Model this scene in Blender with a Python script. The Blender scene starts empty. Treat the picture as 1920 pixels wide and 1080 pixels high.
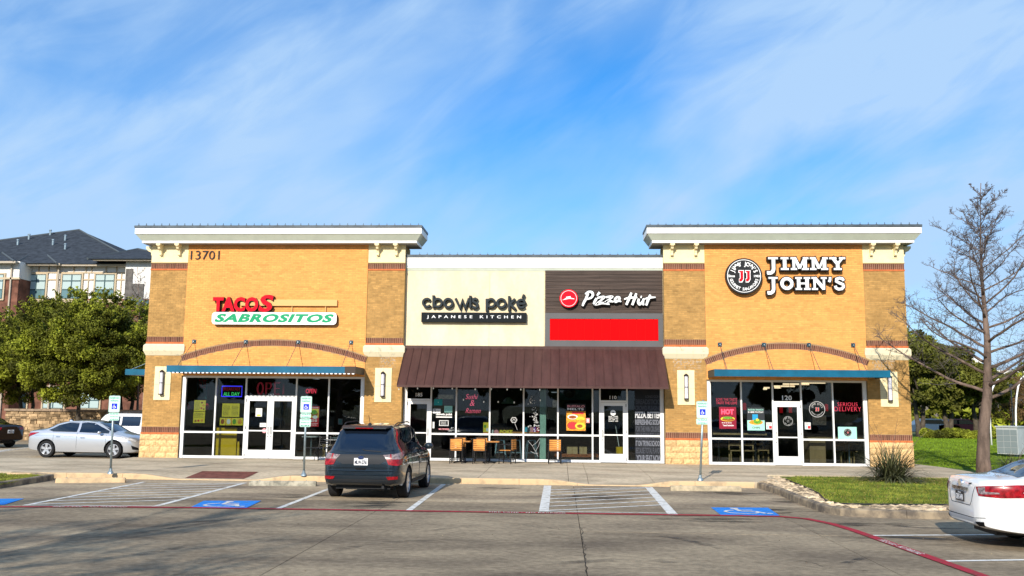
import bpy, bmesh, math, random
import numpy as np
from mathutils import Vector, Matrix
from mathutils.bvhtree import BVHTree
from math import radians, sin, cos, pi, atan2, hypot
random.seed(7)
RNG = np.random.default_rng(7)
S = bpy.context.scene
COL = S.collection

# ------------------------------------------------------------------ camera
CF, CYAW, CPIT, CROLL, CH, CD = 1695.4, .0553, .1313, .0095, 2.0845, 32.585
def _axes():
    r = Vector((cos(CYAW), sin(CYAW), 0)); w = Vector((-sin(CYAW), cos(CYAW), 0)); u = Vector((0, 0, 1))
    w, u = w*cos(CPIT)+u*sin(CPIT), u*cos(CPIT)-w*sin(CPIT)
    r, u = r*cos(CROLL)+u*sin(CROLL), u*cos(CROLL)-r*sin(CROLL)
    return r, u, w
RA, UA, WA = _axes()
CP = Vector((0, -CD, CH))
cam = bpy.data.cameras.new('camera'); camo = bpy.data.objects.new('camera', cam); COL.objects.link(camo)
cam.sensor_width = 36; cam.lens = CF*36/1920; cam.clip_end = 4000; cam.clip_start = .1
camo.matrix_world = Matrix(((RA.x, UA.x, -WA.x, CP.x), (RA.y, UA.y, -WA.y, CP.y), (RA.z, UA.z, -WA.z, CP.z), (0, 0, 0, 1)))
S.camera = camo
S.render.resolution_x = 1024; S.render.resolution_y = 576
S.view_settings.view_transform = 'Standard'; S.view_settings.look = 'None'
S.view_settings.gamma = 1; S.view_settings.use_curve_mapping = False
S.view_settings.exposure = 0.36
try:
    S.cycles.max_bounces = 8; S.cycles.transparent_max_bounces = 12; S.cycles.use_denoising = True
    S.cycles.caustics_reflective = False; S.cycles.caustics_refractive = False
except Exception: pass

def ray(x, y): return RA*((x-960)/CF)+UA*((540-y)/CF)+WA
def F(x, y, Y=0.):            # photo position -> (X, Z) on the upright plane at depth Y
    d = ray(x, y); t = (Y-CP.y)/d.y; p = CP+d*t; return p.x, p.z
def G(x, y, z=0.):            # photo position -> (X, Y) on level ground
    d = ray(x, y); t = (z-CP.z)/d.z; p = CP+d*t; return p.x, p.y

# ------------------------------------------------------------------ sun and sky
SUN = Vector((-.26, -1, .51)).normalized()          # towards the sun
ELEV = math.asin(SUN.z)
sl = bpy.data.lights.new('sun', 'SUN'); sl.energy = 4.4; sl.angle = radians(.53); sl.color = (1, .92, .80)
so = bpy.data.objects.new('sun', sl); COL.objects.link(so); so.location = (0, -60, 60)
so.rotation_euler = SUN.to_track_quat('Z', 'Y').to_euler()
W = bpy.data.worlds.new('World'); S.world = W; W.use_nodes = True
nt = W.node_tree; nt.nodes.clear()
def N(nt, t, **k):
    n = nt.nodes.new(t)
    for a, b in k.items():
        if hasattr(n, a): setattr(n, a, b)
        else: n.inputs[a.replace('_', ' ')].default_value = b
    return n
out = N(nt, 'ShaderNodeOutputWorld')
sky = N(nt, 'ShaderNodeTexSky'); sky.sky_type = 'NISHITA'; sky.sun_disc = False
sky.sun_elevation = ELEV; sky.sun_rotation = atan2(SUN.x, SUN.y); sky.air_density = 1.0; sky.dust_density = .25; sky.ozone_density = 3.5
sky.altitude = 200
hs = N(nt, 'ShaderNodeHueSaturation'); hs.inputs['Saturation'].default_value = 1.45; hs.inputs['Hue'].default_value = .505
nt.links.new(sky.outputs[0], hs.inputs['Color'])
bg1 = N(nt, 'ShaderNodeBackground'); bg1.inputs[1].default_value = .15
nt.links.new(hs.outputs[0], bg1.inputs[0])
bg2 = N(nt, 'ShaderNodeBackground'); bg2.inputs[0].default_value = (.49, .71, 1, 1); bg2.inputs[1].default_value = .77
CLA, CLO = 28, (4.4, 1, 2.2)
tc = N(nt, 'ShaderNodeTexCoord')
sep = N(nt, 'ShaderNodeSeparateXYZ'); nt.links.new(tc.outputs['Generated'], sep.inputs[0])
def M(op, a, b=None, c=None):
    n = N(nt, 'ShaderNodeMath'); n.operation = op
    for i, v in enumerate((a, b, c)):
        if v is None: continue
        if isinstance(v, (int, float)): n.inputs[i].default_value = v
        else: nt.links.new(v, n.inputs[i])
    return n.outputs[0]
zz = M('ADD', M('MAXIMUM', sep.outputs[2], 0), .22)
u_ = M('DIVIDE', sep.outputs[0], zz); v_ = M('DIVIDE', sep.outputs[1], zz)
cb = N(nt, 'ShaderNodeCombineXYZ'); nt.links.new(u_, cb.inputs[0]); nt.links.new(v_, cb.inputs[1])
def cloud(rot, sc, nscale, det, dist, lo, hi, off=(0, 0, 0)):
    vr = N(nt, 'ShaderNodeVectorRotate'); vr.rotation_type = 'Y_AXIS'; vr.inputs['Angle'].default_value = radians(rot)
    nt.links.new(tc.outputs['Generated'], vr.inputs['Vector'])
    mp = N(nt, 'ShaderNodeMapping'); mp.inputs['Scale'].default_value = sc
    mp.inputs['Location'].default_value = off
    nt.links.new(vr.outputs[0], mp.inputs[0])
    no = N(nt, 'ShaderNodeTexNoise'); no.inputs['Scale'].default_value = nscale; no.inputs['Detail'].default_value = det
    no.inputs['Roughness'].default_value = .56; no.inputs['Distortion'].default_value = dist
    nt.links.new(mp.outputs[0], no.inputs['Vector'])
    mr = N(nt, 'ShaderNodeMapRange'); mr.interpolation_type = 'SMOOTHSTEP'
    mr.inputs['From Min'].default_value = lo; mr.inputs['From Max'].default_value = hi
    nt.links.new(no.outputs['Fac'], mr.inputs['Value']); return mr.outputs[0]
c1 = cloud(CLA, (1.0, 1.4, 2.4), 2.3, 9, .45, .33, .66, (5.1, .4, .2))
c2 = cloud(CLA+6, (1.2, 1.8, 4.6), 3.6, 10, .7, .38, .72, (1.3, 5.2, .9))
c3 = cloud(CLA-10, (1, 1, 1.7), 1.5, 4, .2, .34, .58, CLO)
cl = M('ADD', M('MULTIPLY', M('ADD', M('MULTIPLY', c1, .62), M('MULTIPLY', c2, .36)), M('ADD', M('MULTIPLY', c3, .65), .35)), M('MULTIPLY', c3, .28))
hz = N(nt, 'ShaderNodeMapRange'); hz.inputs['From Min'].default_value = .0; hz.inputs['From Max'].default_value = .32
hz.inputs['To Min'].default_value = .55; hz.inputs['To Max'].default_value = .10; nt.links.new(sep.outputs[2], hz.inputs['Value'])
cl = M('MINIMUM', M('ADD', cl, hz.outputs[0]), .93)
mx = N(nt, 'ShaderNodeMixShader'); nt.links.new(cl, mx.inputs[0]); nt.links.new(bg1.outputs[0], mx.inputs[1]); nt.links.new(bg2.outputs[0], mx.inputs[2])
nt.links.new(mx.outputs[0], out.inputs[0])

# ------------------------------------------------------------------ materials
MATS = {}
def pm(name, c, rough=.7, var=.0, vs=3., bump=0., bs=40., metal=0., spec=.22, c2=None, streak=None, attr=None, attv=.3, emit=None, coat=0., gen=False, lo=.38, hi=.62, grain=0.):
    if name in MATS: return MATS[name]
    m = bpy.data.materials.new(name); m.use_nodes = True; t = m.node_tree; b = t.nodes['Principled BSDF']
    b.inputs['Base Color'].default_value = (*c, 1); b.inputs['Roughness'].default_value = rough; b.inputs['Metallic'].default_value = metal
    b.inputs['Specular IOR Level'].default_value = spec; b.inputs['Coat Weight'].default_value = coat; b.inputs['Coat Roughness'].default_value = .04
    tc = t.nodes.new('ShaderNodeTexCoord'); vec = tc.outputs['Object']
    if streak:
        mp = t.nodes.new('ShaderNodeMapping'); mp.inputs['Scale'].default_value = streak; t.links.new(vec, mp.inputs[0]); vecs = mp.outputs[0]
    else: vecs = vec
    col = None
    if var or c2:
        n = t.nodes.new('ShaderNodeTexNoise'); n.inputs['Scale'].default_value = vs; n.inputs['Detail'].default_value = 6; n.inputs['Roughness'].default_value = .62
        t.links.new(vecs, n.inputs['Vector'])
        r = t.nodes.new('ShaderNodeValToRGB'); r.color_ramp.elements[0].position = lo; r.color_ramp.elements[1].position = hi
        a = c2 if c2 else tuple(x*(1-var) for x in c); d = c if c2 else tuple(min(1, x*(1+var)) for x in c)
        r.color_ramp.elements[0].color = (*a, 1); r.color_ramp.elements[1].color = (*d, 1)
        t.links.new(n.outputs['Fac'], r.inputs[0]); col = r.outputs[0]
    if attr:
        at = t.nodes.new('ShaderNodeAttribute'); at.attribute_name = attr
        mr = t.nodes.new('ShaderNodeMapRange'); mr.inputs['To Min'].default_value = 1-attv; mr.inputs['To Max'].default_value = 1+attv
        t.links.new(at.outputs['Fac'], mr.inputs['Value'])
        vm = t.nodes.new('ShaderNodeVectorMath'); vm.operation = 'SCALE'
        if col is None: vm.inputs[0].default_value = c
        else: t.links.new(col, vm.inputs[0])
        t.links.new(mr.outputs[0], vm.inputs['Scale']); col = vm.outputs[0]
    if grain and col is not None:
        for gs, ga in ((9., grain), (70., grain*.8)):
            g = t.nodes.new('ShaderNodeTexNoise'); g.inputs['Scale'].default_value = gs; g.inputs['Detail'].default_value = 3; t.links.new(vec, g.inputs['Vector'])
            gm = t.nodes.new('ShaderNodeMapRange'); gm.inputs['From Min'].default_value = .35; gm.inputs['From Max'].default_value = .65; gm.inputs['To Min'].default_value = 1-ga; gm.inputs['To Max'].default_value = 1+ga
            t.links.new(g.outputs['Fac'], gm.inputs['Value']); v2 = t.nodes.new('ShaderNodeVectorMath'); v2.operation = 'SCALE'; t.links.new(col, v2.inputs[0]); t.links.new(gm.outputs[0], v2.inputs['Scale']); col = v2.outputs[0]
    if col is not None: t.links.new(col, b.inputs['Base Color'])
    if bump:
        n2 = t.nodes.new('ShaderNodeTexNoise'); n2.inputs['Scale'].default_value = bs; n2.inputs['Detail'].default_value = 4; t.links.new(vec, n2.inputs['Vector'])
        bp = t.nodes.new('ShaderNodeBump'); bp.inputs['Strength'].default_value = bump; bp.inputs['Distance'].default_value = .02
        t.links.new(n2.outputs['Fac'], bp.inputs['Height']); t.links.new(bp.outputs[0], b.inputs['Normal'])
    if emit:
        b.inputs['Emission Color'].default_value = (*c, 1); b.inputs['Emission Strength'].default_value = emit
    MATS[name] = m; return m

def glassmat(name, tint, fres=1.45, add=.0):
    m = bpy.data.materials.new(name); m.use_nodes = True; t = m.node_tree; t.nodes.clear()
    o = t.nodes.new('ShaderNodeOutputMaterial'); tr = t.nodes.new('ShaderNodeBsdfTransparent'); tr.inputs[0].default_value = (*tint, 1)
    g = t.nodes.new('ShaderNodeBsdfGlossy'); g.inputs['Roughness'].default_value = .012
    fr = t.nodes.new('ShaderNodeFresnel'); fr.inputs[0].default_value = fres
    ad = t.nodes.new('ShaderNodeMath'); ad.operation = 'ADD'; ad.inputs[1].default_value = add; t.links.new(fr.outputs[0], ad.inputs[0])
    n = t.nodes.new('ShaderNodeTexNoise'); n.inputs['Scale'].default_value = 1.1; bp = t.nodes.new('ShaderNodeBump'); bp.inputs['Strength'].default_value = .06
    tcx = t.nodes.new('ShaderNodeTexCoord'); t.links.new(tcx.outputs['Object'], n.inputs['Vector'])
    t.links.new(n.outputs[0], bp.inputs['Height']); t.links.new(bp.outputs[0], g.inputs['Normal'])
    mx = t.nodes.new('ShaderNodeMixShader'); t.links.new(ad.outputs[0], mx.inputs[0]); t.links.new(tr.outputs[0], mx.inputs[1]); t.links.new(g.outputs[0], mx.inputs[2])
    t.links.new(mx.outputs[0], o.inputs[0]); MATS[name] = m; return m

YB = pm('yellow_brick', (.82, .352, .098), .85, .05, 1.3, .25, 90, attr='tint', attv=.13, grain=.05)
TB = pm('tan_brick', (.43, .245, .08), .85, .14, 2., .3, 90, attr='tint', attv=.17, grain=.07)
MORT = pm('mortar', (.50, .30, .12), .95, .15, 8)
MORTT = pm('mortar_tan', (.40, .27, .11), .95, .15, 8)
SOLD = pm('dark_soldier_brick', (.135, .052, .032), .85, .25, 6, .2, 90, attr='tint', attv=.3)
SOLDM = pm('pale_mortar', (.40, .25, .16), .95, .1, 10)
ORNG = pm('orange_brick', (.56, .155, .05), .8, .15, 7, .2, 60)
CREAM = pm('cream_stucco', (.80, .67, .44), .9, .09, .9, .5, 60, streak=(1.6, 1, .5), grain=.035)
CREAM2 = pm('cream_panel', (.84, .72, .43), .85, .05, 3, .2, 90)
STONE = pm('cast_stone', (.70, .62, .42), .9, vs=5, c2=(.34, .32, .24), bump=.3, bs=60, lo=.28, hi=.45)
SPLIT = pm('split_face_block', (.66, .44, .21), .95, .2, 14, .9, 26, attr='tint', attv=.12)
WHITE = pm('white_metal', (.80, .80, .77), .45, .03, 2)
SAGE = pm('pale_sage_eifs', (.52, .56, .46), .8, .05, 2)
CAPM = pm('slate_coping', (.075, .095, .11), .45, .2, 3)
SOFF = pm('soffit', (.30, .30, .30), .8)
TEAL = pm('teal_painted_metal', (.006, .105, .185), .42, .15, 2.2)
AWN = pm('brown_standing_seam', (.070, .032, .027), .45, .16, 1.4, streak=(2.2, .6, .6), grain=.05)
FRAME = pm('white_aluminium', (.80, .80, .78), .35, .02, 2, metal=.0)
GLASS = glassmat('storefront_glass', (.70, .76, .77), 1.45, .0)
BLACK = pm('black_paint', (.012, .013, .014), .5)
DARK = pm('charcoal', (.03, .035, .04), .5)
WOODS = pm('dark_wood_siding', (.062, .042, .033), .6, .35, 3, .3, 40, streak=(.3, 1, 9))
GREYP = pm('grey_panel', (.105, .103, .105), .5, .06, 1)
RED = pm('red_panel', (.80, .002, .004), .75, .03, 2, spec=.05)
REDL = pm('red_acrylic', (.76, .006, .02), .6, .03, 3, spec=.08)
GREEN = pm('green_acrylic', (.0, .30, .12), .4)
SIGNW = pm('sign_white', (.88, .88, .86), .4)
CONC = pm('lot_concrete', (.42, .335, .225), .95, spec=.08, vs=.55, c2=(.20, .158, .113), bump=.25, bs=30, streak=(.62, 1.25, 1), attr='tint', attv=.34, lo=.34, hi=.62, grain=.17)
WALK = pm('sidewalk_concrete', (.55, .455, .32), .95, spec=.08, vs=.7, c2=(.33, .27, .19), bump=.2, bs=35, streak=(.6, 1.3, 1), attr='tint', attv=.08, lo=.32, hi=.56, grain=.10)
CURB = pm('tan_curb', (.62, .44, .25), .9, vs=2.5, c2=(.36, .27, .17), bump=.25, bs=30, lo=.3, hi=.5)
CURBG = pm('grey_curb', (.34, .27, .18), .9, vs=3, c2=(.12, .10, .08), bump=.25, bs=30)
JOINT = pm('joint_dark', (.045, .04, .034), .95)
PWHITE = pm('white_road_paint', (.70, .69, .64), .8, vs=5, c2=(.42, .39, .33), lo=.36, hi=.50, grain=.06)
PRED = pm('red_road_paint', (.36, .02, .038), .8, vs=5, c2=(.20, .045, .04), lo=.34, hi=.5, grain=.1)
PBLUE = pm('blue_road_paint', (.01, .21, .66), .75, vs=3.5, c2=(.05, .17, .36), lo=.33, hi=.46, grain=.08)
DOME = pm('maroon_tactile', (.15, .055, .042), .85, .25, 6)
GRASSG = pm('lawn_soil', (.12, .18, .01), .95, vs=1.2, c2=(.07, .12, .008), bump=.6, bs=90, streak=(.25, 1.6, 1))
BLADE = pm('grass_blade', (.145, .225, .012), .8, .4, 2.2)
BLADE2 = pm('grass_blade_dry', (.20, .215, .03), .8, .5, 1.6)
SOIL = pm('island_turf', (.15, .16, .035), .95, .4, 3, .5, 60)
ROCK = pm('river_rock', (.50, .38, .24), .9, .3, 2.5, .3, 30, attr='tint', attv=.6)
GALV = pm('galvanised', (.33, .40, .42), .4, .15, 8, metal=.7)
BARK = pm('bark', (.155, .11, .085), .95, .35, 5, .8, 25, streak=(1, 1, .25))
BARK2 = pm('twig_bark', (.12, .10, .095), .9, .2, 5)
BARKD = pm('oak_bark', (.085, .068, .05), .95, .3, 5, .6, 30)
LEAF = pm('leaf', (.15, .165, .013), .7, .6, .7, attr='tint', attv=.7)
LEAF2 = pm('leaf_oak', (.11, .115, .015), .7, .5, .9, attr='tint', attv=.5)
RUBBER = pm('tyre_rubber', (.018, .018, .019), .85, .2, 30)
RIM = pm('alloy_rim', (.62, .63, .65), .3, metal=.75)
CARGLASS = pm('car_glass', (.006, .010, .018), .04, spec=.9, coat=.3)
CHROME = pm('chrome', (.75, .77, .8), .08, metal=1)
TLRED = pm('tail_red', (.26, .004, .008), .25, var=.45, vs=16, coat=.5)
TLWHT = pm('tail_clear', (.22, .17, .17), .2, var=.5, vs=22, coat=.5)
HLAMP = pm('head_clear', (.5, .5, .5), .15, var=.4, vs=12, coat=1)
PLASTIC = pm('black_plastic', (.022, .023, .025), .6)
SLATW = pm('teak_slat', (.66, .27, .06), .6, .2, 5, streak=(1, 1, 1))
MESHB = pm('black_steel', (.015, .015, .016), .4, metal=.3)
ROOF = pm('asphalt_shingle', (.035, .042, .052), .85, .3, 2.5, .4, 20)

# ------------------------------------------------------------------ object helpers
OFF = {}
def tag(o, label=None, cat=None, group=None, kind=None):
    if label: o['label'] = label
    if cat: o['category'] = cat
    if group: o['group'] = group
    if kind: o['kind'] = kind
    return o
def link(name, me, parent=None, mats=None):
    o = bpy.data.objects.new(name, me); COL.objects.link(o)
    if parent is not None: o.parent = parent
    return o
def empty(name, loc=(0, 0, 0), label=None, cat=None, group=None, local=False, parent=None):
    o = bpy.data.objects.new(name, None); COL.objects.link(o); o.empty_display_size = .2
    o.location = loc; OFF[o.name] = Vector((0, 0, 0)) if local else Vector(loc)
    if parent is not None: o.parent = parent
    return tag(o, label, cat, group)
class MB:
    def __init__(s): s.v = []; s.f = []; s.m = []; s.t = []; s.cm = 0; s.ct = .5; s.sm = []; s.cs = False
    def face(s, idx): s.f.append(idx); s.m.append(s.cm); s.t.append(s.ct); s.sm.append(s.cs)
    def quad(s, a, b, c, d):
        n = len(s.v); s.v += [tuple(a), tuple(b), tuple(c), tuple(d)]; s.face((n, n+1, n+2, n+3))
    def poly(s, pts):
        n = len(s.v); s.v += [tuple(p) for p in pts]; s.face(tuple(range(n, n+len(pts))))
    def box(s, x0, x1, y0, y1, z0, z1, back=True):
        n = len(s.v)
        s.v += [(x0, y0, z0), (x1, y0, z0), (x1, y1, z0), (x0, y1, z0), (x0, y0, z1), (x1, y0, z1), (x1, y1, z1), (x0, y1, z1)]
        fs = [(0, 1, 5, 4), (1, 2, 6, 5), (3, 0, 4, 7), (4, 5, 6, 7), (0, 3, 2, 1)]
        if back: fs.append((2, 3, 7, 6))
        for q in fs: s.face(tuple(n+i for i in q))
    def hexa(s, P):                      # 8 corners: bottom 4 ccw, top 4
        n = len(s.v); s.v += [tuple(p) for p in P]
        for q in ((0, 1, 5, 4), (1, 2, 6, 5), (2, 3, 7, 6), (3, 0, 4, 7), (4, 5, 6, 7), (0, 3, 2, 1)): s.face(tuple(n+i for i in q))
    def prism(s, poly, y0, y1):          # outline in (x,z), from y0 (front) to y1
        n = len(s.v); k = len(poly)
        a = sum(poly[i][0]*poly[(i+1) % k][1]-poly[(i+1) % k][0]*poly[i][1] for i in range(k))
        if a < 0: poly = poly[::-1]
        s.v += [(x, y0, z) for x, z in poly]+[(x, y1, z) for x, z in poly]
        s.face(tuple(range(n, n+k))); s.face(tuple(range(n+2*k-1, n+k-1, -1)))
        for i in range(k): j = (i+1) % k; s.face((n+j, n+i, n+k+i, n+k+j))
    def ribbon(s, pts, w, y0, y1, ws=None):   # flat stroke in the xz plane
        k = len(pts); n = len(s.v); L = []; R = []
        for i in range(k):
            a = Vector(pts[max(i-1, 0)]); b = Vector(pts[min(i+1, k-1)]); p = Vector(pts[i])
            if 0 < i < k-1:
                d1 = (p-a).normalized(); d2 = (b-p).normalized(); d = d1+d2
                if d.length < .2: d = d2
                d.normalize(); c = max(.5, d.dot(d2)); ww = w/c
            else: d = (b-a).normalized(); ww = w
            if ws: ww *= ws[i]
            nn = Vector((-d.y, d.x)); L.append(p+nn*ww/2); R.append(p-nn*ww/2)
        for i in range(k): s.v += [(L[i].x, y0, L[i].y), (R[i].x, y0, R[i].y), (L[i].x, y1, L[i].y), (R[i].x, y1, R[i].y)]
        for i in range(k-1):
            a = n+4*i; b = a+4
            s.face((a+1, b+1, b, a)); s.face((a, b, b+2, a+2)); s.face((b+1, a+1, a+3, b+3)); s.face((a+2, b+2, b+3, a+3))
        s.face((n, n+2, n+3, n+1)); e = n+4*(k-1); s.face((e+1, e+3, e+2, e))
    def tube(s, pts, rad, k=6, cap=True):
        n0 = len(s.v); m = len(pts)
        if isinstance(rad, (int, float)): rad = [rad]*m
        pts = [Vector(p) for p in pts]; prev = None
        for i in range(m):
            d = pts[min(i+1, m-1)]-pts[max(i-1, 0)]
            if d.length < 1e-9: d = Vector((0, 0, 1))
            d.normalize()
            u = prev if prev is not None else (Vector((1, 0, 0)) if abs(d.x) < .8 else Vector((0, 1, 0)))
            u = (u-d*u.dot(d)).normalized(); prev = u; w = d.cross(u)
            for j in range(k):
                a = 2*pi*j/k; s.v.append(tuple(pts[i]+(u*cos(a)+w*sin(a))*rad[i]))
        for i in range(m-1):
            for j in range(k):
                j2 = (j+1) % k; s.face((n0+i*k+j, n0+i*k+j2, n0+(i+1)*k+j2, n0+(i+1)*k+j))
        if cap:
            s.face(tuple(n0+j for j in range(k))[::-1]); s.face(tuple(n0+(m-1)*k+j for j in range(k)))
    def lathe(s, prof, k=20, axis='z', c=(0, 0, 0), cap=True):      # prof list (r, h)
        n0 = len(s.v); m = len(prof)
        for r, h in prof:
            for j in range(k):
                a = 2*pi*j/k; x, y = r*cos(a), r*sin(a)
                p = (x, y, h) if axis == 'z' else ((x, h, y) if axis == 'y' else (h, x, y))
                s.v.append((p[0]+c[0], p[1]+c[1], p[2]+c[2]))
        for i in range(m-1):
            for j in range(k):
                j2 = (j+1) % k; q = (n0+i*k+j, n0+i*k+j2, n0+(i+1)*k+j2, n0+(i+1)*k+j)
                s.face(q if axis != 'y' else q[::-1])
        if not cap: return
        if prof[-1][0] > 1e-4: s.face(tuple(n0+(m-1)*k+j for j in range(k)))
        if prof[0][0] > 1e-4: s.face(tuple(n0+j for j in range(k))[::-1])
    def build(s, name, mat, parent=None, label=None, cat=None, group=None, kind=None, smooth=False):
        off = OFF[parent.name] if parent is not None else Vector((0, 0, 0))
        me = bpy.data.meshes.new(name)
        me.from_pydata([(x-off.x, y-off.y, z-off.z) for x, y, z in s.v], [], s.f)
        for mm in (mat if isinstance(mat, (list, tuple)) else [mat]): me.materials.append(mm)
        if isinstance(mat, (list, tuple)): me.polygons.foreach_set('material_index', s.m)
        if any(x != .5 for x in s.t):
            a = me.attributes.new('tint', 'FLOAT', 'FACE'); a.data.foreach_set('value', s.t)
        if smooth or any(s.sm):
            me.polygons.foreach_set('use_smooth', [True]*len(s.f) if smooth else s.sm)
        me.update(); o = link(name, me, parent); OFF[o.name] = off
        return tag(o, label, cat, group, kind)
def inst(name, me, loc, parent, rot=None):
    o = bpy.data.objects.new(name, me); COL.objects.link(o); o.parent = parent
    off = OFF[parent.name]; o.location = (loc[0]-off.x, loc[1]-off.y, loc[2]-off.z)
    if rot: o.rotation_euler = rot
    return o
def copy_tree(o, parent=None):
    c = o.copy(); COL.objects.link(c); c.parent = parent; OFF[c.name] = OFF.get(o.name, Vector((0, 0, 0)))
    for ch in list(o.children): copy_tree(ch, c)
    return c
def text2d(body, bold=0., spacing=1., res=3):
    cu = bpy.data.curves.new('t', 'FONT'); cu.body = body; cu.size = 1; cu.offset = bold; cu.resolution_u = res; cu.space_character = spacing
    ob = bpy.data.objects.new('t', cu); COL.objects.link(ob); dg = bpy.context.evaluated_depsgraph_get(); dg.update()
    me = bpy.data.meshes.new_from_object(ob.evaluated_get(dg)); COL.objects.unlink(ob); bpy.data.objects.remove(ob)
    V = [(v.co.x, v.co.y) for v in me.vertices]; Fc = [tuple(p.vertices) for p in me.polygons]; bpy.data.meshes.remove(me); return V, Fc
def islands(V, Fc):
    par = list(range(len(V)))
    def fd(a):
        while par[a] != a: par[a] = par[par[a]]; a = par[a]
        return a
    for f in Fc:
        for q in f[1:]: par[fd(q)] = fd(f[0])
    d = {}
    for f in Fc: d.setdefault(fd(f[0]), []).append(f)
    res = []
    for fs in d.values():
        xs = [V[i][0] for f in fs for i in f]; res.append([min(xs), max(xs), fs])
    res.sort(key=lambda r: r[0]); out = []
    for r in res:
        if out and r[0] < out[-1][1]-.25*min(r[1]-r[0], out[-1][1]-out[-1][0]): out[-1][1] = max(out[-1][1], r[1]); out[-1][2] += r[2]
        else: out.append(r)
    return [o[2] for o in out]
def extr(mb, V, Fc, T, depth):         # T maps (u,v,w)->xyz ; w from 0 (front) to depth
    used = {}; n = len(mb.v); 
    for f in Fc:
        for i in f:
            if i not in used: used[i] = len(used)
    k = len(used)
    for i in used: mb.v.append(T(V[i][0], V[i][1], 0.))
    if depth:
        for i in used: mb.v.append(T(V[i][0], V[i][1], depth))
    ed = {}
    for f in Fc:
        g = [n+used[i] for i in f]; mb.face(tuple(g))
        if depth:
            mb.face(tuple(x+k for x in g[::-1]))
            for a, b in zip(f, f[1:]+f[:1]): ed[(a, b)] = 1
    if depth:
        for a, b in ed:
            if (b, a) not in ed: mb.face((n+used[b], n+used[a], n+used[a]+k, n+used[b]+k))
def word(body, box, Y, depth, mat, parent, bold=0., spacing=1., shear=0., split=True, name='letter', grow=0., fn=None, res=3):
    """text fitted into box (x0,x1,z0,z1) standing on the plane Y, facing -Y"""
    V, Fc = text2d(body, bold, spacing, res)
    if not V: return []
    V = [(u+shear*v, v) for u, v in V]
    xs = [v[0] for v in V]; zs = [v[1] for v in V]; a, b, c, d = min(xs), max(xs), min(zs), max(zs)
    x0, x1, z0, z1 = box
    def T(u, v, w):
        x = x0+(u-a)/(b-a)*(x1-x0); z = z0+(v-c)/(d-c)*(z1-z0)
        if fn: x, z = fn(x, z)
        return (x, Y+w, z)
    res_ = []
    if split:
        V0 = [(u-shear*v, v) for u, v in V]
        for fs in islands(V0, Fc):
            mb = MB(); extr(mb, V, fs, T, depth); res_.append(mb.build(name, mat, parent))
    else:
        mb = MB(); extr(mb, V, Fc, T, depth); res_.append(mb.build(name, mat, parent))
    return res_

# ================================================================== SETTING
SW = .165          # pavement height at the shop front
def ss(a, b, x):
    t = min(1, max(0, (x-a)/(b-a))); return t*t*(3-2*t)
CY = -7.45         # kerb line
def walk_h(x, y):
    r = 0.
    for a, b, c, d in ((-11.9, -10.6, -8.6, -7.5), (-.4, .9, 2.0, 3.1)):
        r = max(r, ss(a, b, x)*(1-ss(c, d, x)))
    return SW-.02-(SW-.035)*r*(1-ss(CY+.1, CY+2.0, y)) + .02*ss(-6, 0, y)
mb = MB(); R_ = 900; mb.quad((-R_, -R_, -.06), (R_, -R_, -.06), (R_, R_, -.06), (-R_, R_, -.06))
FARG = pm('far_ground', (.10, .12, .05), .95, .3, .05)
mb.build('ground', FARG, kind='structure')
lot = MB(); lot.box(-70, 60, -75, 30, -.30, -.025); lot = lot.build('parking_lot', JOINT, kind='structure')
# concrete slabs of the lot: joints where the photograph shows them
xs = [-70, -62, -54, -46, -38, -30, -23.5, -19.6, -15.7, -11.8, -7.75, -3.7, .33, 4.35, 8.4, 12.5, 17, 24, 32, 40, 50, 60]
ys = [-75, -66, -57, -48, -40, -34, -29, -25.5, -21.3, -16.72, -12.2, -7.5, -2.6, 2.3, 7.2, 12.1, 17.2, 30]
for i in range(len(xs)-1):
    for j in range(len(ys)-1):
        x0, x1, y0, y1 = xs[i], xs[i+1], ys[j], ys[j+1]
        if x1 > -13.5 and y0 >= -7.6 : continue
        g = .006
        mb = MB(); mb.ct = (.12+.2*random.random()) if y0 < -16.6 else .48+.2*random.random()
        mb.box(x0+g, x1-g, y0+g, y1-g, -.15, random.uniform(-.0015, .0015)); mb.build('slab', CONC, lot)
# pavement slabs
walk = MB(); walk.box(-15.6, 12.6, CY+.16, 4, -.10, -.03); walk = walk.build('pavement', JOINT, kind='structure')
def slab_h(x0, x1, y0, y1, nx, ny, hf, mb):
    n = len(mb.v)
    for j in range(ny+1):
        for i in range(nx+1):
            x = x0+(x1-x0)*i/nx; y = y0+(y1-y0)*j/ny; mb.v.append((x, y, hf(x, y)))
    for j in range(ny):
        for i in range(nx):
            a = n+j*(nx+1)+i; mb.face((a, a+1, a+nx+2, a+nx+1))
    k = len(mb.v)
    ring = [n+i for i in range(nx+1)]+[n+(j+1)*(nx+1)-1+0 for j in range(1, ny+1)]+[n+ny*(nx+1)+i for i in range(nx-1, -1, -1)]+[n+j*(nx+1) for j in range(ny-1, 0, -1)]
    for q in ring: x, y, z = mb.v[q]; mb.v.append((x, y, -.05))
    m = len(ring)
    for q in range(m): q2 = (q+1) % m; mb.face((ring[q2], ring[q], k+q, k+q2))
wx = [-19.5, -15.5, -13.4, -11.3, -9.3, -7.35, -5.0, -2.3, .2, .75, 2.55, 4.3, 6.2, 8.4, 10.6, 12.4, 15.2]
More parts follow.
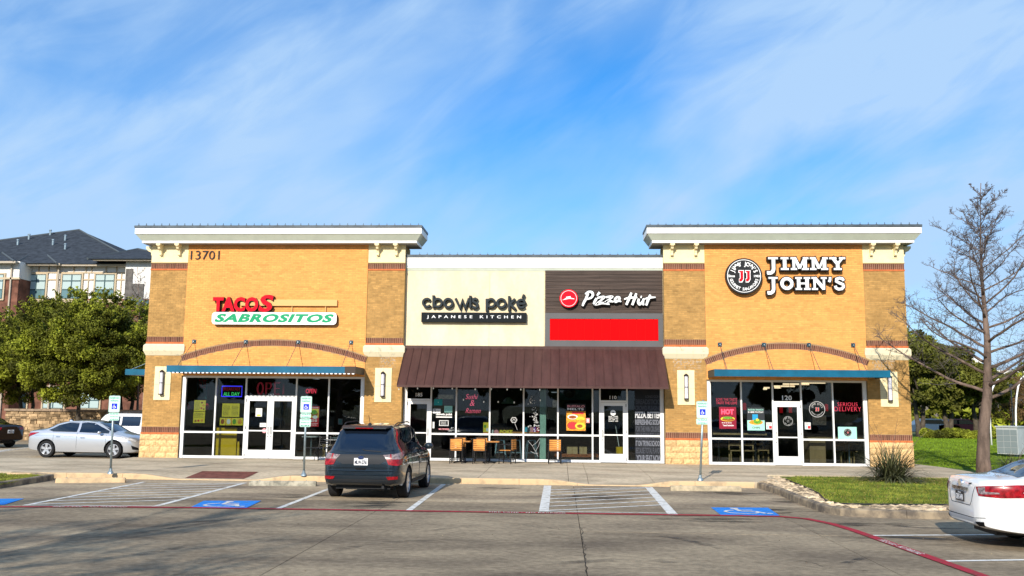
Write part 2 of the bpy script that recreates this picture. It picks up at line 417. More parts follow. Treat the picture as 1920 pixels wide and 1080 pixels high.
for i in range(len(wx)-1):
    for (y0, y1) in ((CY+.17, -4.05), (-4.05, 0.0)):
        if wx[i] < -15.6 and y0 > -5: y1 = -1.2
        if wx[i] >= 6.1 and y0 < -5: y0 = -4.5 if wx[i] < 12 else CY+.17
        if wx[i] >= 12.3: continue
        mb = MB(); mb.ct = random.uniform(.2, .8); slab_h(wx[i]+.006, wx[i+1]-.006, y0+.005, y1-.005, 6, 6, walk_h, mb)
        mb.build('slab', WALK, walk)
# kerb stones along the pavement
curb = empty('kerb_line', (0, CY, 0)); curb['kind'] = 'structure'
def kerbrun(pts, w, hf, mat, parent, seg=1.6, name='kerb_stone'):
    """pts polyline of the outer edge; body lies to the left of travel"""
    P = [Vector(p) for p in pts]; L = [0]
    for a, b in zip(P, P[1:]): L.append(L[-1]+(b-a).length)
    def at(s):
        for i in range(len(P)-1):
            if s <= L[i+1]+1e-6:
                t = (s-L[i])/(L[i+1]-L[i]); return P[i].lerp(P[i+1], t), (P[i+1]-P[i]).normalized()
        return P[-1], (P[-1]-P[-2]).normalized()
    n = max(1, round(L[-1]/seg))
    for q in range(n):
        s0 = L[-1]*q/n+.004; s1 = L[-1]*(q+1)/n-.004; mb = MB(); k = 5; b0 = 0
        for j in range(k+1):
            p, d = at(s0+(s1-s0)*j/k); d2 = (at(min(L[-1], s0+(s1-s0)*j/k+.15))[1]+d).normalized(); nn = Vector((-d2.y, d2.x)); h = hf(p.x, p.y)
            o_ = p; i_ = p+nn*w
            mb.v += [(o_.x, o_.y, -.05), (o_.x+nn.x*.012, o_.y+nn.y*.012, h-.025), (o_.x+nn.x*.035, o_.y+nn.y*.035, h), (i_.x, i_.y, h), (i_.x, i_.y, -.05)]
        for j in range(k):
            for e in range(4): a = 5*j+e; mb.face((a, a+5, a+6, a+1))
        mb.face((0, 1, 2, 3, 4)); a = 5*k; mb.face((a+4, a+3, a+2, a+1, a))
        mb.build(name, mat, parent)
kh = lambda x, y: max(.012, walk_h(x, CY)+.004)
kerbrun([(-15.4, CY-.35), (-13.9, CY-.05), (-12.5, CY), (5.2, CY)], .165, kh, CURB, curb)
# right-hand planted island
isl = [G(1415, 914), G(1455, 926), G(1500, 946), G(1540, 961), G(1580, 968), G(1625, 970)]
isl = [(5.25, CY)]+isl[1:]+[(isl[-1][0]+.9, isl[-1][1]-.15), (22, isl[-1][1]-.15)]
isk = empty('island_kerb', (8, -13, 0)); isk['kind'] = 'structure'
kerbrun(isl, .16, lambda x, y: .15, CURBG, isk, 1.3)
# island soil
mb = MB(); pts = [(x+.1, y+.06) for x, y in isl]+[(22, -4.3), (15.8, -4.3), (6.22, -4.49), (6.18, CY+.2), (5.3, CY+.2)]
mb.poly([(x, y, .105) for x, y in pts]); ib = mb.build('island_ground', SOIL, kind='structure')
# left island
isl2 = [(-13.35, -8.9), (-13.75, -8.35), (-14.85, -7.9)]
lk = empty('side_kerb', (-15, -8, 0)); lk['kind'] = 'structure'
lp = [G(-60, 925), G(20, 913), G(60, 907), G(103, 899.5), (G(103, 890)[0]+.15, CY-.05), (G(103, 890)[0]-.6, CY+.15)]
kerbrun(lp, .16, lambda x, y: .15, CURBG, lk, 1.4)
mb = MB(); mb.poly([(x, y, .10) for x, y in [(lp[0][0], lp[0][1]+.1), (lp[1][0], lp[1][1]+.1), (lp[3][0]-.15, lp[3][1]+.08), (lp[4][0]-.15, -7.35), (-21, -7.2)]])
mb.build('side_island_ground', SOIL, kind='structure')
# lawn + path on the right, behind
mb = MB(); mb.poly([(12.2, 2.6, .09), (12.6, .5, .09), (12.6, -2.2, .09), (13, -4.2, .09), (60, -4.5, .09), (90, 48, .09), (14, 48, .09)])
lawn = mb.build('lawn', GRASSG, kind='structure')
mb = MB(); a = .155
path_in = [(12.25, 2.6), (13.7, .5), (14.6, -2.2), (15.6, -4.3), (23, -4.3)]
mb.poly([(x, y, a) for x, y in [(12.3, -4.5), (13.1, -4.5), (24, -5.1), (23.5, -4.3), (14.4, -3.6), (13.3, -2.6), (13.3, .4), (12.9, 2.9), (12.0, 2.9), (12.0, -0.01), (12.3, -.01)]])
mb.build('curved_path', WALK, kind='structure')

# ---- painted markings
def strip(mb, a, b, w, z=.006):
    a = Vector(a); b = Vector(b); d = (b-a).normalized(); n = Vector((-d.y, d.x))*w/2
    mb.quad((*(a+n), z), (*(a-n), z), (*(b-n), z), (*(b+n), z))
paint = empty('painted_stall_lines', (0, -12, 0)); paint['kind'] = 'structure'
lines = [((46, 948), (271, 904), .12), ((290, 950), (460, 905.5), .13), ((521, 954), (616, 917), .12), ((767, 957), (831.5, 908.5), .13),
         ((1019.5, 959.5), (1026.8, 910.8), .2), ((1261.5, 964.5), (1216, 913.5), .2)]
for a, b, w in lines:
    A, B = G(*a), G(*b)
    if b[1] == 917: B = (A[0]+(B[0]-A[0])*1.45, A[1]+(B[1]-A[1])*1.45)
    mb = MB(); strip(mb, A, B, w); mb.build('line', PWHITE, paint)
def hatch(pa, pb, qa, qb, n, lead):
    pa, pb, qa, qb = [Vector(G(*p)) for p in (pa, pb, qa, qb)]
    for i in range(n):
        t0 = i/n; t1 = min(1, max(0, (i+lead)/n))
        mb = MB(); a = pa.lerp(pb, t0); b = qa.lerp(qb, t1)
        strip(mb, a, b, .10, .0075); mb.build('line', PWHITE, paint)
hatch((60, 946), (271, 904), (290, 949), (460, 906), 8, 1.7)
hatch((1019, 958), (1027, 914), (1258, 962), (1217, 914), 7, 1.8)
mb = MB(); strip(mb, G(55, 947.5), G(290, 949.5), .07, .0075); mb.build('line', PWHITE, paint)
mb = MB(); strip(mb, G(1019, 959), G(1262, 963), .07, .0075); mb.build('line', PWHITE, paint)
for a, b in (((1638, 1004.5), (1870, 1003)), ((1775, 1052.5), (2000, 1049))):
    mb = MB(); strip(mb, G(*a), G(*b), .1); mb.build('line', PWHITE, paint)
for a, b in (((90, 866), (165, 864)), ((-120, 868), (20, 842)), ((-20, 850), (60, 838))):
    mb = MB(); strip(mb, G(*a), G(*b), .1); mb.build('line', PWHITE, paint)
# fire lane stripe
fl = [(-140, 951), (0, 951), (200, 951), (370, 952.5), (525, 955), (767, 958.5), (1018, 962.5), (1265, 966), (1380, 967.5), (1460, 969), (1510, 973), (1560, 983), (1600, 995), (1640, 1009), (1730, 1041), (1840, 1080), (1960, 1125)]
fw = [Vector(G(*p)) for p in fl]
mb = MB(); n0 = 0
for i, p in enumerate(fw):
    d = (fw[min(i+1, len(fw)-1)]-fw[max(0, i-1)]).normalized(); n = Vector((-d.y, d.x))*.085
    mb.v += [(p.x+n.x, p.y+n.y, .011), (p.x-n.x, p.y-n.y, .011)]
for i in range(len(fw)-1): mb.face((2*i+1, 2*i+3, 2*i+2, 2*i))
mb.build('fire_lane_stripe', PRED, kind='structure')
fltext = empty('fire_lane_lettering', (0, -14, 0)); fltext['kind'] = 'structure'
def flat_text(body, p, q, h, z, mat, parent, bold=.01, name='lettering'):
    V, Fc = text2d(body, bold, 1.1); xs_ = [v[0] for v in V]; a, b = min(xs_), max(xs_); zs = [v[1] for v in V]; c, d_ = min(zs), max(zs)
    p = Vector(p); q = Vector(q); d = (q-p); L = d.length; d.normalize(); n = Vector((-d.y, d.x))
    def T(u, v, w):
        o = p+d*((u-a)/(b-a)*L)+n*((v-c)/(d_-c)-.5)*h; return (o.x, o.y, z)
    mb = MB(); extr(mb, V, Fc, T, 0); return mb.build(name, mat, parent)
flat_text('FIRE LANE - NO PARKING', G(100, 951), G(238, 951.4), .12, .0135, PWHITE, fltext)
flat_text('FIRE LANE - NO PARKING', G(917, 961), G(1060, 963.2), .12, .0135, PWHITE, fltext)
flat_text('FIRE LANE - NO PARKING', G(1652, 1013.5), G(1728, 1040.5), .12, .0135, PWHITE, fltext)
# accessible-bay panels
def isa(poly, centre, flip=1, sx=1.):
    t = empty('accessible_bay_marking', (0, 0, 0)); t['kind'] = 'structure'
    mb = MB(); mb.poly([(*G(*p), .0085) for p in poly]); mb.build('blue_panel', PBLUE, t)
    if centre:
        c = Vector(G(*centre)); k = [0]
        def st(pts, w):
            k[0] += 1; mb = MB()
            for a, b in zip(pts, pts[1:]):
                strip(mb, (c.x+a[0]*sx, c.y+a[1]), (c.x+b[0]*sx, c.y+b[1]), w, .0125+.0004*k[0])
            mb.build('symbol_stroke', PWHITE, t)
        st([(.33*cos(a)-.08, .30*sin(a)-.12) for a in np.linspace(radians(110), radians(385), 16)], .07)
        st([(-.12, .42), (-.08, .0), (.22, -.02), (.36, -.36), (.5, -.33)], .09)
        st([(-.1, .2), (.2, .2)], .07)
        st([(-.2, .5), (-.04, .5)], .14)
isa([(382, 939.5), (490, 939.5), (462, 953), (355, 953)], (425, 946.5))
isa([(-60, 936), (45, 935.5), (8, 947), (-90, 949)], (-30, 942))
isa([(1333, 952), (1440, 952.5), (1462, 967.5), (1352, 966.5)], (1396, 959.5))
# tactile ramp panel
mb = MB(); q = [G(386, 885, .08), G(459, 885, .1), G(430, 900.5, .04), G(350, 900.5, .04)]
q = [(-10.6, -5.9), (-8.9, -5.9), (-8.9, -7.15), (-10.6, -7.15)]
mb.poly([(x, y, walk_h(x, y)+.006) for x, y in q][::-1]); tact = mb.build('tactile_paving', DOME, kind='structure')
mb = MB()
for i in range(22):
    for j in range(16):
        x = -10.55+i*1.6/21; y = -7.1+j*1.15/15; z = walk_h(x, y)+.006
        mb.lathe([(.022, z), (.014, z+.008)], 6, 'z', (x, y, 0))
mb.build('dome', DOME, tact, kind='stuff')
# oil stains are part of the concrete
STAIN = pm('oil_stain', (.07, .06, .048), .6, .4, 5)
def stain(px, rx, ry, rot=0, z=.0045):
    c = Vector(G(*px)); mb = MB(); pts = []
    ph = [random.uniform(0, 6) for _ in range(3)]
    for i in range(26):
        a = 2*pi*i/26; r = 1+.22*sin(2*a+ph[0])+.16*sin(3*a+ph[1])+.1*sin(7*a+ph[2]); x, y = rx*r*cos(a), ry*r*sin(a)
        pts.append((c.x+x*cos(rot)-y*sin(rot), c.y+x*sin(rot)+y*cos(rot), z))
    mb.poly(pts); o = mb.build('oil_stain', STAINM, kind='structure'); return o
def softmat(name, c, alpha, sc):
    m = bpy.data.materials.new(name); m.use_nodes = True; t = m.node_tree; b = t.nodes['Principled BSDF']; b.inputs['Base Color'].default_value = (*c, 1); b.inputs['Roughness'].default_value = .8
    tcx = t.nodes.new('ShaderNodeTexCoord'); n = t.nodes.new('ShaderNodeTexNoise'); n.inputs['Scale'].default_value = sc; n.inputs['Detail'].default_value = 6
    mp = t.nodes.new('ShaderNodeMapping'); mp.inputs['Scale'].default_value = (.5, 1.4, 1); t.links.new(tcx.outputs['Object'], mp.inputs[0]); t.links.new(mp.outputs[0], n.inputs['Vector'])
    r = t.nodes.new('ShaderNodeMapRange'); r.inputs['From Min'].default_value = .42; r.inputs['From Max'].default_value = .62; r.inputs['To Max'].default_value = alpha
    # fade to the rim using generated coordinates
    sb = t.nodes.new('ShaderNodeVectorMath'); sb.operation = 'SUBTRACT'; sb.inputs[1].default_value = (.5, .5, .5); t.links.new(tcx.outputs['Generated'], sb.inputs[0])
    ml = t.nodes.new('ShaderNodeVectorMath'); ml.operation = 'MULTIPLY'; ml.inputs[1].default_value = (1, 1, 0); t.links.new(sb.outputs[0], ml.inputs[0])
    ln = t.nodes.new('ShaderNodeVectorMath'); ln.operation = 'LENGTH'; t.links.new(ml.outputs[0], ln.inputs[0])
    fr = t.nodes.new('ShaderNodeMapRange'); fr.inputs['From Min'].default_value = .5; fr.inputs['From Max'].default_value = .12; t.links.new(ln.outputs['Value'], fr.inputs['Value'])
    mu = t.nodes.new('ShaderNodeMath'); mu.operation = 'MULTIPLY'; t.links.new(n.outputs[0], r.inputs[0]); t.links.new(r.outputs[0], mu.inputs[0]); t.links.new(fr.outputs[0], mu.inputs[1])
    t.links.new(mu.outputs[0], b.inputs['Alpha']); return m
STAINM = softmat('oil_stain', (.03, .026, .02), .95, 2.2)
for px, rx, ry in (((930, 915), .75, .45), ((1375, 925), 1.0, .7), ((1430, 957), 1.3, .7), ((1340, 975), 1.0, .5), ((700, 945), 1.0, 1.2), ((1120, 935), 1.2, 1.0), ((1640, 984), 1.1, .35), ((560, 930), .8, .6), ((1500, 940), .7, .8), ((1750, 1010), 1.6, .35)):
    stain(px, rx, ry)

# wheel stops
def wheel_stop(p, q, mat, label):
    a = Vector(G(*p)); b = Vector(G(*q)); t = empty('wheel_stop', ((a.x+b.x)/2, (a.y+b.y)/2, 0), label, 'wheel stop', 'concrete wheel stops at the head of the bays')
    d = (b-a).normalized(); n = Vector((-d.y, d.x)); pr = [(0, 0), (.03, .1), (.055, .125), (.125, .125), (.15, .1), (.18, 0)]
    mb = MB()
    for e, c in enumerate((a, a+d*.03, b-d*.03, b)):
        s_ = .9 if e in (0, 3) else 1
        for o, h in pr: p_ = c+n*(.09+(o-.09)*s_); mb.v.append((p_.x, p_.y, h*s_+.002))
    for e in range(3):
        for i in range(5): a0 = 6*e+i; mb.face((a0, a0+6, a0+7, a0+1))
    mb.face((5, 4, 3, 2, 1, 0)); mb.face(tuple(range(18, 24))); mb.build('block', mat, t)
    mb = MB()
    for s_ in (.15, .85):
        mb = MB(); c = a.lerp(b, s_)+n*.09; mb.lathe([(.018, .118), (.018, .14), (.001, .143)], 8, 'z', (c.x, c.y, 0)); mb.build('pin', GALV, t)
wheel_stop((103, 906), (234, 905), CURB, 'tan concrete wheel stop at the far left in front of the kerb')
wheel_stop((466, 911), (592, 912), pm('weathered_stop', (.46, .42, .32), .9, vs=5, c2=(.2, .19, .15)), 'weathered grey wheel stop left of the dark suv')
wheel_stop((1258, 920.5), (1391, 922), CURBG if False else pm('pale_stop', (.52, .42, .27), .9, vs=5, c2=(.3, .25, .17)), 'pale wheel stop in the right accessible bay below the parking sign')

# ================================================================== THE SHOP BUILDING
bld = empty('shop_building', (-1.5, 2, 0), 'single storey brick strip mall with two cornice towers and a brown awning between', 'building')
PIL = [(-15.3, -13.9), (-7.12, -5.75), (3.68, 5.15), (10.75, 12.2)]
ZB = dict(base=SW-.03, o3=1.0, s3=1.065, b3=1.275, led0=3.86, led1=4.29, s2=4.36, b2=4.56, o1=7.03, s1=7.09, c1=7.30, top=7.98)
BL, BH, JT = .194, .0577, .0100
def brick_variants(mat, n, L, H, D, nm, vert=False):
    res = []
    for i in range(n):
        mb = MB(); mb.ct = random.random(); j = random.uniform(-.0015, .0015)
        if vert: mb.box(-H/2, H/2, j, D, -L/2, L/2, False)
        else: mb.box(-L/2, L/2, j, D, -H/2, H/2, False)
        me = bpy.data.meshes.new(nm); me.from_pydata(mb.v, [], mb.f); me.materials.append(mat)
        a = me.attributes.new('tint', 'FLOAT', 'FACE'); a.data.foreach_set('value', mb.t); res.append(me)
    return res
BVT = brick_variants(TB, 9, BL, BH, .03, 'brick')
BVS = brick_variants(SOLD, 8, .185, .052, .03, 'soldier_brick', True)
def rand_tint():
    r = random.random(); return min(1, max(0, random.gauss(.5, .2))) if r < .93 else random.choice((0., 1.))
nb = 0
def brick_wall(x0, x1, z0, z1, Y, mat, parent, skip=None, single=None, side=0):
    """bricks on a face looking to -Y, front faces at Y; the mortar lies 7 mm behind"""
    global nb
    mb = MB(); rows = int(round((z1-z0)/(BH+JT))); dz = (z1-z0)/rows; L = BL+JT
    for r in range(rows):
        za = z0+r*dz+JT/2; zb = z0+(r+1)*dz-JT/2; x = x0-(L/2 if r % 2 else 0)
        while x < x1-.01:
            a = max(x, x0)+JT/2; b = min(x+L, x1)-JT/2; x += L
            if b-a < .02: continue
            cx, cz = (a+b)/2, (za+zb)/2
            if skip and skip(cx, cz): continue
            if single and single(cx, cz) and nb < 300 and b-a > .19:
                inst('brick', random.choice(BVT), (cx, Y, cz), parent); nb += 1; continue
            mb.ct = rand_tint(); j = random.uniform(-.0012, .0012)
            mb.box(a, b, Y+j, Y+.03, za, zb, False)
    if mb.f: mb.build('brickwork', mat, parent, kind='stuff')
def soldier_band(x0, x1, z0, z1, Y, parent):
    n = int(round((x1-x0)/.0677)); d = (x1-x0)/n
    for i in range(n): inst('soldier_brick', random.choice(BVS), (x0+(i+.5)*d, Y, (z0+z1)/2), parent)
# pillars
def limemat():
    if 'lime_stain' in MATS: return MATS['lime_stain']
    m = bpy.data.materials.new('lime_stain'); m.use_nodes = True; t = m.node_tree; b = t.nodes['Principled BSDF']; b.inputs['Base Color'].default_value = (.72, .68, .58, 1); b.inputs['Roughness'].default_value = .95
    tcx = t.nodes.new('ShaderNodeTexCoord'); n = t.nodes.new('ShaderNodeTexNoise'); n.inputs['Scale'].default_value = 14; n.inputs['Detail'].default_value = 5; t.links.new(tcx.outputs['Object'], n.inputs['Vector'])
    r = t.nodes.new('ShaderNodeMapRange'); r.inputs['From Min'].default_value = .46; r.inputs['From Max'].default_value = .70; r.inputs['To Max'].default_value = .6; t.links.new(n.outputs[0], r.inputs[0])
    sp = t.nodes.new('ShaderNodeSeparateXYZ'); t.links.new(tcx.outputs['Generated'], sp.inputs[0]); mu = t.nodes.new('ShaderNodeMath'); mu.operation = 'MULTIPLY'; t.links.new(r.outputs[0], mu.inputs[0]); t.links.new(sp.outputs[2], mu.inputs[1]); t.links.new(mu.outputs[0], b.inputs['Alpha']); MATS['lime_stain'] = m; return m
for ip, (x0, x1) in enumerate(PIL):
    core = MB(); core.box(x0+.004, x1-.004, .030, 1.1, ZB['base'], ZB['top'])
    p = core.build('pillar', MORTT, bld)
    mb = MB(); mb.box(x0+.0, x1-.0, .008, .03, 1.0, 7.3, False); mb.build('mortar', MORTT, p)
    sg = (lambda cx, cz: cz < 2.24 and cz > 1.27) if ip else None
    pan = (F((290, 702, 1269, 1650)[ip], 688)[0], F((320, 734, 1302, 1687)[ip], 745)[0], 2.23, 3.46)
    pw = 1.27 if True else 0; cxp = {0: F(303, 718)[0], 1: F(718, 722)[0], 2: F(1286, 727)[0], 3: F(1669, 731)[0]}[ip]
    cxp = (x0+x1)/2+(-.0, .02, .0, .12)[ip]*0
    pan = (cxp-.305, cxp+.305, 2.23, 3.46)
    sk = lambda cx, cz, q=pan: q[0]-.09 < cx < q[1]+.09 and q[2] < cz < q[3]
    def sk2(cx, cz, q=pan):
        return q[0] < cx < q[1] and q[2] < cz < q[3]
    brick_wall(x0, x1, ZB['b3'], ZB['led0'], 0, TB, p, sk2, sg)
    brick_wall(x0, x1, ZB['b2'], ZB['o1'], 0, TB, p)
    for za, zb in ((ZB['s3'], ZB['b3']), (ZB['s2'], ZB['b2']), (ZB['s1'], ZB['c1'])): 
        mb = MB(); mb.box(x0, x1, .004, .03, za, zb-.008, False); mb.build('band_mortar', SOLDM, p)
        soldier_band(x0, x1, za, zb-.008, -.004, p)
    for za, zb in ((ZB['o3'], ZB['s3']), (ZB['led1'], ZB['s2']), (ZB['o1'], ZB['s1'])):
        n = 7
        for i in range(n):
            w = (x1-x0+.03)/n; mb = MB(); mb.box(x0-.015+i*w+.002, x0-.015+(i+1)*w-.002, -.02, .03, za+.002, zb-.002); mb.build('header_brick', ORNG, p)
    # split-face blocks
    rows = 4; h = (ZB['o3']-ZB['base'])/rows; xa, xb = x0-.02, x1+.02
    for r in range(rows):
        cuts = [xa]+[xa+(xb-xa)*t for t in ((.27, .55, .84) if r % 2 else (.14, .42, .70))]+[xb]
        for a, b in zip(cuts, cuts[1:]):
            mb = MB(); mb.ct = random.random(); za = ZB['base']+r*h+.004; zb = ZB['base']+(r+1)*h-.004; a += .004; b -= .004
            nx, nz = 5, 3; n = 0; vv = []
            for j in range(nz+1):
                for i in range(nx+1):
                    e = 0 if i in (0, nx) or j in (0, nz) else 1
                    mb.v.append((a+(b-a)*i/nx, -.045+(.018 if not e else -random.uniform(0, .022)), za+(zb-za)*j/nz))
            for j in range(nz):
                for i in range(nx): q = j*(nx+1)+i; mb.face((q, q+1, q+nx+2, q+nx+1))
            k = len(mb.v)
            ring = [i for i in range(nx+1)]+[(j+1)*(nx+1)-1 for j in range(1, nz+1)]+[nz*(nx+1)+i for i in range(nx-1, -1, -1)]+[j*(nx+1) for j in range(nz-1, 0, -1)]
            for q in ring: mb.v.append((mb.v[q][0], .03, mb.v[q][2]))
            m_ = len(ring)
            for q in range(m_): q2 = (q+1) % m_; mb.face((ring[q2], ring[q], k+q, k+q2))
            mb.build('stone_block', SPLIT, p)
    # cast-stone ledge of three blocks with a splayed top and foot
    ov = .075; xa, xb = x0-ov, x1+ov
    zs = [(3.86, 0), (4.035, 1), (4.04, 1), (4.215, 1), (4.285, 0)]
    lx = [xa, xa+(xb-xa)*.31, xa+(xb-xa)*.68, xb]
    for i in range(3):
        mb = MB(); a, b = lx[i]+.002, lx[i+1]-.002; le = i == 0; re_ = i == 2; n = 0
        prof = [(3.862, .0), (4.035, 1.), (4.22, 1.), (4.285, .35)]
        for z, e in prof:
            aa = a if not le else x0-.0-ov*e; bb = b if not re_ else x1+ov*e; y = -.012-ov*e
            mb.v += [(aa, y, z), (bb, y, z), (bb, .6, z), (aa, .6, z)]
        for j in range(3):
            for q in range(4): q2 = (q+1) % 4; mb.face((4*j+q, 4*j+q2, 4*j+4+q2, 4*j+4+q))
        mb.face((3, 2, 1, 0)); mb.face((12, 13, 14, 15)); mb.build('ledge_block', STONE, p)
    # cream panel of four tiles behind the lamp
    for a, b in ((pan[0], cxp), (cxp, pan[1])):
        for c, d in ((pan[2], 2.80), (2.80, pan[3])):
            mb = MB(); mb.box(a+.003, b-.003, -.028, .03, c+.003, d-.003); mb.build('panel_tile', CREAM2, p)
    if ip:
        for _ in range(3):
            xx = random.uniform(x0+.1, x1-.5); w_ = random.uniform(.3, .5); mb = MB(); mb.quad((xx, -.0045, 3.30), (xx+w_, -.0045, 3.30), (xx+w_, -.0045, 3.86), (xx, -.0045, 3.86)); mb.build('lime_stain', limemat(), p)
    # cream frieze with a band below
    mb = MB(); mb.box(x0-.0, x1+.0, -.006, .1, ZB['c1']+.03, ZB['top']-.0); mb.build('frieze', CREAM2, p)
    mb = MB(); mb.box(x0-.012, x1+.012, -.022, .05, ZB['c1'], ZB['c1']+.03); mb.build('frieze_moulding', pm('moulding', (.45, .33, .16), .8), p)
    for q in (.27, .77) if ip in (0, 1) else (.2, .78):
        c = x0+(x1-x0)*q; 
        mb = MB(); mb.box(c-.085, c+.085, -.02, .0, 7.50, 7.93); mb.build('bracket_plate', CREAM2, p)
        mb = MB()
        prof = [(-.02, 7.98), (-.36, 7.98), (-.36, 7.90), (-.30, 7.86), (-.27, 7.80), (-.17, 7.76), (-.13, 7.66), (-.14, 7.60), (-.11, 7.57), (-.02, 7.57)]
        k = len(prof); mb.v = [(c-.045, y, z) for y, z in prof]+[(c+.045, y, z) for y, z in prof]
        mb.face(tuple(range(k))); mb.face(tuple(range(2*k-1, k-1, -1)))
        for i in range(k): j = (i+1) % k; mb.face((j, i, k+i, k+j))
        mb.box(c-.08, c+.08, -.37, -.03, 7.92, 7.995); mb.build('bracket', CREAM2, p)
    for s_ in ((x0, -1),) if ip == 0 else ((x1, 1),) if ip == 3 else ():
        c = .25; x, dr = s_; mb = MB()
        prof = [(0, 7.98), (.36, 7.98), (.36, 7.90), (.27, 7.80), (.17, 7.76), (.13, 7.62), (0, 7.57)]
        k = len(prof); mb.v = [(x+dr*a, c, z) for a, z in prof]+[(x+dr*a, c+.1, z) for a, z in prof]
        mb.face(tuple(range(k))); mb.face(tuple(range(2*k-1, k-1, -1)))
        for i in range(k): j = (i+1) % k; mb.face((j, i, k+i, k+j))
        mb.build('bracket', CREAM2, p)

# yellow gables with a segmental arch of soldier bricks
YY = -.03
def arch_wall(x0, x1, ze, zc, nm):
    """ze: underside at the ends, zc: underside at the crown"""
    w = MB(); hw = (x1-x0)/2; cx = (x0+x1)/2; sag = zc-ze; Rr = (hw*hw+sag*sag)/(2*sag); cz = zc-Rr
    w.box(x0, x1, YY+.007, 1.1, 3.13, 8.0); wall = w.build('wall', MORT, bld)
    ring = lambda x, z: Rr-.02 < hypot(x-cx, z-cz) < Rr+.205
    brick_wall(x0, x1, 3.14, 8.0, YY, YB, wall, ring)
    a0 = math.asin(hw/Rr)*1.0; n = int(2*a0*(Rr+.1)/.0677)
    mb = MB(); pts = []
    m = 40
    for i in range(m):
        t0 = -a0+2*a0*i/m; t1 = -a0+2*a0*(i+1)/m
        P = [(cx+r*sin(t), cz+r*cos(t)) for t, r in ((t0, Rr-.012), (t1, Rr-.012), (t1, Rr+.205), (t0, Rr+.205))]
        mb.hexa([(P[0][0], YY-.006, P[0][1]), (P[1][0], YY-.006, P[1][1]), (P[1][0], YY+.02, P[1][1]), (P[0][0], YY+.02, P[0][1]),
                 (P[3][0], YY-.006, P[3][1]), (P[2][0], YY-.006, P[2][1]), (P[2][0], YY+.02, P[2][1]), (P[3][0], YY+.02, P[3][1])])
    mb.build('arch_mortar', SOLDM, wall)
    mb = MB(); mb.ribbon([(cx+(Rr+.225)*sin(t), cz+(Rr+.225)*cos(t)) for t in np.linspace(-a0, a0, 40)], .03, YY-.01, YY+.02); mb.build('arch_trim', MORTT, wall)
    for i in range(n):
        t = -a0+2*a0*(i+.5)/n; r = Rr+.095
        inst('arch_brick', random.choice(BVS), (cx+r*sin(t), YY-.014, cz+r*cos(t)), wall, (0, t, 0))
    return wall
arch_wall(-13.9, -7.12, 3.66, 4.25, 'l'); arch_wall(5.15, 10.75, 3.66, 4.24, 'r')
# middle wall
MY = .25
mid = MB(); mid.box(-5.75, 3.68, MY+.02, 1.2, 2.95, 7.55); mid = mid.build('wall', CREAM, bld, label='cream stucco wall between the towers')
jx = F(918, 560, MY)[0]; px0 = F(1021, 560, MY)[0]
for a, b in ((-5.748, jx-.006), (jx+.006, px0)):
    mb = MB(); mb.box(a, b, MY, MY+.02, 2.96, 7.10); mb.build('stucco_panel', CREAM, mid)
# side return visible beside pillar 2
# pizza front: siding boards, grey frame, red slats
zt, zm = F(1100, 507, MY)[1], F(1100, 587, MY)[1]; nbd = 11
for i in range(nbd):
    za = zm+(zt-zm)*i/nbd; zb = zm+(zt-zm)*(i+1)/nbd
    cut = (px0+2.0, px0+1.35, px0+2.7)[i % 3]
    for a, b in ((px0+.02, cut), (cut, 3.66)):
        mb = MB(); mb.box(a+.002, b-.002, MY-.035+random.uniform(-.003, .002), MY, za+.004, zb-.006); mb.build('siding_board', WOODS, mid)
ra = F(1031, 598, MY); rb = F(1234.5, 638, MY); gz0 = F(1100, 651, MY)[1]
for a, b, c, d in ((px0+.02, 3.66, rb[0] and F(1100, 598, MY)[1], zm-.003), (px0+.02, 3.66, gz0-.1, F(1100, 638.5, MY)[1]), (px0+.02, ra[0], F(1100, 638.5, MY)[1], F(1100, 598, MY)[1]), (rb[0], 3.66, F(1100, 638.5, MY)[1], F(1100, 598, MY)[1])):
    mb = MB(); mb.box(a+.001, b-.001, MY-.05, MY, c+.001, d-.001); mb.build('grey_trim', GREYP, mid)
z0, z1 = F(1100, 638.5, MY)[1], F(1100, 598, MY)[1]
mb = MB(); mb.box(ra[0]+.002, rb[0]-.002, MY-.0055, MY-.001, z0+.002, z1-.002); mb.build('panel_backing', pm('deep_red_backing', (.16, .002, .004), .8), mid)
for i in range(13):
    a = ra[0]+(rb[0]-ra[0])*i/12.5; b = min(rb[0], ra[0]+(rb[0]-ra[0])*(i+1)/12.5)
    mb = MB(); mb.box(a+.007, b-.007, MY-.028, MY-.006, z0+.004, z1-.004); mb.build('red_slat', RED, mid)

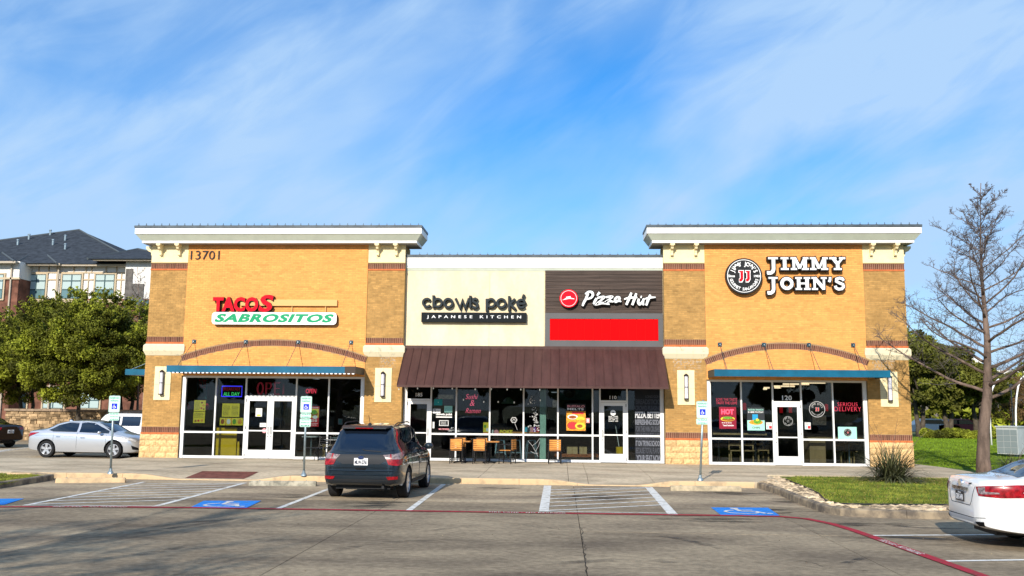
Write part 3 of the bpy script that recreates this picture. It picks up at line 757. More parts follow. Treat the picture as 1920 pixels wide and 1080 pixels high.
# cornices
CLIP = MB(); CLIP.box(-.004, .004, -.02, .02, 0, .085); CLIP.box(-.03, .03, -.015, .015, 0, .02)
clipme = bpy.data.meshes.new('coping_clip'); clipme.from_pydata(CLIP.v, [], CLIP.f); clipme.materials.append(CAPM)
def cornice(xa, xb, Yw, dep, zt, clips, label):
    """crown profile wrapped round three sides"""
    prof = [(.36, 7.985), (.38, 8.0), (.38, 8.09), (.40, 8.09), (.56, 8.30), (.58, 8.30), (.58, 8.52)]
    def ringpts(o, z, shrink=0):       # o = offset from the wall; a 3-sided ring
        e = o-.58
        return [(xa-e, dep, z), (xa-e, Yw-o, z), (xb+e, Yw-o, z), (xb+e, dep, z)]
    mb = MB(); rr = [ringpts(o, z) for o, z in prof]
    for r in rr: mb.v += r
    for j in range(len(rr)-1):
        mb.cm = 1 if j == 3 else 0
        for q in range(3): a = 4*j+q; mb.face((a, a+1, a+5, a+4))
        mb.cm = 0; mb.face((4*j+3, 4*j, 4*j+4, 4*j+7))
    mb.cm = 2; mb.face((3, 2, 1, 0)); e = 4*(len(rr)-1); mb.face((e, e+1, e+2, e+3))
    c = mb.build('cornice', [WHITE, SAGE, SOFF], bld, label=label)
    mb = MB(); mb.box(xa-.02, xb+.02, Yw-.61, dep+.02, 8.525, 8.61); mb.build('coping', CAPM, c)
    n = clips
    for i in range(n): inst('coping_clip', clipme, (xa+.12+(xb-xa-.24)*i/(n-1), Yw-.55, 8.61), c)
    return c
xa = F(252, 440, -.6)[0]; xb = F(790, 440, -.6)[0]; cornice(xa-.0+.0, xb, 0, .9, 8.55, 37, 'white and sage cornice of the left tower')
xa2 = F(1213, 440, -.6)[0]; xb2 = F(1729, 440, -.6)[0]; cornice(xa2, xb2, 0, .9, 8.55, 34, 'white and sage cornice of the right tower')
mb = MB(); mb.cm = 0
prof = [(.01, 7.06), (.03, 7.16), (.045, 7.16), (.06, 7.56)]
mc = MB()
for o, z in prof: mc.v += [(-5.745, MY-o, z), (3.675, MY-o, z)]
for j in range(3): mc.cm = 1 if j == 0 else 0; mc.face((2*j, 2*j+1, 2*j+3, 2*j+2))
mc.cm = 0; mc.quad((-5.745, MY-.06, 7.56), (3.675, MY-.06, 7.56), (3.675, .9, 7.56), (-5.745, .9, 7.56))
mc = mc.build('cornice', [WHITE, SAGE], bld, label='plain white fascia above the middle shops')
mb = MB(); mb.box(-5.74, 3.67, MY-.09, .95, 7.565, 7.655); mb.build('coping', CAPM, mc)
for i in range(32): inst('coping_clip', clipme, (-5.25+8.7*i/31, MY-.04, 7.655), mc)
# body of the building behind, roof
mb = MB(); mb.box(-15.28, -15.2, 1.1, 16, .1, 6.9); mb.box(12.1, 12.18, 1.1, 16, .1, 6.9); mb.box(-15.28, 12.18, 16, 16.1, .1, 6.9); mb.box(-15.2, 12.1, 1.2, 16, 6.3, 6.4)
mb.build('rear_wall', TB, bld)
# teal side canopy on the left
mb = MB(); a, za = F(235, 692, 1.6); b, zb = F(268, 703, 1.6); mb.box(a, -15.31, 1.6, 5.2, zb, za); sc_ = mb.build('canopy', TEAL, bld, label='teal side canopy peeking out on the left of the building')
mb = MB(); p = F(272, 675, 1.8); mb.tube([(a+.15, 1.8, za), (-15.3, 1.8, p[1]+.2)], .014, 6); mb.build('hanger_rod', GALV, sc_)

# ---- canopies
def canopy(xa, xb, mounts, rods, label, broken=False):
    zt, zb, D = 3.44, 3.20, 1.42
    mb = MB(); mb.box(xa+.0, xb-.0, -D, -D+.05, zb, zt); 
    if broken: 
        mb = MB(); mb.box(xa, xb-.38, -D, -D+.05, zb, zt)
    c = mb.build('canopy', TEAL, bld, label=label)
    if broken:
        mb = MB(); mb.box(xb-.378, xb, -D-.004, -D+.05, zb, zt+.006); mb.build('end_fascia', pm('dark_bronze', (.05, .035, .025), .5), c)
    for x in (xa, xb-.05):
        mb = MB(); mb.box(x, x+.05, -D+.052, YY, zb, zt); mb.build('side_fascia', pm('charcoal_teal', (.035, .05, .055), .5), c)
    mb = MB(); mb.box(xa+.052, xb-.052, -D+.052, YY-.0, zb+.10, zb+.14); mb.build('deck', SOFF, c)
    for i in range(int((xb-xa)/.45)):
        x = xa+.2+i*.45; mb = MB(); mb.box(x, x+.04, -D+.052, YY, zt-.06, zt); 
        if i % 2 == 0: mb.build('deck_rib', CAPM, c)
    for mx_, rd in zip(mounts, rods):
        mb = MB(); mb.box(mx_-.07, mx_+.07, YY-.03, YY, 4.31, 4.45); mp_ = mb.build('mount_plate', pm('dark_teal', (.004, .04, .06), .4), c)
        mb = MB(); mb.box(mx_-.02, mx_+.02, YY-.09, YY-.03, 4.345, 4.40); 
        for dx in (-.045, .045):
            for dz in (-.045, .045): mb.lathe([(.011, YY-.042), (.011, YY-.03)], 6, 'y', (mx_+dx, 0, 4.38+dz))
        mb.build('clevis', GALV, c)
        for q in rd:
            mb = MB(); mb.tube([(mx_, YY-.07, 4.36), (mx_+q*1.0, -D+.08, zt-.0)], .011, 6); mb.build('hanger_rod', pm('rod_steel', (.10, .11, .12), .5, metal=.4), c)
    return c
mL = [-13.49, -11.55, -9.60, -7.65]; mR = [5.63, 7.18, 8.75, 10.29]
cl_ = canopy(-13.86, -7.14, mL, [(0,)]*4, 'teal canopy over the left shop hung on rods', True)
cr_ = canopy(5.19, 11.05, mR, [(0,)]*4, 'blue teal canopy over the right shop hung on rods')
# string of small white flag-like clips under the left canopy edge
mb = MB()
for i in range(44):
    x = -13.8+i*.152; mb.box(x, x+.085, -1.43, -1.425, 3.17+random.uniform(-.004, .004), 3.205)
mb.build('light_strip', SIGNW, cl_)

# ---- brown awning of standing-seam panels
at = F(1000, 655, MY)[1]; AX0, AX1 = -5.70, 3.66; yb, zb_ = -1.28, 2.80; yt = MY-.06
awn = MB(); awn.box(AX0, AX1, MY-.075, MY+.0, at-.01, at+.11); awn = awn.build('awning', AWN, bld, label='dark brown standing seam metal awning over the two middle shops')
n = 30; w = (AX1-AX0)/n; sl_ = (yb-yt, zb_-at)
nrm = Vector((0, sl_[1], -sl_[0])).normalized(); nrm = nrm if nrm.z > 0 else -nrm
for i in range(n):
    a = AX0+i*w; b = a+w; mb = MB(); th = .012; o = nrm*th
    mb.hexa([(a+.002, yb, zb_), (b-.002, yb, zb_), (b-.002, yt, at), (a+.002, yt, at), (a+.002, yb+o.y, zb_+o.z), (b-.002, yb+o.y, zb_+o.z), (b-.002, yt+o.y, at+o.z), (a+.002, yt+o.y, at+o.z)])
    o2 = nrm*.045
    mb.hexa([(a-.008, yb, zb_), (a+.008, yb, zb_), (a+.008, yt, at), (a-.008, yt, at), (a-.008, yb+o2.y, zb_+o2.z), (a+.008, yb+o2.y, zb_+o2.z), (a+.008, yt+o2.y, at+o2.z), (a-.008, yt+o2.y, at+o2.z)])
    mb.build('awning_panel', AWN, awn)
for x in (AX0-.004, AX1-.012):
    mb = MB(); mb.v = [(x, yb, zb_), (x, MY, at), (x, MY, zb_), (x+.016, yb, zb_), (x+.016, MY, at), (x+.016, MY, zb_)]
    for q in ((0, 2, 1), (3, 4, 5), (0, 1, 4, 3), (1, 2, 5, 4), (2, 0, 3, 5)): mb.face(q)
    mb.build('awning_cheek', AWN, awn)
mb = MB(); mb.box(AX0, AX1, yb-.012, yb, zb_-.05, zb_+.03); mb.build('drip_edge', AWN, awn)

# ---- storefronts
def storefront(Y, xj0, xj1, ztop, zbot, mull, sill, doors, label, wj=.13):
    """xj0/xj1 jamb outer edges; mull = mullion centres; doors = [(x0,x1,ztop,leaves)]; real aluminium sections"""
    fr = MB(); w = .055; dp = .11; y0, y1 = Y, Y+dp
    jamb = empty('storefront', ((xj0+xj1)/2, Y, zbot), None, None, parent=bld)
    jamb.location = Vector(((xj0+xj1)/2, Y, zbot))-OFF[bld.name]; jamb['label'] = label
    def bar(nm, a, b, c, d, yy0=None, yy1=None):
        mb = MB(); mb.box(a, b, yy0 if yy0 is not None else y0, yy1 if yy1 is not None else y1, c, d); return mb.build(nm, FRAME, jamb)
    bar('jamb', xj0, xj0+wj, zbot, ztop, y0-.02); bar('jamb', xj1-wj, xj1, zbot, ztop, y0-.02)
    bar('head', xj0+wj, xj1-wj, ztop-.07, ztop, y0-.003)
    cells = [xj0+wj]+mull+[xj1-wj]
    dx = [(a, b) for a, b, *_ in doors]
    for m in mull: bar('mullion', m-w/2, m+w/2, zbot, ztop-.07)
    for a, b in zip(cells, cells[1:]):
        a2 = a+(w/2 if a in mull else 0); b2 = b-(w/2 if b in mull else 0)
        isdoor = [d for d in doors if abs((d[0]+d[1])/2-(a+b)/2) < .35]
        if isdoor:
            d = isdoor[0]; zt_ = d[2]
            bar('transom', a2, b2, zt_, zt_+.07)
            mb = MB(); mb.box(a2, b2, Y+.045, Y+.055, zt_+.07, ztop-.07); mb.build('pane', GLASS, jamb)
            nl = d[3]; lw = (b2-a2)/nl
            for k in range(nl):
                p0 = a2+k*lw+.006; p1 = a2+(k+1)*lw-.006; z0 = zbot+.012; z1 = zt_-.006; st = .115; br = .30; tr_ = .12; zm_ = d[4]
                mb = MB()
                for q in ((p0, p0+st, z0, z1), (p1-st, p1, z0, z1), (p0+st, p1-st, z0, z0+br), (p0+st, p1-st, z1-tr_, z1), (p0+st, p1-st, zm_-.022, zm_+.022)):
                    mb.box(q[0], q[1], Y+.02, Y+.07, q[2], q[3])
                dr = mb.build('door', FRAME, jamb)
                mb = MB(); mb.box(p0+st, p1-st, Y+.04, Y+.05, z0+br, z1-tr_); mb.build('pane', GLASS, jamb)
                hx = {1: (p0+.06 if d[5] == 'l' else p1-.06), 2: (p1-.05 if k == 0 else p0+.05)}[nl]
                mb = MB(); hz_ = zbot+1.02
                mb.tube([(hx, Y+.02, hz_-.13), (hx, Y-.035, hz_-.13), (hx, Y-.05, hz_-.1), (hx, Y-.05, hz_+.1), (hx, Y-.035, hz_+.13), (hx, Y+.02, hz_+.13)], .011, 8)
                mb.build('door_handle', CHROME, jamb)
                mb = MB(); mb.lathe([(.02, Y+.012), (.02, Y+.02)], 10, 'y', (hx, 0, hz_-.22)); mb.build('lock', BLACK, jamb)
                for hz2 in (.12, 1.1, z1-zbot-.1):
                    hxx = p0 if (nl == 2 and k == 0) or (nl == 1 and d[5] == 'r') else p1
                    mb = MB(); mb.lathe([(.014, zbot+hz2-.05), (.014, zbot+hz2+.05)], 8, 'z', (hxx, Y+.012, 0)); mb.build('hinge', BLACK, jamb)
        else:
            bar('sill_bar', a2, b2, sill, sill+.065); bar('bottom_rail', a2, b2, zbot, zbot+.09)
            for zz0, zz1 in ((sill+.065, ztop-.07), (zbot+.09, sill)):
                e = random.uniform(-.006, .006); e2 = random.uniform(-.005, .005); mb = MB()
                mb.hexa([(a2, Y+.045+e, zz0), (b2, Y+.045-e, zz0), (b2, Y+.055-e, zz0), (a2, Y+.055+e, zz0), (a2, Y+.045+e+e2, zz1), (b2, Y+.045-e+e2, zz1), (b2, Y+.055-e+e2, zz1), (a2, Y+.055+e+e2, zz1)]); mb.build('pane', GLASS, jamb)
    return jamb
FX = lambda px, Y: F(px, 790, Y)[0]
YL, YM = .10, .33
sfl = storefront(YL, -13.90+.02, -7.12-.02, 3.13, SW-.005, [FX(402, YL), FX(458.5, YL), FX(553.5, YL), FX(614.5, YL)], 1.06, [(FX(458.5, YL), FX(553.5, YL), 2.36, 2, 1.16, '')], 'white framed shopfront of the left shop with double doors')
sfr = storefront(YL, 5.15+.02, 10.75-.02, 3.13, SW-.005, [FX(1390.8, YL), FX(1450, YL), FX(1503.5, YL), FX(1563, YL)], 1.03, [(FX(1450, YL), FX(1503.5, YL), 2.32, 1, 1.13, 'l')], 'white framed shopfront of the right shop')
sfm = storefront(YM, -5.75+.02, 3.68-.02, 3.10, SW-.005, [FX(807.5, YM), FX(855, YM), FX(918, YM), FX(981.5, YM), FX(1046, YM), FX(1111, YM), FX(1125, YM), FX(1176, YM)], 1.08,
                 [(-5.6, FX(807.5, YM), 2.30, 1, 1.14, 'r'), (FX(1125, YM), FX(1176, YM), 2.30, 1, 1.14, 'l')], 'white framed shopfront under the brown awning')

# ---- interiors
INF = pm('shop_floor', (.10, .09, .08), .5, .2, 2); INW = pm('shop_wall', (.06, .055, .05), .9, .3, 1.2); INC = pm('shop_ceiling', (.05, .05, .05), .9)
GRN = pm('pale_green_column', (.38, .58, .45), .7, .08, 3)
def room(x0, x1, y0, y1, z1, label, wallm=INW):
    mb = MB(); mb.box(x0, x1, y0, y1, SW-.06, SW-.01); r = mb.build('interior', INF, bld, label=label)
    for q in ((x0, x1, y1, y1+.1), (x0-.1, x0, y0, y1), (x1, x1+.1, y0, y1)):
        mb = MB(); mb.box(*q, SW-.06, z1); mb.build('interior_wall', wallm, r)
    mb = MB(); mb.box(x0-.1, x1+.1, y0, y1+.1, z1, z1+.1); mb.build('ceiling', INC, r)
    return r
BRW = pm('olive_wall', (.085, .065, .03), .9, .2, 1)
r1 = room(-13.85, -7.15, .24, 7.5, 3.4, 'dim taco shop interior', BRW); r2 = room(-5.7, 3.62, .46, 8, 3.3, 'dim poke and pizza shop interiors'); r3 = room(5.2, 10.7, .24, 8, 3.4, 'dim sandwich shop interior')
mb = MB(); a, b = FX(1013, 1.1), FX(1024, 1.1); mb.box(a, b, .5, 3.2, SW, 3.3); mb.build('partition', GRN, r2)
# strip lamps in the right shop (lit)
LAMP = pm('lit_tube', (1, .70, .42), .5, emit=1.6)
for (p, q) in (((1432, 727), (1443, 727)), ((1431, 729.5), (1438, 729.5)), ((1451, 724), (1490, 724)), ((1452, 727), (1464, 727)), ((1468, 720), (1500, 720)), ((1503, 717.5), (1548, 717.5)), ((1503, 720.5), (1517, 720.5)), ((1604, 724.5), (1615, 724.5))):
    Yt = 3.6; a, z = F(*p, Yt); b, _ = F(*q, Yt); mb = MB(); mb.tube([(a, Yt, z), (b, Yt, z)], .03, 8)
    o = mb.build('strip_lamp', LAMP, r3)

# ================================================================== SIGNS ON THE FACADE
def zbox(px0, px1, py0, py1, Y):
    a = F(px0, (py0+py1)/2, Y)[0]; b = F(px1, (py0+py1)/2, Y)[0]
    return a, b, F((px0+px1)/2, py1, Y)[1], F((px0+px1)/2, py0, Y)[1]
def thing_at(name, px, py, Y, label, cat, group=None):
    x, z = F(px, py, Y); return empty(name, (x, Y, z), label, cat, group)
# 13701
t = thing_at('street_number', 385, 478, YY, 'black street number 13701 high on the yellow brick of the left tower', 'house number')
word('13701', zbox(357.5, 411.5, 470, 486.5, YY-.03), YY-.035, .03, BLACK, t, -.002, 1.0, name='digit')
# TACOS SABROSITOS
t = thing_at('shop_sign', 515, 582, YY, 'red and green TACOS SABROSITOS sign with a white rounded plate', 'sign')
DR = pm('dark_return', (.03, .01, .012), .5)
Ys = YY-.19
ta = lambda x, z: (x, z+.05*(x-F(398, 570, Ys)[0])/2.)
word('TACO', zbox(398.4, 484.6, 556.6, 585, Ys), Ys+.014, .16, DR, t, .055, 1.02, 0, name='letter_return'); word('S', zbox(484.4, 512.6, 552.4, 585.2, Ys), Ys+.014, .16, DR, t, .04, 1.04, .12, name='letter_return')
def tw(x, z): return x, z
word('TACO', zbox(399, 484, 557, 584, Ys), Ys, .012, REDL, t, .045, 1.02, 0); word('S', zbox(485, 512, 553, 584.5, Ys), Ys, .012, REDL, t, .03, 1.04, .12)
# the last S is larger than the rest
a0, a1, z0, z1 = zbox(402, 626, 588.5, 604.5, Ys)
pl = zbox(397, 631, 585.5, 608.5, Ys); r_ = (pl[3]-pl[2])/2*.95
rr = []
for cx_, cz_, s_ in ((pl[1]-r_*.6, pl[3]-r_*.6, 0), (pl[0]+r_*.6, pl[3]-r_*.6, 90), (pl[0]+r_*.6, pl[2]+r_*.6, 180), (pl[1]-r_*.6, pl[2]+r_*.6, 270)):
    for q in range(7): an = radians(s_+q*15); rr.append((cx_+r_*.6*cos(an), cz_+r_*.6*sin(an)))
mb = MB(); mb.prism(rr, Ys+.012, YY-.002); mb.build('plate_body', DR, t)
mb = MB(); mb.prism(rr, Ys, Ys+.011); mb.build('plate', SIGNW, t)
word('SABROSITOS', (a0, a1, z0, z1), Ys-.006, .0055, GREEN, t, .05, 1.1, .28)
# raceway behind
b_ = zbox(511, 632, 562, 573.5, YY-.1); RW = pm('tan_raceway', (.66, .42, .16), .7)
mb = MB(); mb.box(b_[0]-1.2, b_[1], YY-.10, YY-.002, b_[2], b_[3]); mb.build('raceway', RW, t)
for px in (547, 610): 
    x = F(px, 575, YY-.1)[0]; mb = MB(); mb.box(x-.015, x+.015, YY-.06, YY-.002, pl[3]-.02, b_[2]); mb.build('strut', RW, t)

# cbowls poke: traced strokes (positions read off the photograph, then placed on the wall)
DK = pm('charcoal_letter', (.030, .038, .042), .6, spec=.1); DKR = pm('charcoal_return', (.010, .013, .015), .6, spec=.1)
t = thing_at('shop_sign', 890, 578, MY, 'charcoal cbowls poké sign over a bar reading JAPANESE KITCHEN', 'sign')
YC = MY-.17
def zp(zx, zy, ox, oy, k, Y): return F(ox+zx/k, oy+zy/k, Y)
def arc(cx, cy, r, a0, a1, n=22, ry=None): return [(cx+r*cos(radians(a)), cy-(ry or r)*sin(radians(a))) for a in np.linspace(a0, a1, n)]
glyphs = {'c': [arc(362, 645, 44, 45, 325)], 'b': [[(436, 562), (436, 700)], arc(484, 645, 44, 0, 360)], 'o': [arc(602, 648, 46, 0, 360)],
          'w': [[(684, 596), (734, 706), (762, 620), (790, 706), (836, 594)]], 'l': [[(850, 565), (850, 702)]],
          's': [[(930, 612), (905, 598), (884, 606), (882, 630), (925, 655), (932, 685), (908, 702), (876, 690)]],
          'p': [[(1036, 600), (1036, 740)], arc(1084, 648, 44, 0, 360)], 'o2': [arc(1200, 650, 46, 0, 360)],
          'k': [[(1288, 570), (1288, 735)], [(1354, 600), (1296, 658), (1358, 716)]], 'e': [arc(1425, 655, 44, 0, 325), [(1381, 655), (1468, 655)], [(1440, 590), (1456, 552)]]}
for g, sts in glyphs.items():
    mb = MB(); mr = MB()
    for i, s_ in enumerate(sts):
        P = [zp(x, y, 740, 460, 6, YC) for x, y in s_]; k = i*.0015
        mb.ribbon(P, .072, YC-.001-k, YC+.008); 
        P2 = [zp(x, y, 740, 460, 6, YC) for x, y in s_]; mr.ribbon(P2, .088, YC+.009-k*.5, MY-.001)
    lt = mr.build('letter', DKR, t); mb.build('letter_face', DK, lt)
b_ = zbox(790, 987, 586.5, 602.5, YC); mb = MB(); mb.box(b_[0], b_[1], YC, MY-.001, b_[2]-.03, b_[3]+.01); bb = mb.build('bar', DKR, t)
word('JAPANESE KITCHEN', zbox(800.5, 977, 591.3, 598.3, YC), YC-.006, .005, SIGNW, t, .012, 1.9)
# Pizza Hut
t = thing_at('shop_sign', 1137, 562, MY, 'white script Pizza Hut lettering beside a red disc with a hut roof', 'sign')
YP = MY-.21; cx, cz = zp(518, 597, 980, 460, 6, YP); r = abs(zp(625, 597, 980, 460, 6, YP)[0]-cx)*.98
def disc(mb, cx, cz, r, y0, y1, k=48): mb.prism([(cx+r*cos(2*pi*i/k), cz+r*sin(2*pi*i/k)) for i in range(k)], y0, y1)
mb = MB(); disc(mb, cx, cz, r, YP+.016, MY-.04); mb.build('disc_body', DR, t)
mb = MB(); disc(mb, cx, cz, r*.985, YP, YP+.015); mb.build('disc', REDL, t)
mb = MB(); mb.ribbon([(cx+r*.84*cos(a), cz+r*.84*sin(a)) for a in np.linspace(0, 2*pi, 50)], .014, YP-.006, YP-.001); mb.build('ring', SIGNW, t)
hut = [(442, 618), (490, 592), (488, 580), (538, 572), (542, 590), (582, 600), (582, 606), (520, 602), (470, 612)]
mb = MB(); mb.prism([zp(x, y, 980, 460, 6, YP) for x, y in hut], YP-.008, YP-.001); mb.build('hut_roof', SIGNW, t)
sc = {'P': [([(735, 540), (712, 600), (690, 640), (672, 682)], [1, 1, 1, .7]), ([(702, 548), (740, 524), (778, 528), (790, 560), (765, 592), (715, 606)], [.5, .9, 1, 1, .8, .6])],
      'i': [([(832, 595), (812, 630), (795, 662)], [1, 1, .6]), ([(866, 528), (836, 566)], [1.1, .6])],
      'z': [([(838, 592), (880, 582), (918, 582), (880, 620), (828, 664), (880, 650), (930, 652), (978, 664)], [.7, .9, .9, .7, .9, 1, .9, .4])],
      'z2': [([(935, 584), (975, 578), (1008, 578), (975, 608), (930, 640), (975, 628), (1022, 634)], [.7, .9, .9, .7, .9, .9, .6])],
      'a': [([(1098, 590), (1066, 582), (1040, 606), (1044, 634), (1074, 622), (1096, 590)], [.7, .9, 1, .9, .8, .7]), ([(1096, 590), (1084, 622), (1110, 632)], [.8, .9, .4])],
      'H': [([(1224, 532), (1200, 590), (1165, 670)], [.8, 1.1, .9]), ([(1278, 540), (1262, 590), (1232, 672)], [.8, 1.1, .9]), ([(1140, 606), (1200, 590), (1290, 586)], [.5, .9, .6])],
      'u': [([(1308, 600), (1300, 640), (1318, 664), (1350, 630), (1364, 598)], [.9, 1, .9, .8, .8]), ([(1364, 598), (1352, 640), (1362, 674)], [.8, 1, .6]), ([(1326, 578), (1340, 582)], [1, 1])],
      't': [([(1436, 556), (1412, 610), (1390, 676)], [.8, 1.1, .8]), ([(1368, 604), (1430, 588), (1496, 584)], [.5, .9, .4])]}
for g, sts in sc.items():
    mb = MB(); mr = MB()
    for i, (s_, ws) in enumerate(sts):
        # densify for smooth script
        P = [Vector(zp(x, y, 980, 460, 6, YP)) for x, y in s_]; Q = []; Wq = []
        for j in range(len(P)-1):
            p0 = P[max(0, j-1)]; p1 = P[j]; p2 = P[j+1]; p3 = P[min(len(P)-1, j+2)]
            for q in range(4):
                u = q/4; Q.append(.5*((2*p1)+(-p0+p2)*u+(2*p0-5*p1+4*p2-p3)*u*u+(-p0+3*p1-3*p2+p3)*u**3)); Wq.append(ws[j]*(1-u)+ws[j+1]*u)
        Q.append(P[-1]); Wq.append(ws[-1])
        mb.ribbon(Q, .088, YP+.0-.0012*i, YP+.012, Wq); mr.ribbon(Q, .088, YP+.014-.0012*i, MY-.05, [w_+.55 for w_ in Wq])
    lt = mr.build('letter', BLACK, t); mb.build('letter_face', SIGNW, lt)
# Jimmy John's: slab letters
t = thing_at('shop_sign', 1474, 516, YY, "black edged white JIMMY JOHN'S slab lettering with a round JJ logo", 'sign')
YJ = YY-.22
def slab(ch):
    sw = .27; h = .15
    if ch == 'J': return .72, [([(.10, .93), (.70, .93)], h), ([(.42, .95), (.42, .05), (.36, -.14), (.24, -.24), (.02, -.25)], sw), ([(.0, -.2), (.12, -.2)], .2)]
    if ch == 'I': return .52, [([(.02, .93), (.50, .93)], h), ([(.02, .07), (.50, .07)], h), ([(.26, .95), (.26, .05)], sw)]
    if ch == 'M': return 1.06, [([(-.02, .93), (.32, .93)], h), ([(.74, .93), (1.08, .93)], h), ([(-.02, .07), (.36, .07)], h), ([(.66, .07), (1.08, .07)], h), ([(.17, .95), (.17, .05)], .2), ([(.86, .95), (.86, .05)], sw), ([(.22, .98), (.53, .12)], .24), ([(.84, .98), (.53, .12)], .16)]
    if ch == 'Y': return .92, [([(-.02, .93), (.42, .93)], h), ([(.58, .93), (.96, .93)], h), ([(.24, .07), (.72, .07)], h), ([(.48, .5), (.48, .05)], sw), ([(.18, .98), (.48, .46)], .26), ([(.80, .98), (.48, .46)], .17)]
    if ch == 'O': return .92, [([(.46+.33*cos(a), .5+.38*sin(a)) for a in np.linspace(0, 2*pi, 26)], .26)]
    if ch == 'H': return .94, [([(-.02, .93), (.40, .93)], h), ([(.54, .93), (.96, .93)], h), ([(-.02, .07), (.40, .07)], h), ([(.54, .07), (.96, .07)], h), ([(.19, .95), (.19, .05)], sw), ([(.75, .95), (.75, .05)], sw), ([(.2, .5), (.76, .5)], .14)]
    if ch == 'N': return .94, [([(-.02, .93), (.30, .93)], h), ([(.60, .93), (.98, .93)], h), ([(-.02, .07), (.38, .07)], h), ([(.17, .95), (.17, .05)], .17), ([(.79, .95), (.79, .02)], .17), ([(.18, .95), (.78, .08)], .28)]
    if ch == "'": return .28, [([(.14, 1.0), (.14, .80), (.06, .62)], .2)]
    if ch == 'S': return .74, [([(.62, .72), (.54, .88), (.34, .93), (.16, .86), (.14, .68), (.34, .54), (.56, .44), (.60, .24), (.48, .09), (.26, .06), (.10, .16), (.06, .32)], .22)]
def slabword(txt, box):
    x0, x1, z0, z1 = box; gap = .13; tot = sum(slab(c)[0]+gap for c in txt)-gap; kx = (x1-x0)/tot; kz = z1-z0; x = x0; kw = (kx+kz)/2
    for c in txt:
        w, sts = slab(c); mb = MB(); mr = MB()
        for i, (s_, sw) in enumerate(sts):
            P = [(x+u*kx, z0+v*kz) for u, v in s_]
            mb.ribbon(P, sw*kw*.88, YJ-.0012*i, YJ+.012)
            def ext(P, e):
                P = [Vector(p) for p in P]; 
                if (P[0]-P[-1]).length < .01: return P
                d0 = (P[0]-P[1]).normalized()*e; d1 = (P[-1]-P[-2]).normalized()*e; return [P[0]+d0]+P[1:-1]+[P[-1]+d1]
            mr.ribbon(ext(P, .035), sw*kw*.88+.07, YJ+.013-.0012*i, YY-.03)
        lt = mr.build('letter', BLACK, t); mb.build('letter_face', SIGNW, lt); x += (w+gap)*kx
slabword('JIMMY', zbox(1437.5, 1584, 482.5, 506, YJ)); slabword("JOHN'S", zbox(1438.5, 1585.5, 519.5, 543.5, YJ))
cx, cz = F(1395, 517.5, YJ); r = F(1429.5, 517.5, YJ)[0]-cx
mb = MB(); disc(mb, cx, cz, r*1.0, YJ, YY-.03); mb.build('disc', BLACK, t)
mb = MB(); mb.ribbon([(cx+r*.90*cos(a), cz+r*.90*sin(a)) for a in np.linspace(0, 2*pi, 60)], .022, YJ-.008, YJ-.001); mb.build('ring', SIGNW, t)
def JJ(cx, cz, s_, y, t, red=REDL, wht=SIGNW):
    for sx in (-1, 1):
        x = cx+sx*s_*.36; pts = [(x+.12*s_, cz+s_*.42), (x+.12*s_, cz-s_*.32), (x+.02*s_, cz-s_*.50), (x-.2*s_, cz-s_*.50)]
        mb = MB(); mb.ribbon(pts, s_*.44, y-.004, y-.001); mb.ribbon([(x-.24*s_, cz+s_*.50), (x+.36*s_, cz+s_*.50)], .30*s_, y-.0046, y-.001); mb.build('initial_outline', wht, t)
        mb = MB(); mb.ribbon([(x+.12*s_, cz+s_*.46), (x+.12*s_, cz-s_*.30), (x+.0*s_, cz-s_*.47), (x-.16*s_, cz-s_*.47)], s_*.29, y-.009, y-.005); mb.ribbon([(x-.16*s_, cz+s_*.50), (x+.28*s_, cz+s_*.50)], .15*s_, y-.0096, y-.005); mb.build('initial', red, t)
JJ(cx, cz, r*.50, YJ-.002, t)
def arctext(txt, cx, cz, R, h, amid, da, y, mat, t, up=True, bold=.03, name='letter', wscale=.8):
    n = len(txt)
    for i, c in enumerate(txt):
        if c == ' ': continue
        a = radians(amid+(-1 if up else 1)*da*(i-(n-1)/2)); V, Fc = text2d(c, bold, 1, 2)
        xs_ = [v[0] for v in V]; mxx = (min(xs_)+max(xs_))/2; rot = a-pi/2 if up else a+pi/2
        def T(u, v, w):
            u = (u-mxx)*h*wscale/.7; v = (v-.36)*h/.7; return (cx+R*cos(a)+u*cos(rot)-v*sin(rot), y+w, cz+R*sin(a)+u*sin(rot)+v*cos(rot))
        mb = MB(); extr(mb, V, Fc, T, 0); mb.build(name, mat, t)
arctext("JIMMY JOHN'S", cx, cz, r*.69, r*.22, 90, 12.2, YJ-.006, SIGNW, t, bold=.035)
arctext("GOURMET SANDWICHES", cx, cz, r*.72, r*.155, 270, 8.6, YJ-.006, SIGNW, t, up=False, bold=.03)
word('Since', (cx-r*.86, cx-r*.50, cz-r*.07, cz+r*.08), YJ-.006, 0, SIGNW, t, .03, split=False, name='lettering')
word('1983', (cx+r*.54, cx+r*.86, cz-r*.07, cz+r*.06), YJ-.006, 0, SIGNW, t, .03, split=False, name='lettering')

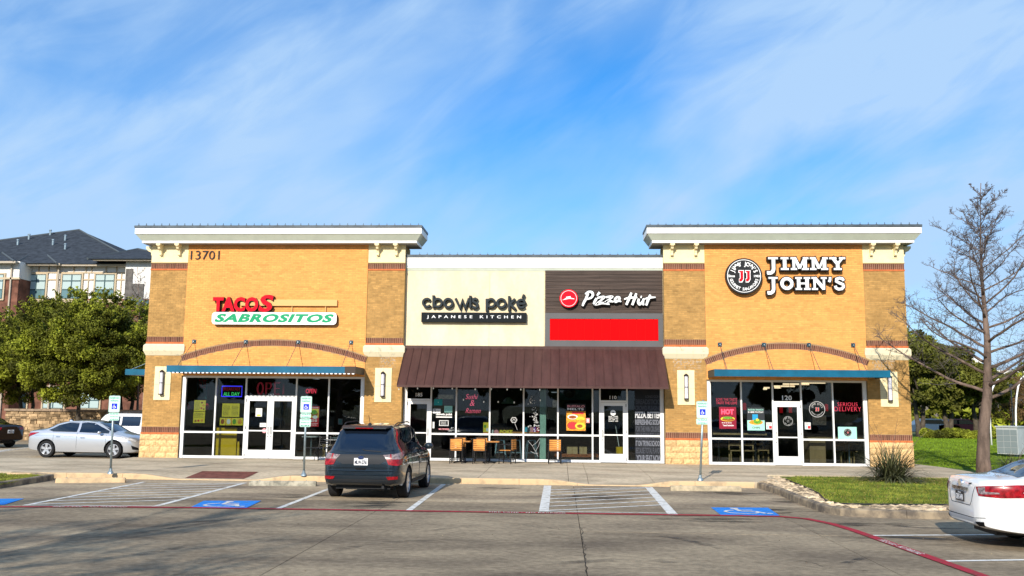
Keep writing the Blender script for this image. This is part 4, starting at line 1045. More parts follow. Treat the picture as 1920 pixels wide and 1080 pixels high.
# ---- wall lamps
FROST = pm('frosted_acrylic', (.66, .66, .72), .3, .05, 4); BRZ = pm('dark_bronze_metal', (.055, .045, .05), .4, metal=.6)
for i, (x0, x1) in enumerate(PIL):
    x = (x0+x1)/2; lab = ['leftmost frosted cylinder wall lamp beside the left teal canopy', 'frosted wall lamp between the left canopy and the brown awning', 'frosted wall lamp between the brown awning and the right canopy', 'rightmost frosted cylinder wall lamp beside the bare tree'][i]
    t = empty('wall_lamp', (x, -.03, 2.5), lab, 'wall lamp', 'cylinder lamps on the pillars')
    yl = -.115; mb = MB(); mb.box(x-.05, x+.05, -.06, -.029, 2.46, 3.24); mb.build('backplate', BRZ, t)
    mb = MB(); mb.lathe([(.062, 2.46), (.062, 3.24)], 18, 'z', (x, yl, 0)); 
    mb.build('diffuser', FROST, t, smooth=False)
    for za, zb in ((2.42, 2.46), (3.24, 3.28)):
        mb = MB(); mb.lathe([(.085, za), (.085, zb)] if za < 3 else [(.085, za), (.085, zb), (.02, zb+.05)], 18, 'z', (x, yl, 0)); mb.build('cap', BRZ, t)
    mb = MB(); mb.lathe([(.066, 2.84), (.068, 2.85), (.066, 2.865)], 18, 'z', (x, yl, 0)); mb.build('band', BRZ, t)
    for q in (-.068, .068):
        mb = MB(); mb.box(x+q-.006, x+q+.006, yl-.01, yl+.01, 2.45, 3.25); mb.build('stay', BRZ, t)

# ---- posters, stickers and neon behind the glass
def neon(name, c, e): return pm(name, c, .4, emit=e)
NRED = neon('neon_red', (1, .06, .10), 1.3); NBLUE = neon('neon_blue', (.06, .05, 1), 1.6); NGRN = neon('neon_green', (.08, .9, .2), 1.0); NDIM = neon('neon_dim_red', (.45, .03, .05), .35)
NPINK = neon('neon_pink', (1, .12, .2), 1.1)
PY = pm('poster_yellow', (.80, .62, .04), .5, .05, 5); PW = pm('poster_white', (.72, .72, .70), .5); PR = pm('poster_red', (.6, .03, .04), .5); PMINT = pm('poster_mint', (.35, .68, .58), .5)
PMAR = pm('poster_maroon', (.24, .01, .03), .5); PTEAL = pm('poster_teal', (.02, .28, .28), .5); PORG = pm('food_orange', (.75, .30, .03), .6, .4, 20); PBRN = pm('food_brown', (.30, .08, .02), .6, .5, 25); PGRN = pm('food_green', (.12, .32, .03), .6, .4, 25); PPNK = pm('poster_pink', (.75, .30, .32), .5)
def poster(box, Y, mat, label, items=(), name='poster', cat='poster', group=None):
    """items: (kind, u0,u1,v0,v1, mat|text) in unit coordinates of the sheet"""
    x0, x1, z0, z1 = box; t = empty(name, ((x0+x1)/2, Y, z0), label, cat, group)
    mb = MB(); mb.box(x0, x1, Y, Y+.006, z0, z1); mb.build('sheet', mat, t); k = 0
    for it in items:
        k += 1; kind, u0, u1, v0, v1 = it[:5]; b = (x0+u0*(x1-x0), x0+u1*(x1-x0), z0+v0*(z1-z0), z0+v1*(z1-z0)); y = Y-.0012-k*.0005
        if kind == 'r': mb = MB(); mb.box(b[0], b[1], y, Y-.0006, b[2], b[3]); mb.build('picture', it[5], t)
        elif kind == 'd':
            mb = MB(); c = ((b[0]+b[1])/2, (b[2]+b[3])/2); mb.prism([(c[0]+(b[1]-b[0])/2*cos(a), c[1]+(b[3]-b[2])/2*sin(a)) for a in np.linspace(0, 2*pi, 18)[:-1]], y, Y-.0006); mb.build('picture', it[5], t)
        elif kind == 't': word(it[6], b, y-.001, 0, it[5], t, it[7] if len(it) > 7 else .02, split=False, name='lettering')
        elif kind == 'l':                      # lines of small print
            n = it[6]; rr = random.Random(k); mb = MB()
            for q in range(n):
                zc = b[3]-(q+.5)*(b[3]-b[2])/n; x = b[0]
                while x < b[1]*(.999): 
                    w = rr.uniform(.05, .14)*(b[1]-b[0])+.004; 
                    if x+w > b[1]: break
                    mb.box(x, x+w, y, Y-.0006, zc-.2*(b[3]-b[2])/n, zc+.2*(b[3]-b[2])/n); x += w+.01+.02*(b[1]-b[0])
            if mb.f: mb.build('small_print', it[5], t, kind='stuff')
    return t
INK = pm('print_ink', (.04, .03, .03), .6)
YPN = YL+.075
menu = lambda s_=0: [('l', .08, .5, .1, .9, INK, 7), ('d', .58, .78, .7, .86, PBRN), ('d', .70, .92, .45, .62, PORG), ('d', .56, .74, .2, .36, PR), ('d', .78, .93, .12, .27, PBRN)]
poster(zbox(364, 385.5, 750.5, 771, YPN), YPN, PY, 'upper yellow menu sheet in the leftmost window', menu(), 'menu_sheet', 'menu')
poster(zbox(362.5, 384, 772, 793, YPN), YPN, PY, 'lower yellow menu sheet in the leftmost window', [('l', .08, .92, .45, .92, INK, 4), ('d', .1, .3, .08, .28, PBRN), ('d', .36, .56, .1, .3, PR), ('d', .66, .86, .12, .36, PORG)], 'menu_sheet', 'menu')
poster(zbox(416.5, 449, 756.5, 781.5, YPN), YPN, PY, 'wide yellow menu board left of the double doors', [('l', .06, .44, .1, .85, INK, 8), ('l', .56, .94, .1, .85, INK, 8)], 'menu_sheet', 'menu')
poster(zbox(412, 455.5, 783.5, 797.5, YPN), YPN, PY, 'long strip of food pictures below the wide yellow menu', [('d', .04, .2, .15, .85, PBRN), ('r', .25, .27, 0, 1, PR), ('d', .3, .46, .15, .85, PW), ('r', .5, .52, 0, 1, PR), ('d', .55, .71, .15, .85, PGRN), ('d', .78, .95, .15, .85, PORG)], 'food_strip', 'poster')
poster(zbox(581, 598, 762, 800, YPN), YPN, PR, 'red and yellow burger poster behind the middle parking sign', [('r', .05, .95, .45, .88, PY), ('d', .1, .9, .5, .76, PBRN), ('d', .15, .8, .6, .82, PGRN), ('d', .3, .85, .38, .56, PW), ('t', .08, .9, .9, .97, SIGNW, 'Burgers'), ('t', .1, .8, .22, .36, SIGNW, '$10'), ('l', .1, .9, .04, .18, SIGNW, 2)], 'poster', 'poster')
poster(zbox(479.5, 491.5, 765.5, 781, YPN-.04), YPN-.045, PW, 'white notice on the left leaf of the double doors', [('l', .15, .85, .35, .9, INK, 4), ('r', .2, .8, .06, .25, PY)], 'notice', 'notice')
poster(zbox(487, 499, 793, 800.5, YPN-.045), YPN-.045, PW, 'small pale sticker by the handle of the double doors', [('l', .1, .9, .2, .8, INK, 2)], 'notice', 'notice')
t = thing_at('sticker', 495.5, 807, YPN-.045, 'round red sticker beside the double door handles', 'sticker'); c = F(495.5, 807.5, YPN-.045); mb = MB(); disc(mb, c[0], c[1], .085, YPN-.045, YPN-.04, 20); mb.build('disc', PPNK, t)
# yellow cabinets inside the taco shop
YEL = pm('yellow_cabinet', (.82, .50, .01), .6, .05, 3)
b_ = zbox(405, 443, 803, 857, .5); t = empty('yellow_board', (b_[0], .5, SW), 'tall yellow board standing inside the window left of the double doors', 'board')
mb = MB(); mb.box(b_[0], b_[1], .5, .56, SW, b_[3]); mb.build('board', YEL, t); mb = MB(); mb.box(b_[0], b_[1], .49, .5, b_[3]-.03, b_[3]+.02); mb.build('top_rail', YEL, t)
a = F(446, 856, .5); b2 = F(449, 828, .5); t = empty('caution_stand', (a[0], .5, SW), 'narrow yellow folding floor sign next to the yellow board', 'floor sign')
mb = MB(); mb.hexa([(a[0]-.04, .46, SW), (a[0]+.06, .46, SW), (a[0]+.06, .48, SW), (a[0]-.04, .48, SW), (b2[0]-.07, .5, b2[1]), (b2[0]-.01, .5, b2[1]), (b2[0]-.01, .52, b2[1]), (b2[0]-.07, .52, b2[1])]); mb.build('panel', YEL, t)
mb = MB(); mb.hexa([(a[0]-.04, .66, SW), (a[0]+.06, .66, SW), (a[0]+.06, .68, SW), (a[0]-.04, .68, SW), (b2[0]-.07, .53, b2[1]), (b2[0]-.01, .53, b2[1]), (b2[0]-.01, .55, b2[1]), (b2[0]-.07, .55, b2[1])]); mb.build('panel', YEL, t)
for px in (352.5, 388):
    c = F(px, 762.5, .6); t = empty('paper_lantern', (c[0], .6, c[1]), 'small red lantern %s the yellow menu sheets' % ('left of' if px < 370 else 'right of'), 'lantern', 'red lanterns in the leftmost window')
    mb = MB(); mb.lathe([(.03, c[1]-.12), (.075, c[1]-.06), (.085, c[1]), (.075, c[1]+.06), (.03, c[1]+.12)], 12, 'z', (c[0], .6, 0)); mb.build('shade', PR, t, smooth=True)
    mb = MB(); mb.tube([(c[0], .6, c[1]+.12), (c[0], .6, 3.3)], .004, 4); mb.build('cord', BLACK, t)
# interior uprights seen in the first window
t = empty('plant_stand', (FX(365, 1.2), 1.2, SW), 'pale green banner hanging inside the leftmost window', 'banner'); b_ = zbox(369, 389, 706, 748, 1.2)
mb = MB(); mb.box(b_[0], b_[1], 1.2, 1.21, b_[2], b_[3]); mb.build('cloth', pm('dim_green', (.04, .12, .11), .8), t); 
word('TACOS', (b_[0]+.06, b_[1]-.05, b_[3]-.45, b_[3]-.1), 1.19, 0, PR, t, .03, split=False, name='lettering')
def tubepoly(mb, pts, r, Y): mb.tube([(x, Y, z) for x, z in pts], r, 5)
# ALL DAY neon
YN = YL+.10; t = thing_at('neon_sign', 435, 733, YN, 'neon window sign with blue border, red BREAKFAST and green ALL DAY', 'neon sign')
b_ = zbox(415, 454.5, 723, 744.5, YN); mb = MB(); mb.box(b_[0], b_[1], YN+.02, YN+.03, b_[2], b_[3]); mb.build('panel', BLACK, t)
mb = MB(); tubepoly(mb, [(b_[0]+.02, b_[2]+.02), (b_[1]-.02, b_[2]+.02), (b_[1]-.02, b_[3]-.02), (b_[0]+.02, b_[3]-.02), (b_[0]+.02, b_[2]+.02)], .016, YN); mb.build('border_tube', NBLUE, t)
word('BREAKFAST', zbox(418, 451, 726, 732.5, YN), YN, .01, pm('nbr', (.5, .02, .03), .4, emit=.3), t, 0, split=False, name='lettering'); word('ALL DAY', zbox(419, 449, 735.5, 742, YN), YN, .01, NGRN, t, -.005, split=False, name='lettering')
MATS['nbr'].name = 'neon_dark_red'
# big OPEN (LED dots, dim) above the doors
t = thing_at('neon_sign', 512, 729, YN+.2, 'large dim red OPEN letters behind the transom of the double doors', 'neon sign')
V, Fc = text2d('OPEN', 0, 1.1)
for c, pts in zip('OPEN', (([(.5+.5*cos(a), .5+.5*sin(a)) for a in np.linspace(0, 2*pi, 22)],), ([(0, 0), (0, 1), (.8, .95), (.9, .7), (.7, .5), (0, .48)],), ([(.9, 0), (0, 0), (0, 1), (.9, 1)], [(0, .5), (.8, .5)]), ([(0, 0), (0, 1), (1, 0), (1, 1)],))):
    i = 'OPEN'.index(c); bx = zbox(482+i*16.2, 494+i*16.2, 717, 740, YN+.2)
    for off in (0, .035):
        mb = MB()
        for s_ in pts: tubepoly(mb, [(bx[0]+off+(bx[1]-bx[0]-2*off)*u, bx[2]+off+(bx[3]-bx[2]-2*off)*v) for u, v in s_], .011, YN+.2)
        mb.build('letter_tube', NDIM, t)
# oval OPEN
t = thing_at('neon_sign', 582, 733, YN, 'small oval neon OPEN sign above the burger poster', 'neon sign')
b_ = zbox(571, 595.5, 725.5, 741.5, YN); c = ((b_[0]+b_[1])/2, (b_[2]+b_[3])/2); mb = MB(); tubepoly(mb, [(c[0]+(b_[1]-b_[0])/2*cos(a), c[1]+(b_[3]-b_[2])/2*sin(a)) for a in np.linspace(0, 2*pi, 30)], .012, YN); mb.build('border_tube', pm('dim_tube', (.12, .16, .17), .4), t)
word('OPEN', zbox(573.5, 593, 729, 737.5, YN), YN, .01, NRED, t, .0, 1, .15, split=False, name='lettering')
# unit numbers
def num(txt, box, Y, lab):
    x0, x1, z0, z1 = box; t = empty('unit_number', ((x0+x1)/2, Y, z0), lab, 'number'); word(txt, box, Y-.003, 0, SIGNW, t, .02, 1.05, name='digit')
num('102', zbox(503.5, 514, 738.5, 742.5, YL+.04), YL+.04, 'small white unit number over the double doors')
num('185', zbox(779.5, 792, 736.5, 743.5, YM+.04), YM+.04, 'white unit number 185 over the left door under the awning')
num('110', zbox(1143, 1156, 742, 748.5, YM+.04), YM+.04, 'white unit number 110 over the right door under the awning')
num('120', zbox(1466.5, 1484.5, 741.5, 750.5, YL+.04), YL+.04, 'white unit number 120 over the right shop door')
# poke shop window
YW = YM+.04
t = thing_at('neon_sign', 887, 757, YW+.1, 'pink script neon reading Sushi & Ramen in the poke shop window', 'neon sign')
word('Sushi', zbox(873, 896, 739, 748.5, YW+.1), YW+.1, .008, NPINK, t, -.008, 1, .35, split=False, name='lettering'); word('&', zbox(881, 890, 750, 761, YW+.1), YW+.1, .008, NPINK, t, -.008, 1, .2, split=False, name='lettering')
word('Ramen', zbox(873, 901, 765.5, 774.5, YW+.1), YW+.1, .008, NPINK, t, -.008, 1, .35, split=False, name='lettering')
poster(zbox(814, 829.5, 748.5, 760, YW), YW, PTEAL, 'teal notice in the window right of door 185', [('d', .45, .55, .4, .6, PMINT)], 'notice', 'notice')
poster(zbox(833, 848, 761, 773, YW), YW, PMINT, 'pale green notice in the window right of door 185', [('l', .1, .9, .1, .9, PTEAL, 4)], 'notice', 'notice')
poster(zbox(811.5, 826, 766.5, 775, YW), YW, PW, 'small white card with the number 75 in the window right of door 185', [('t', .08, .42, .3, .9, INK, '75'), ('l', .5, .95, .3, .8, INK, 2)], 'notice', 'notice')
t = thing_at('window_lettering', 832, 777, YW, 'white cbowls poké lettering on glass above a framed hours sticker', 'lettering')
word('cbowls poké', zbox(817.5, 847.5, 774.5, 780, YW), YW, 0, SIGNW, t, .03, split=False, name='lettering'); mb = MB(); b_ = zbox(817.5, 847.5, 781, 783, YW); mb.box(b_[0], b_[1], YW-.002, YW+.002, b_[2], b_[3]); mb.build('bar', SIGNW, t)
word('469.729.8525', zbox(822, 842, 803, 806, YW), YW, 0, PPNK, t, .03, split=False, name='lettering')
poster(zbox(823.5, 841, 788, 798.5, YW), YW, PW, 'framed black opening hours sticker in the window right of door 185', [('r', .07, .93, .1, .9, BLACK), ('l', .2, .8, .2, .8, PW, 3)], 'notice', 'notice')
poster(zbox(811, 814.5, 791, 803, YW), YW, PW, 'narrow white sticker beside door 185', [('l', .2, .8, .1, .9, INK, 5)], 'notice', 'notice')
poster(zbox(906, 917, 792, 813, YW+.05), YW+.05, PY, 'yellow and white sheet at the foot of the neon window', [('d', .1, .5, .5, .8, PGRN), ('d', .5, .9, .2, .5, PW), ('r', 0, 1, 0, .1, PR)], 'poster', 'poster')
t = thing_at('window_lettering', 935, 809, YW+.05, 'cutout letters I love POKE in yellow and pink along the window foot', 'lettering')
word('I', zbox(922.5, 925, 806, 813.5, YW+.05), YW+.05, .01, PW, t, .03, name='letter'); c = F(930.5, 810, YW+.05); mb = MB(); disc(mb, c[0], c[1], .085, YW+.05, YW+.06, 16); mb.build('heart', PPNK, t)
word('POKE', zbox(937, 961, 806, 813.5, YW+.05), YW+.05, .01, PY, t, .05, name='letter')
# maneki / blossoms sticker
WS = pm('white_sticker', (.42, .42, .41), .5)
t = thing_at('window_sticker', 964, 787, YW, 'white round paw sticker in the window above a thin stem', 'sticker'); c = F(963.5, 787.5, YW)
mb = MB(); mb.ribbon([(c[0]+.10*cos(a)*(1+.1*cos(6*a)), c[1]+.09*sin(a)*(1+.1*cos(6*a))) for a in np.linspace(0, 2*pi, 30)], .03, YW-.002, YW+.002); mb.ribbon([(c[0]-.05, c[1]-.03), (c[0], c[1]+.04), (c[0]+.05, c[1]-.03)], .02, YW-.003, YW+.002); mb.build('outline', WS, t)
mb = MB(); d = F(970, 806, YW); mb.ribbon([(c[0]+.03, c[1]-.1), d], .012, YW-.002, YW+.002); mb.build('stem', WS, t)
t = thing_at('blossom_sticker', 1000, 770, YW, 'white cherry blossom decal climbing the glass left of the green column', 'sticker')
rr_ = random.Random(4)
for i in range(60):
    u = rr_.random(); px = 985+27*(.35+.5*u)+rr_.gauss(0, 6*(.4+u*.6)); py = 748+60*u+rr_.gauss(0, 3)
    if not 986 < px < 1011: continue
    c = F(px, py, YW); mb = MB(); a0 = rr_.random()*6; s_ = rr_.uniform(.018, .042)
    mb.prism([(c[0]+s_*(1 if j % 2 else .5)*cos(a0+j*pi/5), c[1]+s_*(1 if j % 2 else .5)*sin(a0+j*pi/5)) for j in range(10)], YW-.0015, YW+.001); mb.build('petal', WS, t)
for i, (q) in enumerate(([(1009, 856), (1004, 846), (998, 836), (990, 826)], [(1004, 846), (1010, 836), (1012, 828)], [(998, 836), (1006, 830), (1012, 822)], [(1009, 850), (1002, 850), (995, 846)])):
    mb = MB(); mb.ribbon([F(x, y, YW) for x, y in q], .011, YW-.0015-.0004*i, YW+.001); mb.build('branch', WS, t)
# pizza poster
poster(zbox(1062, 1098, 757, 807.5, YW), YW, PORG, 'tall pizza poster left of door 110', [('r', 0, 1, .72, 1, BLACK), ('t', .05, .95, .86, .95, PPNK, 'BUFFALO'), ('t', .05, .9, .76, .84, SIGNW, 'MELTS'), ('d', .03, .62, .04, .34, PBRN), ('d', .08, .56, .07, .31, PR), ('d', .45, .98, .06, .3, PY), ('d', .55, .85, .1, .24, PBRN), ('d', .05, .6, .42, .6, PW), ('d', .12, .52, .44, .56, PBRN), ('d', .5, .95, .36, .52, PY), ('r', .3, .9, .62, .70, PR), ('d', .55, .95, .3, .42, PORG)], 'poster', 'poster')
poster(zbox(1099, 1105.5, 784, 793, YW), YW, PPNK, 'small pink card at the right edge of the pizza poster', [('d', .2, .8, .2, .8, PW)], 'notice', 'notice')
t = thing_at('window_logo', 1067, 735, 1.2, 'dim round hut logo on the wall behind the pizza poster window', 'logo'); c = F(1067.5, 735, 1.2); mb = MB(); disc(mb, c[0], c[1], .22, 1.2, 1.21, 30); mb.build('disc', DARK, t)
b_ = zbox(1050, 1108, 726, 750, 1.3); mb = MB(); mb.box(b_[0], b_[1], 1.25, 1.3, b_[2], b_[3]+.4); mb.build('board', pm('dim_teal_wall', (.03, .10, .11), .7), t)
mb = MB(); mb.prism([(c[0]-.12, c[1]-.05), (c[0]-.03, c[1]+.0), (c[0]-.03, c[1]+.05), (c[0]+.05, c[1]+.05), (c[0]+.06, c[1]), (c[0]+.13, c[1]-.03)], 1.19, 1.199); mb.build('hut_roof', GREYP, t)
t = thing_at('door_lettering', 1149, 782, YM+.04, 'white round logo and opening hours on the glass of door 110', 'lettering'); c = F(1149.5, 774, YM+.03); mb = MB(); disc(mb, c[0], c[1], .10, YM+.032, YM+.036, 24); mb.build('disc', SIGNW, t)
mb = MB(); mb.prism([(c[0]-.06, c[1]-.02), (c[0]-.02, c[1]+.0), (c[0]-.02, c[1]+.02), (c[0]+.03, c[1]+.025), (c[0]+.03, c[1]), (c[0]+.06, c[1]-.01)], YM+.029, YM+.031); mb.build('hut_roof', BLACK, t)
for i, tx in enumerate(('MON - THURS', 'FRIDAY 11AM', 'SAT 11AM - 12', 'SUNDAY  11PM')): word(tx, zbox(1141, 1158.5, 780+i*2.9, 782+i*2.9, YM+.035), YM+.035, 0, SIGNW, t, .02, split=False, name='lettering')
# text wall right of door 110
t = thing_at('window_graphic', 1215, 800, YW, 'tall dark glass graphic of stacked grey words, PIZZA and BETTER among them', 'window graphic')
b_ = zbox(1190.5, 1239, 742, 867, YW); mb = MB(); mb.box(b_[0], b_[1], YW+.001, YW+.004, SW+.07, 2.98); mb.build('film', pm('film', (.012, .014, .018), .4), t)
MATS['film'].name = 'dark_film'
TG = [pm('print_grey', (.16, .17, .20), .6), pm('print_dim', (.055, .06, .075), .6), pm('print_pale', (.55, .56, .58), .6)]
rows = [(741, 'LONG GONE', 1, 1210, 1239), (748.5, 'BREADSTICKS', 1, 1192, 1239), (760.5, 'CROWD PLEASING', 1, 1191, 1239), (772, 'PIZZA. BETTER', 2, 1191, 1239), (786.5, 'REFRESHING SODA', 0, 1191, 1239), (799, 'FOR THE WIN CRUSHED', 1, 1192, 1239), (812, 'BRING IT DO IT FLAVOR', 1, 1192, 1239), (826, 'IT ON TRYING SCHOOL', 0, 1192, 1239), (839, 'BECAUSE TOTAL FLAVOR', 1, 1192, 1239), (853, 'YOUR SEAT NOW', 0, 1193, 1240)]
for i, (py, tx, g, a, b) in enumerate(rows):
    h = (rows[i+1][0]-py if i < len(rows)-1 else 14.5)-2.2; word(tx, zbox(a, b, py, py+h, YW), YW-.001, 0, TG[g], t, .035, .92, split=False, name='lettering')
# sandwich shop glass
YR = YL+.035
t = thing_at('neon_sign', 1375, 754, YR+.1, 'red neon reading LOVE THE TASTE TASTE THE LOVE above the HOT poster', 'neon sign')
word('LOVE THE TASTE', zbox(1343, 1382, 746.5, 751.5, YR+.1), YR+.1, .008, NRED, t, -.005, 1.05, split=False, name='lettering'); word('TASTE THE LOVE', zbox(1343, 1382, 753, 758, YR+.1), YR+.1, .008, NRED, t, -.005, 1.05, split=False, name='lettering')
poster(zbox(1348.5, 1380.5, 763, 804, YR), YR, PMAR, 'dark red HOT sandwich poster in the right shop', [('t', .12, .86, .66, .9, NRED, 'HOT', .06), ('d', .08, .92, .34, .56, PY), ('d', .15, .9, .36, .50, PBRN), ('d', .2, .8, .44, .56, PGRN), ('l', .15, .85, .24, .3, SIGNW, 1), ('t', .2, .84, .12, .2, SIGNW, 'Toasted Sandwiches')], 'poster', 'poster')  # printed HOT letters share the neon emission: glow added, no tube there
poster(zbox(1401, 1433.5, 764, 807, YR), YR, DARK, 'dark and mint chips poster with the words TO STAY in the right shop', [('t', .06, .94, .86, .94, PMINT, 'KICKIN RANCH'), ('t', .06, .94, .76, .83, SIGNW, "IS HERE TO STAY!"), ('r', 0, 1, 0, .44, PMINT), ('r', .3, .62, .42, .7, pm('bag_blue', (.02, .3, .55), .5)), ('d', .1, .9, .24, .46, PORG), ('d', .35, .8, .28, .5, PGRN), ('d', .5, .66, .4, .52, PY), ('t', .28, .72, .08, .16, INK, 'CHIPS')], 'poster', 'poster')
MATS['bag_blue'].name = 'bag_blue_print'
for px, lab in ((1436.5, 'small notices at the edge of the window left of door 120'), (1509, 'small notices in the window right of door 120')):
    poster(zbox(px, px+11, 792, 805, YR), YR, PW, lab, [('l', .1, .9, .6, .95, INK, 2), ('r', .5, .95, .1, .5, PR), ('r', .1, .4, .1, .5, PMINT)], 'notice', 'notice')
def roundel(px, py, rr0, Y, lab, red, wht=WS, name='window_logo', back=None):
    c = F(px, py, Y); r = F(px+rr0, py, Y)[0]-c[0]; t = empty(name, (c[0], Y, c[1]-r), lab, 'logo')
    if back: mb = MB(); disc(mb, c[0], c[1], r*1.04, Y+.003, Y+.006, 30); mb.build('disc', back, t)
    mb = MB(); mb.ribbon([(c[0]+r*.97*cos(a), c[1]+r*.97*sin(a)) for a in np.linspace(0, 2*pi, 40)], r*.07, Y-.001, Y+.002); mb.build('ring', wht, t)
    JJ(c[0], c[1], r*.36, Y, t, red, wht); arctext("JIMMY JOHN'S", c[0], c[1], r*.72, r*.24, 90, 12.2, Y-.003, wht, t, bold=.02); arctext("GOURMET SANDWICHES", c[0], c[1], r*.72, r*.13, 270, 8, Y-.003, wht, t, up=False, bold=.02)
roundel(1532, 767.5, 15, YR, 'red and white round JJ logo on the glass right of door 120', PR)
roundel(1477.5, 789.5, 9, YL+.038, 'white round JJ logo on the glass of door 120', BLACK)
bp = poster(zbox(1571.5, 1606.5, 800.5, 825, YR), YR, PMINT, 'mint board with a round JJ logo at the foot of the last window', [('l', .05, .3, .04, .12, INK, 1), ('l', .65, .95, .04, .12, INK, 1)], 'poster', 'poster')
roundel(1589.5, 811, 7.2, YR-.008, 'small dark round JJ logo printed on the mint board', PR, WS, back=BLACK)
t = thing_at('neon_sign', 1590, 764, YR+.1, 'red outlined neon reading SERIOUS DELIVERY in the last window', 'neon sign')
word('SERIOUS', zbox(1570.5, 1608, 754.5, 761.5, YR+.1), YR+.1, .008, NRED, t, -.012, 1.1, split=False, name='lettering'); word('DELIVERY', zbox(1564.5, 1614.5, 763, 771, YR+.1), YR+.1, .008, NRED, t, -.012, 1.1, split=False, name='lettering')
# red pendant shades inside
for px, py, lab in ((1464.5, 767.5, 'left red pendant shade seen through door 120'), (1482, 767.5, 'right red pendant shade seen through door 120'), (1549.5, 764, 'red pendant shade behind the glass right of the round logo'), (1396, 762, 'red pendant shade left of the chips poster')):
    Yd = 1.9 if px > 1460 and px < 1490 else 1.2; c = F(px, py, Yd); t = empty('pendant_lamp', (c[0], Yd, c[1]), lab, 'lamp', 'red pendant lamps in the right shop')
    mb = MB(); mb.lathe([(.06, c[1]-.13), (.065, c[1]+.1), (.02, c[1]+.13)], 12, 'z', (c[0], Yd, 0)); mb.build('shade', pm('pendant_red', (.8, .01, .02), .4, emit=.25), t); mb = MB(); mb.tube([(c[0], Yd, c[1]+.13), (c[0], Yd, 3.35)], .006, 4); mb.build('cord', BLACK, t)
# furniture inside right shop
PWD = pm('pale_wood', (.42, .27, .12), .6, .2, 5)
def in_chair(x, y, rot, label, group, mat=PWD):
    t = empty('wooden_chair', (0, 0, 0), label, 'chair', group, local=True)
    for sx in (-.2, .2):
        mb = MB(); mb.box(sx-.02, sx+.02, -.2, -.165, 0, .45); mb.build('leg', mat, t); mb = MB(); mb.box(sx-.02, sx+.02, .17, .205, 0, .9); mb.build('leg', mat, t)
    mb = MB(); mb.box(-.22, .22, -.22, .21, .44, .47); mb.build('seat', mat, t)
    for z in (.62, .80): mb = MB(); mb.box(-.2, .2, .175, .2, z, z+.08); mb.build('back_slat', mat, t)
    t.location = (x, y, SW); t.rotation_euler = (0, 0, rot); return t
for px, lab in ((1378, 'left pale wooden chair behind the lower window of the right shop'), (1402, 'right pale wooden chair behind the lower window of the right shop')):
    in_chair(FX(px, 1.0), 1.0, 0, lab, 'pale chairs in the right shop')
b_ = zbox(1519, 1549, 826, 872, .45); t = empty('wooden_cabinet', (b_[0], .6, SW), 'tall brown wooden cabinet end inside the window right of door 120', 'cabinet'); mb = MB(); mb.box(b_[0], b_[1], .5, 1.4, SW, b_[3]+.06); mb.build('carcass', pm('cabinet_wood', (.30, .19, .09), .6, .2, 3, streak=(1, 1, .2)), t)
mb = MB(); mb.box(b_[0]-.03, b_[1]+1.9, .5, 1.45, b_[3]+.065, b_[3]+.1); mb.build('counter_top', PWD, t)
t = empty('window_bar', (6.3, .6, SW), 'pale wooden window counter behind the left panes of the right shop', 'counter'); z_ = F(1370, 814, .5)[1]; mb = MB(); mb.box(5.4, 7.3, .42, .85, z_-.02, z_+.04); mb.build('top', PWD, t)
for x in (5.6, 6.9): mb = MB(); mb.box(x, x+.06, .6, .66, SW, z_-.02); mb.build('leg', BLACK, t)
# boxes in the pizza shop window
for a, b, lab in ((1063, 1083, 'wider cardboard box low behind the glass under the pizza poster'), (1086.5, 1100.5, 'narrower cardboard box low behind the glass under the pizza poster')):
    b_ = zbox(a, b, 838, 851.5, .9); t = empty('cardboard_box', ((b_[0]+b_[1])/2, .9, b_[2]), lab, 'box', 'cardboard boxes in the pizza shop'); mb = MB(); mb.box(b_[0], b_[1], .9, 1.25, b_[2], b_[3]); mb.build('carton', pm('cardboard', (.50, .34, .16), .8, .1, 6), t); mb = MB(); c = (b_[0]+b_[1])/2; mb.box(c-.02, c+.02, .896, .8995, b_[2], b_[3]); mb.build('tape', PWD, t)
b_ = zbox(1040, 1122, 851.5, 856, .8); t = empty('low_bench', ((b_[0]+b_[1])/2, .9, SW), 'low dark bench under the cardboard boxes', 'bench'); mb = MB(); mb.box(b_[0], b_[1], .8, 1.4, b_[2]-.02, b_[3]-.0); mb.build('top', PBRN, t)
for x in (b_[0]+.1, b_[1]-.15): mb = MB(); mb.box(x, x+.05, .85, 1.3, SW, b_[2]-.02); mb.build('leg', BLACK, t)
b_ = zbox(1157, 1170, 838, 856, 1.2); t = empty('mop_bucket', ((b_[0]+b_[1])/2, 1.2, SW), 'yellow mop bucket behind the glass of door 110', 'bucket'); mb = MB(); mb.lathe([(.13, SW+.04), (.17, b_[3])], 14, 'z', ((b_[0]+b_[1])/2, 1.3, 0)); mb.build('bucket', YEL, t); mb = MB(); q = F(1154, 797, 1.3); mb.tube([((b_[0]+b_[1])/2, 1.3, .4), (q[0], 1.3, q[1])], .014, 6); mb.build('mop_handle', PW, t)
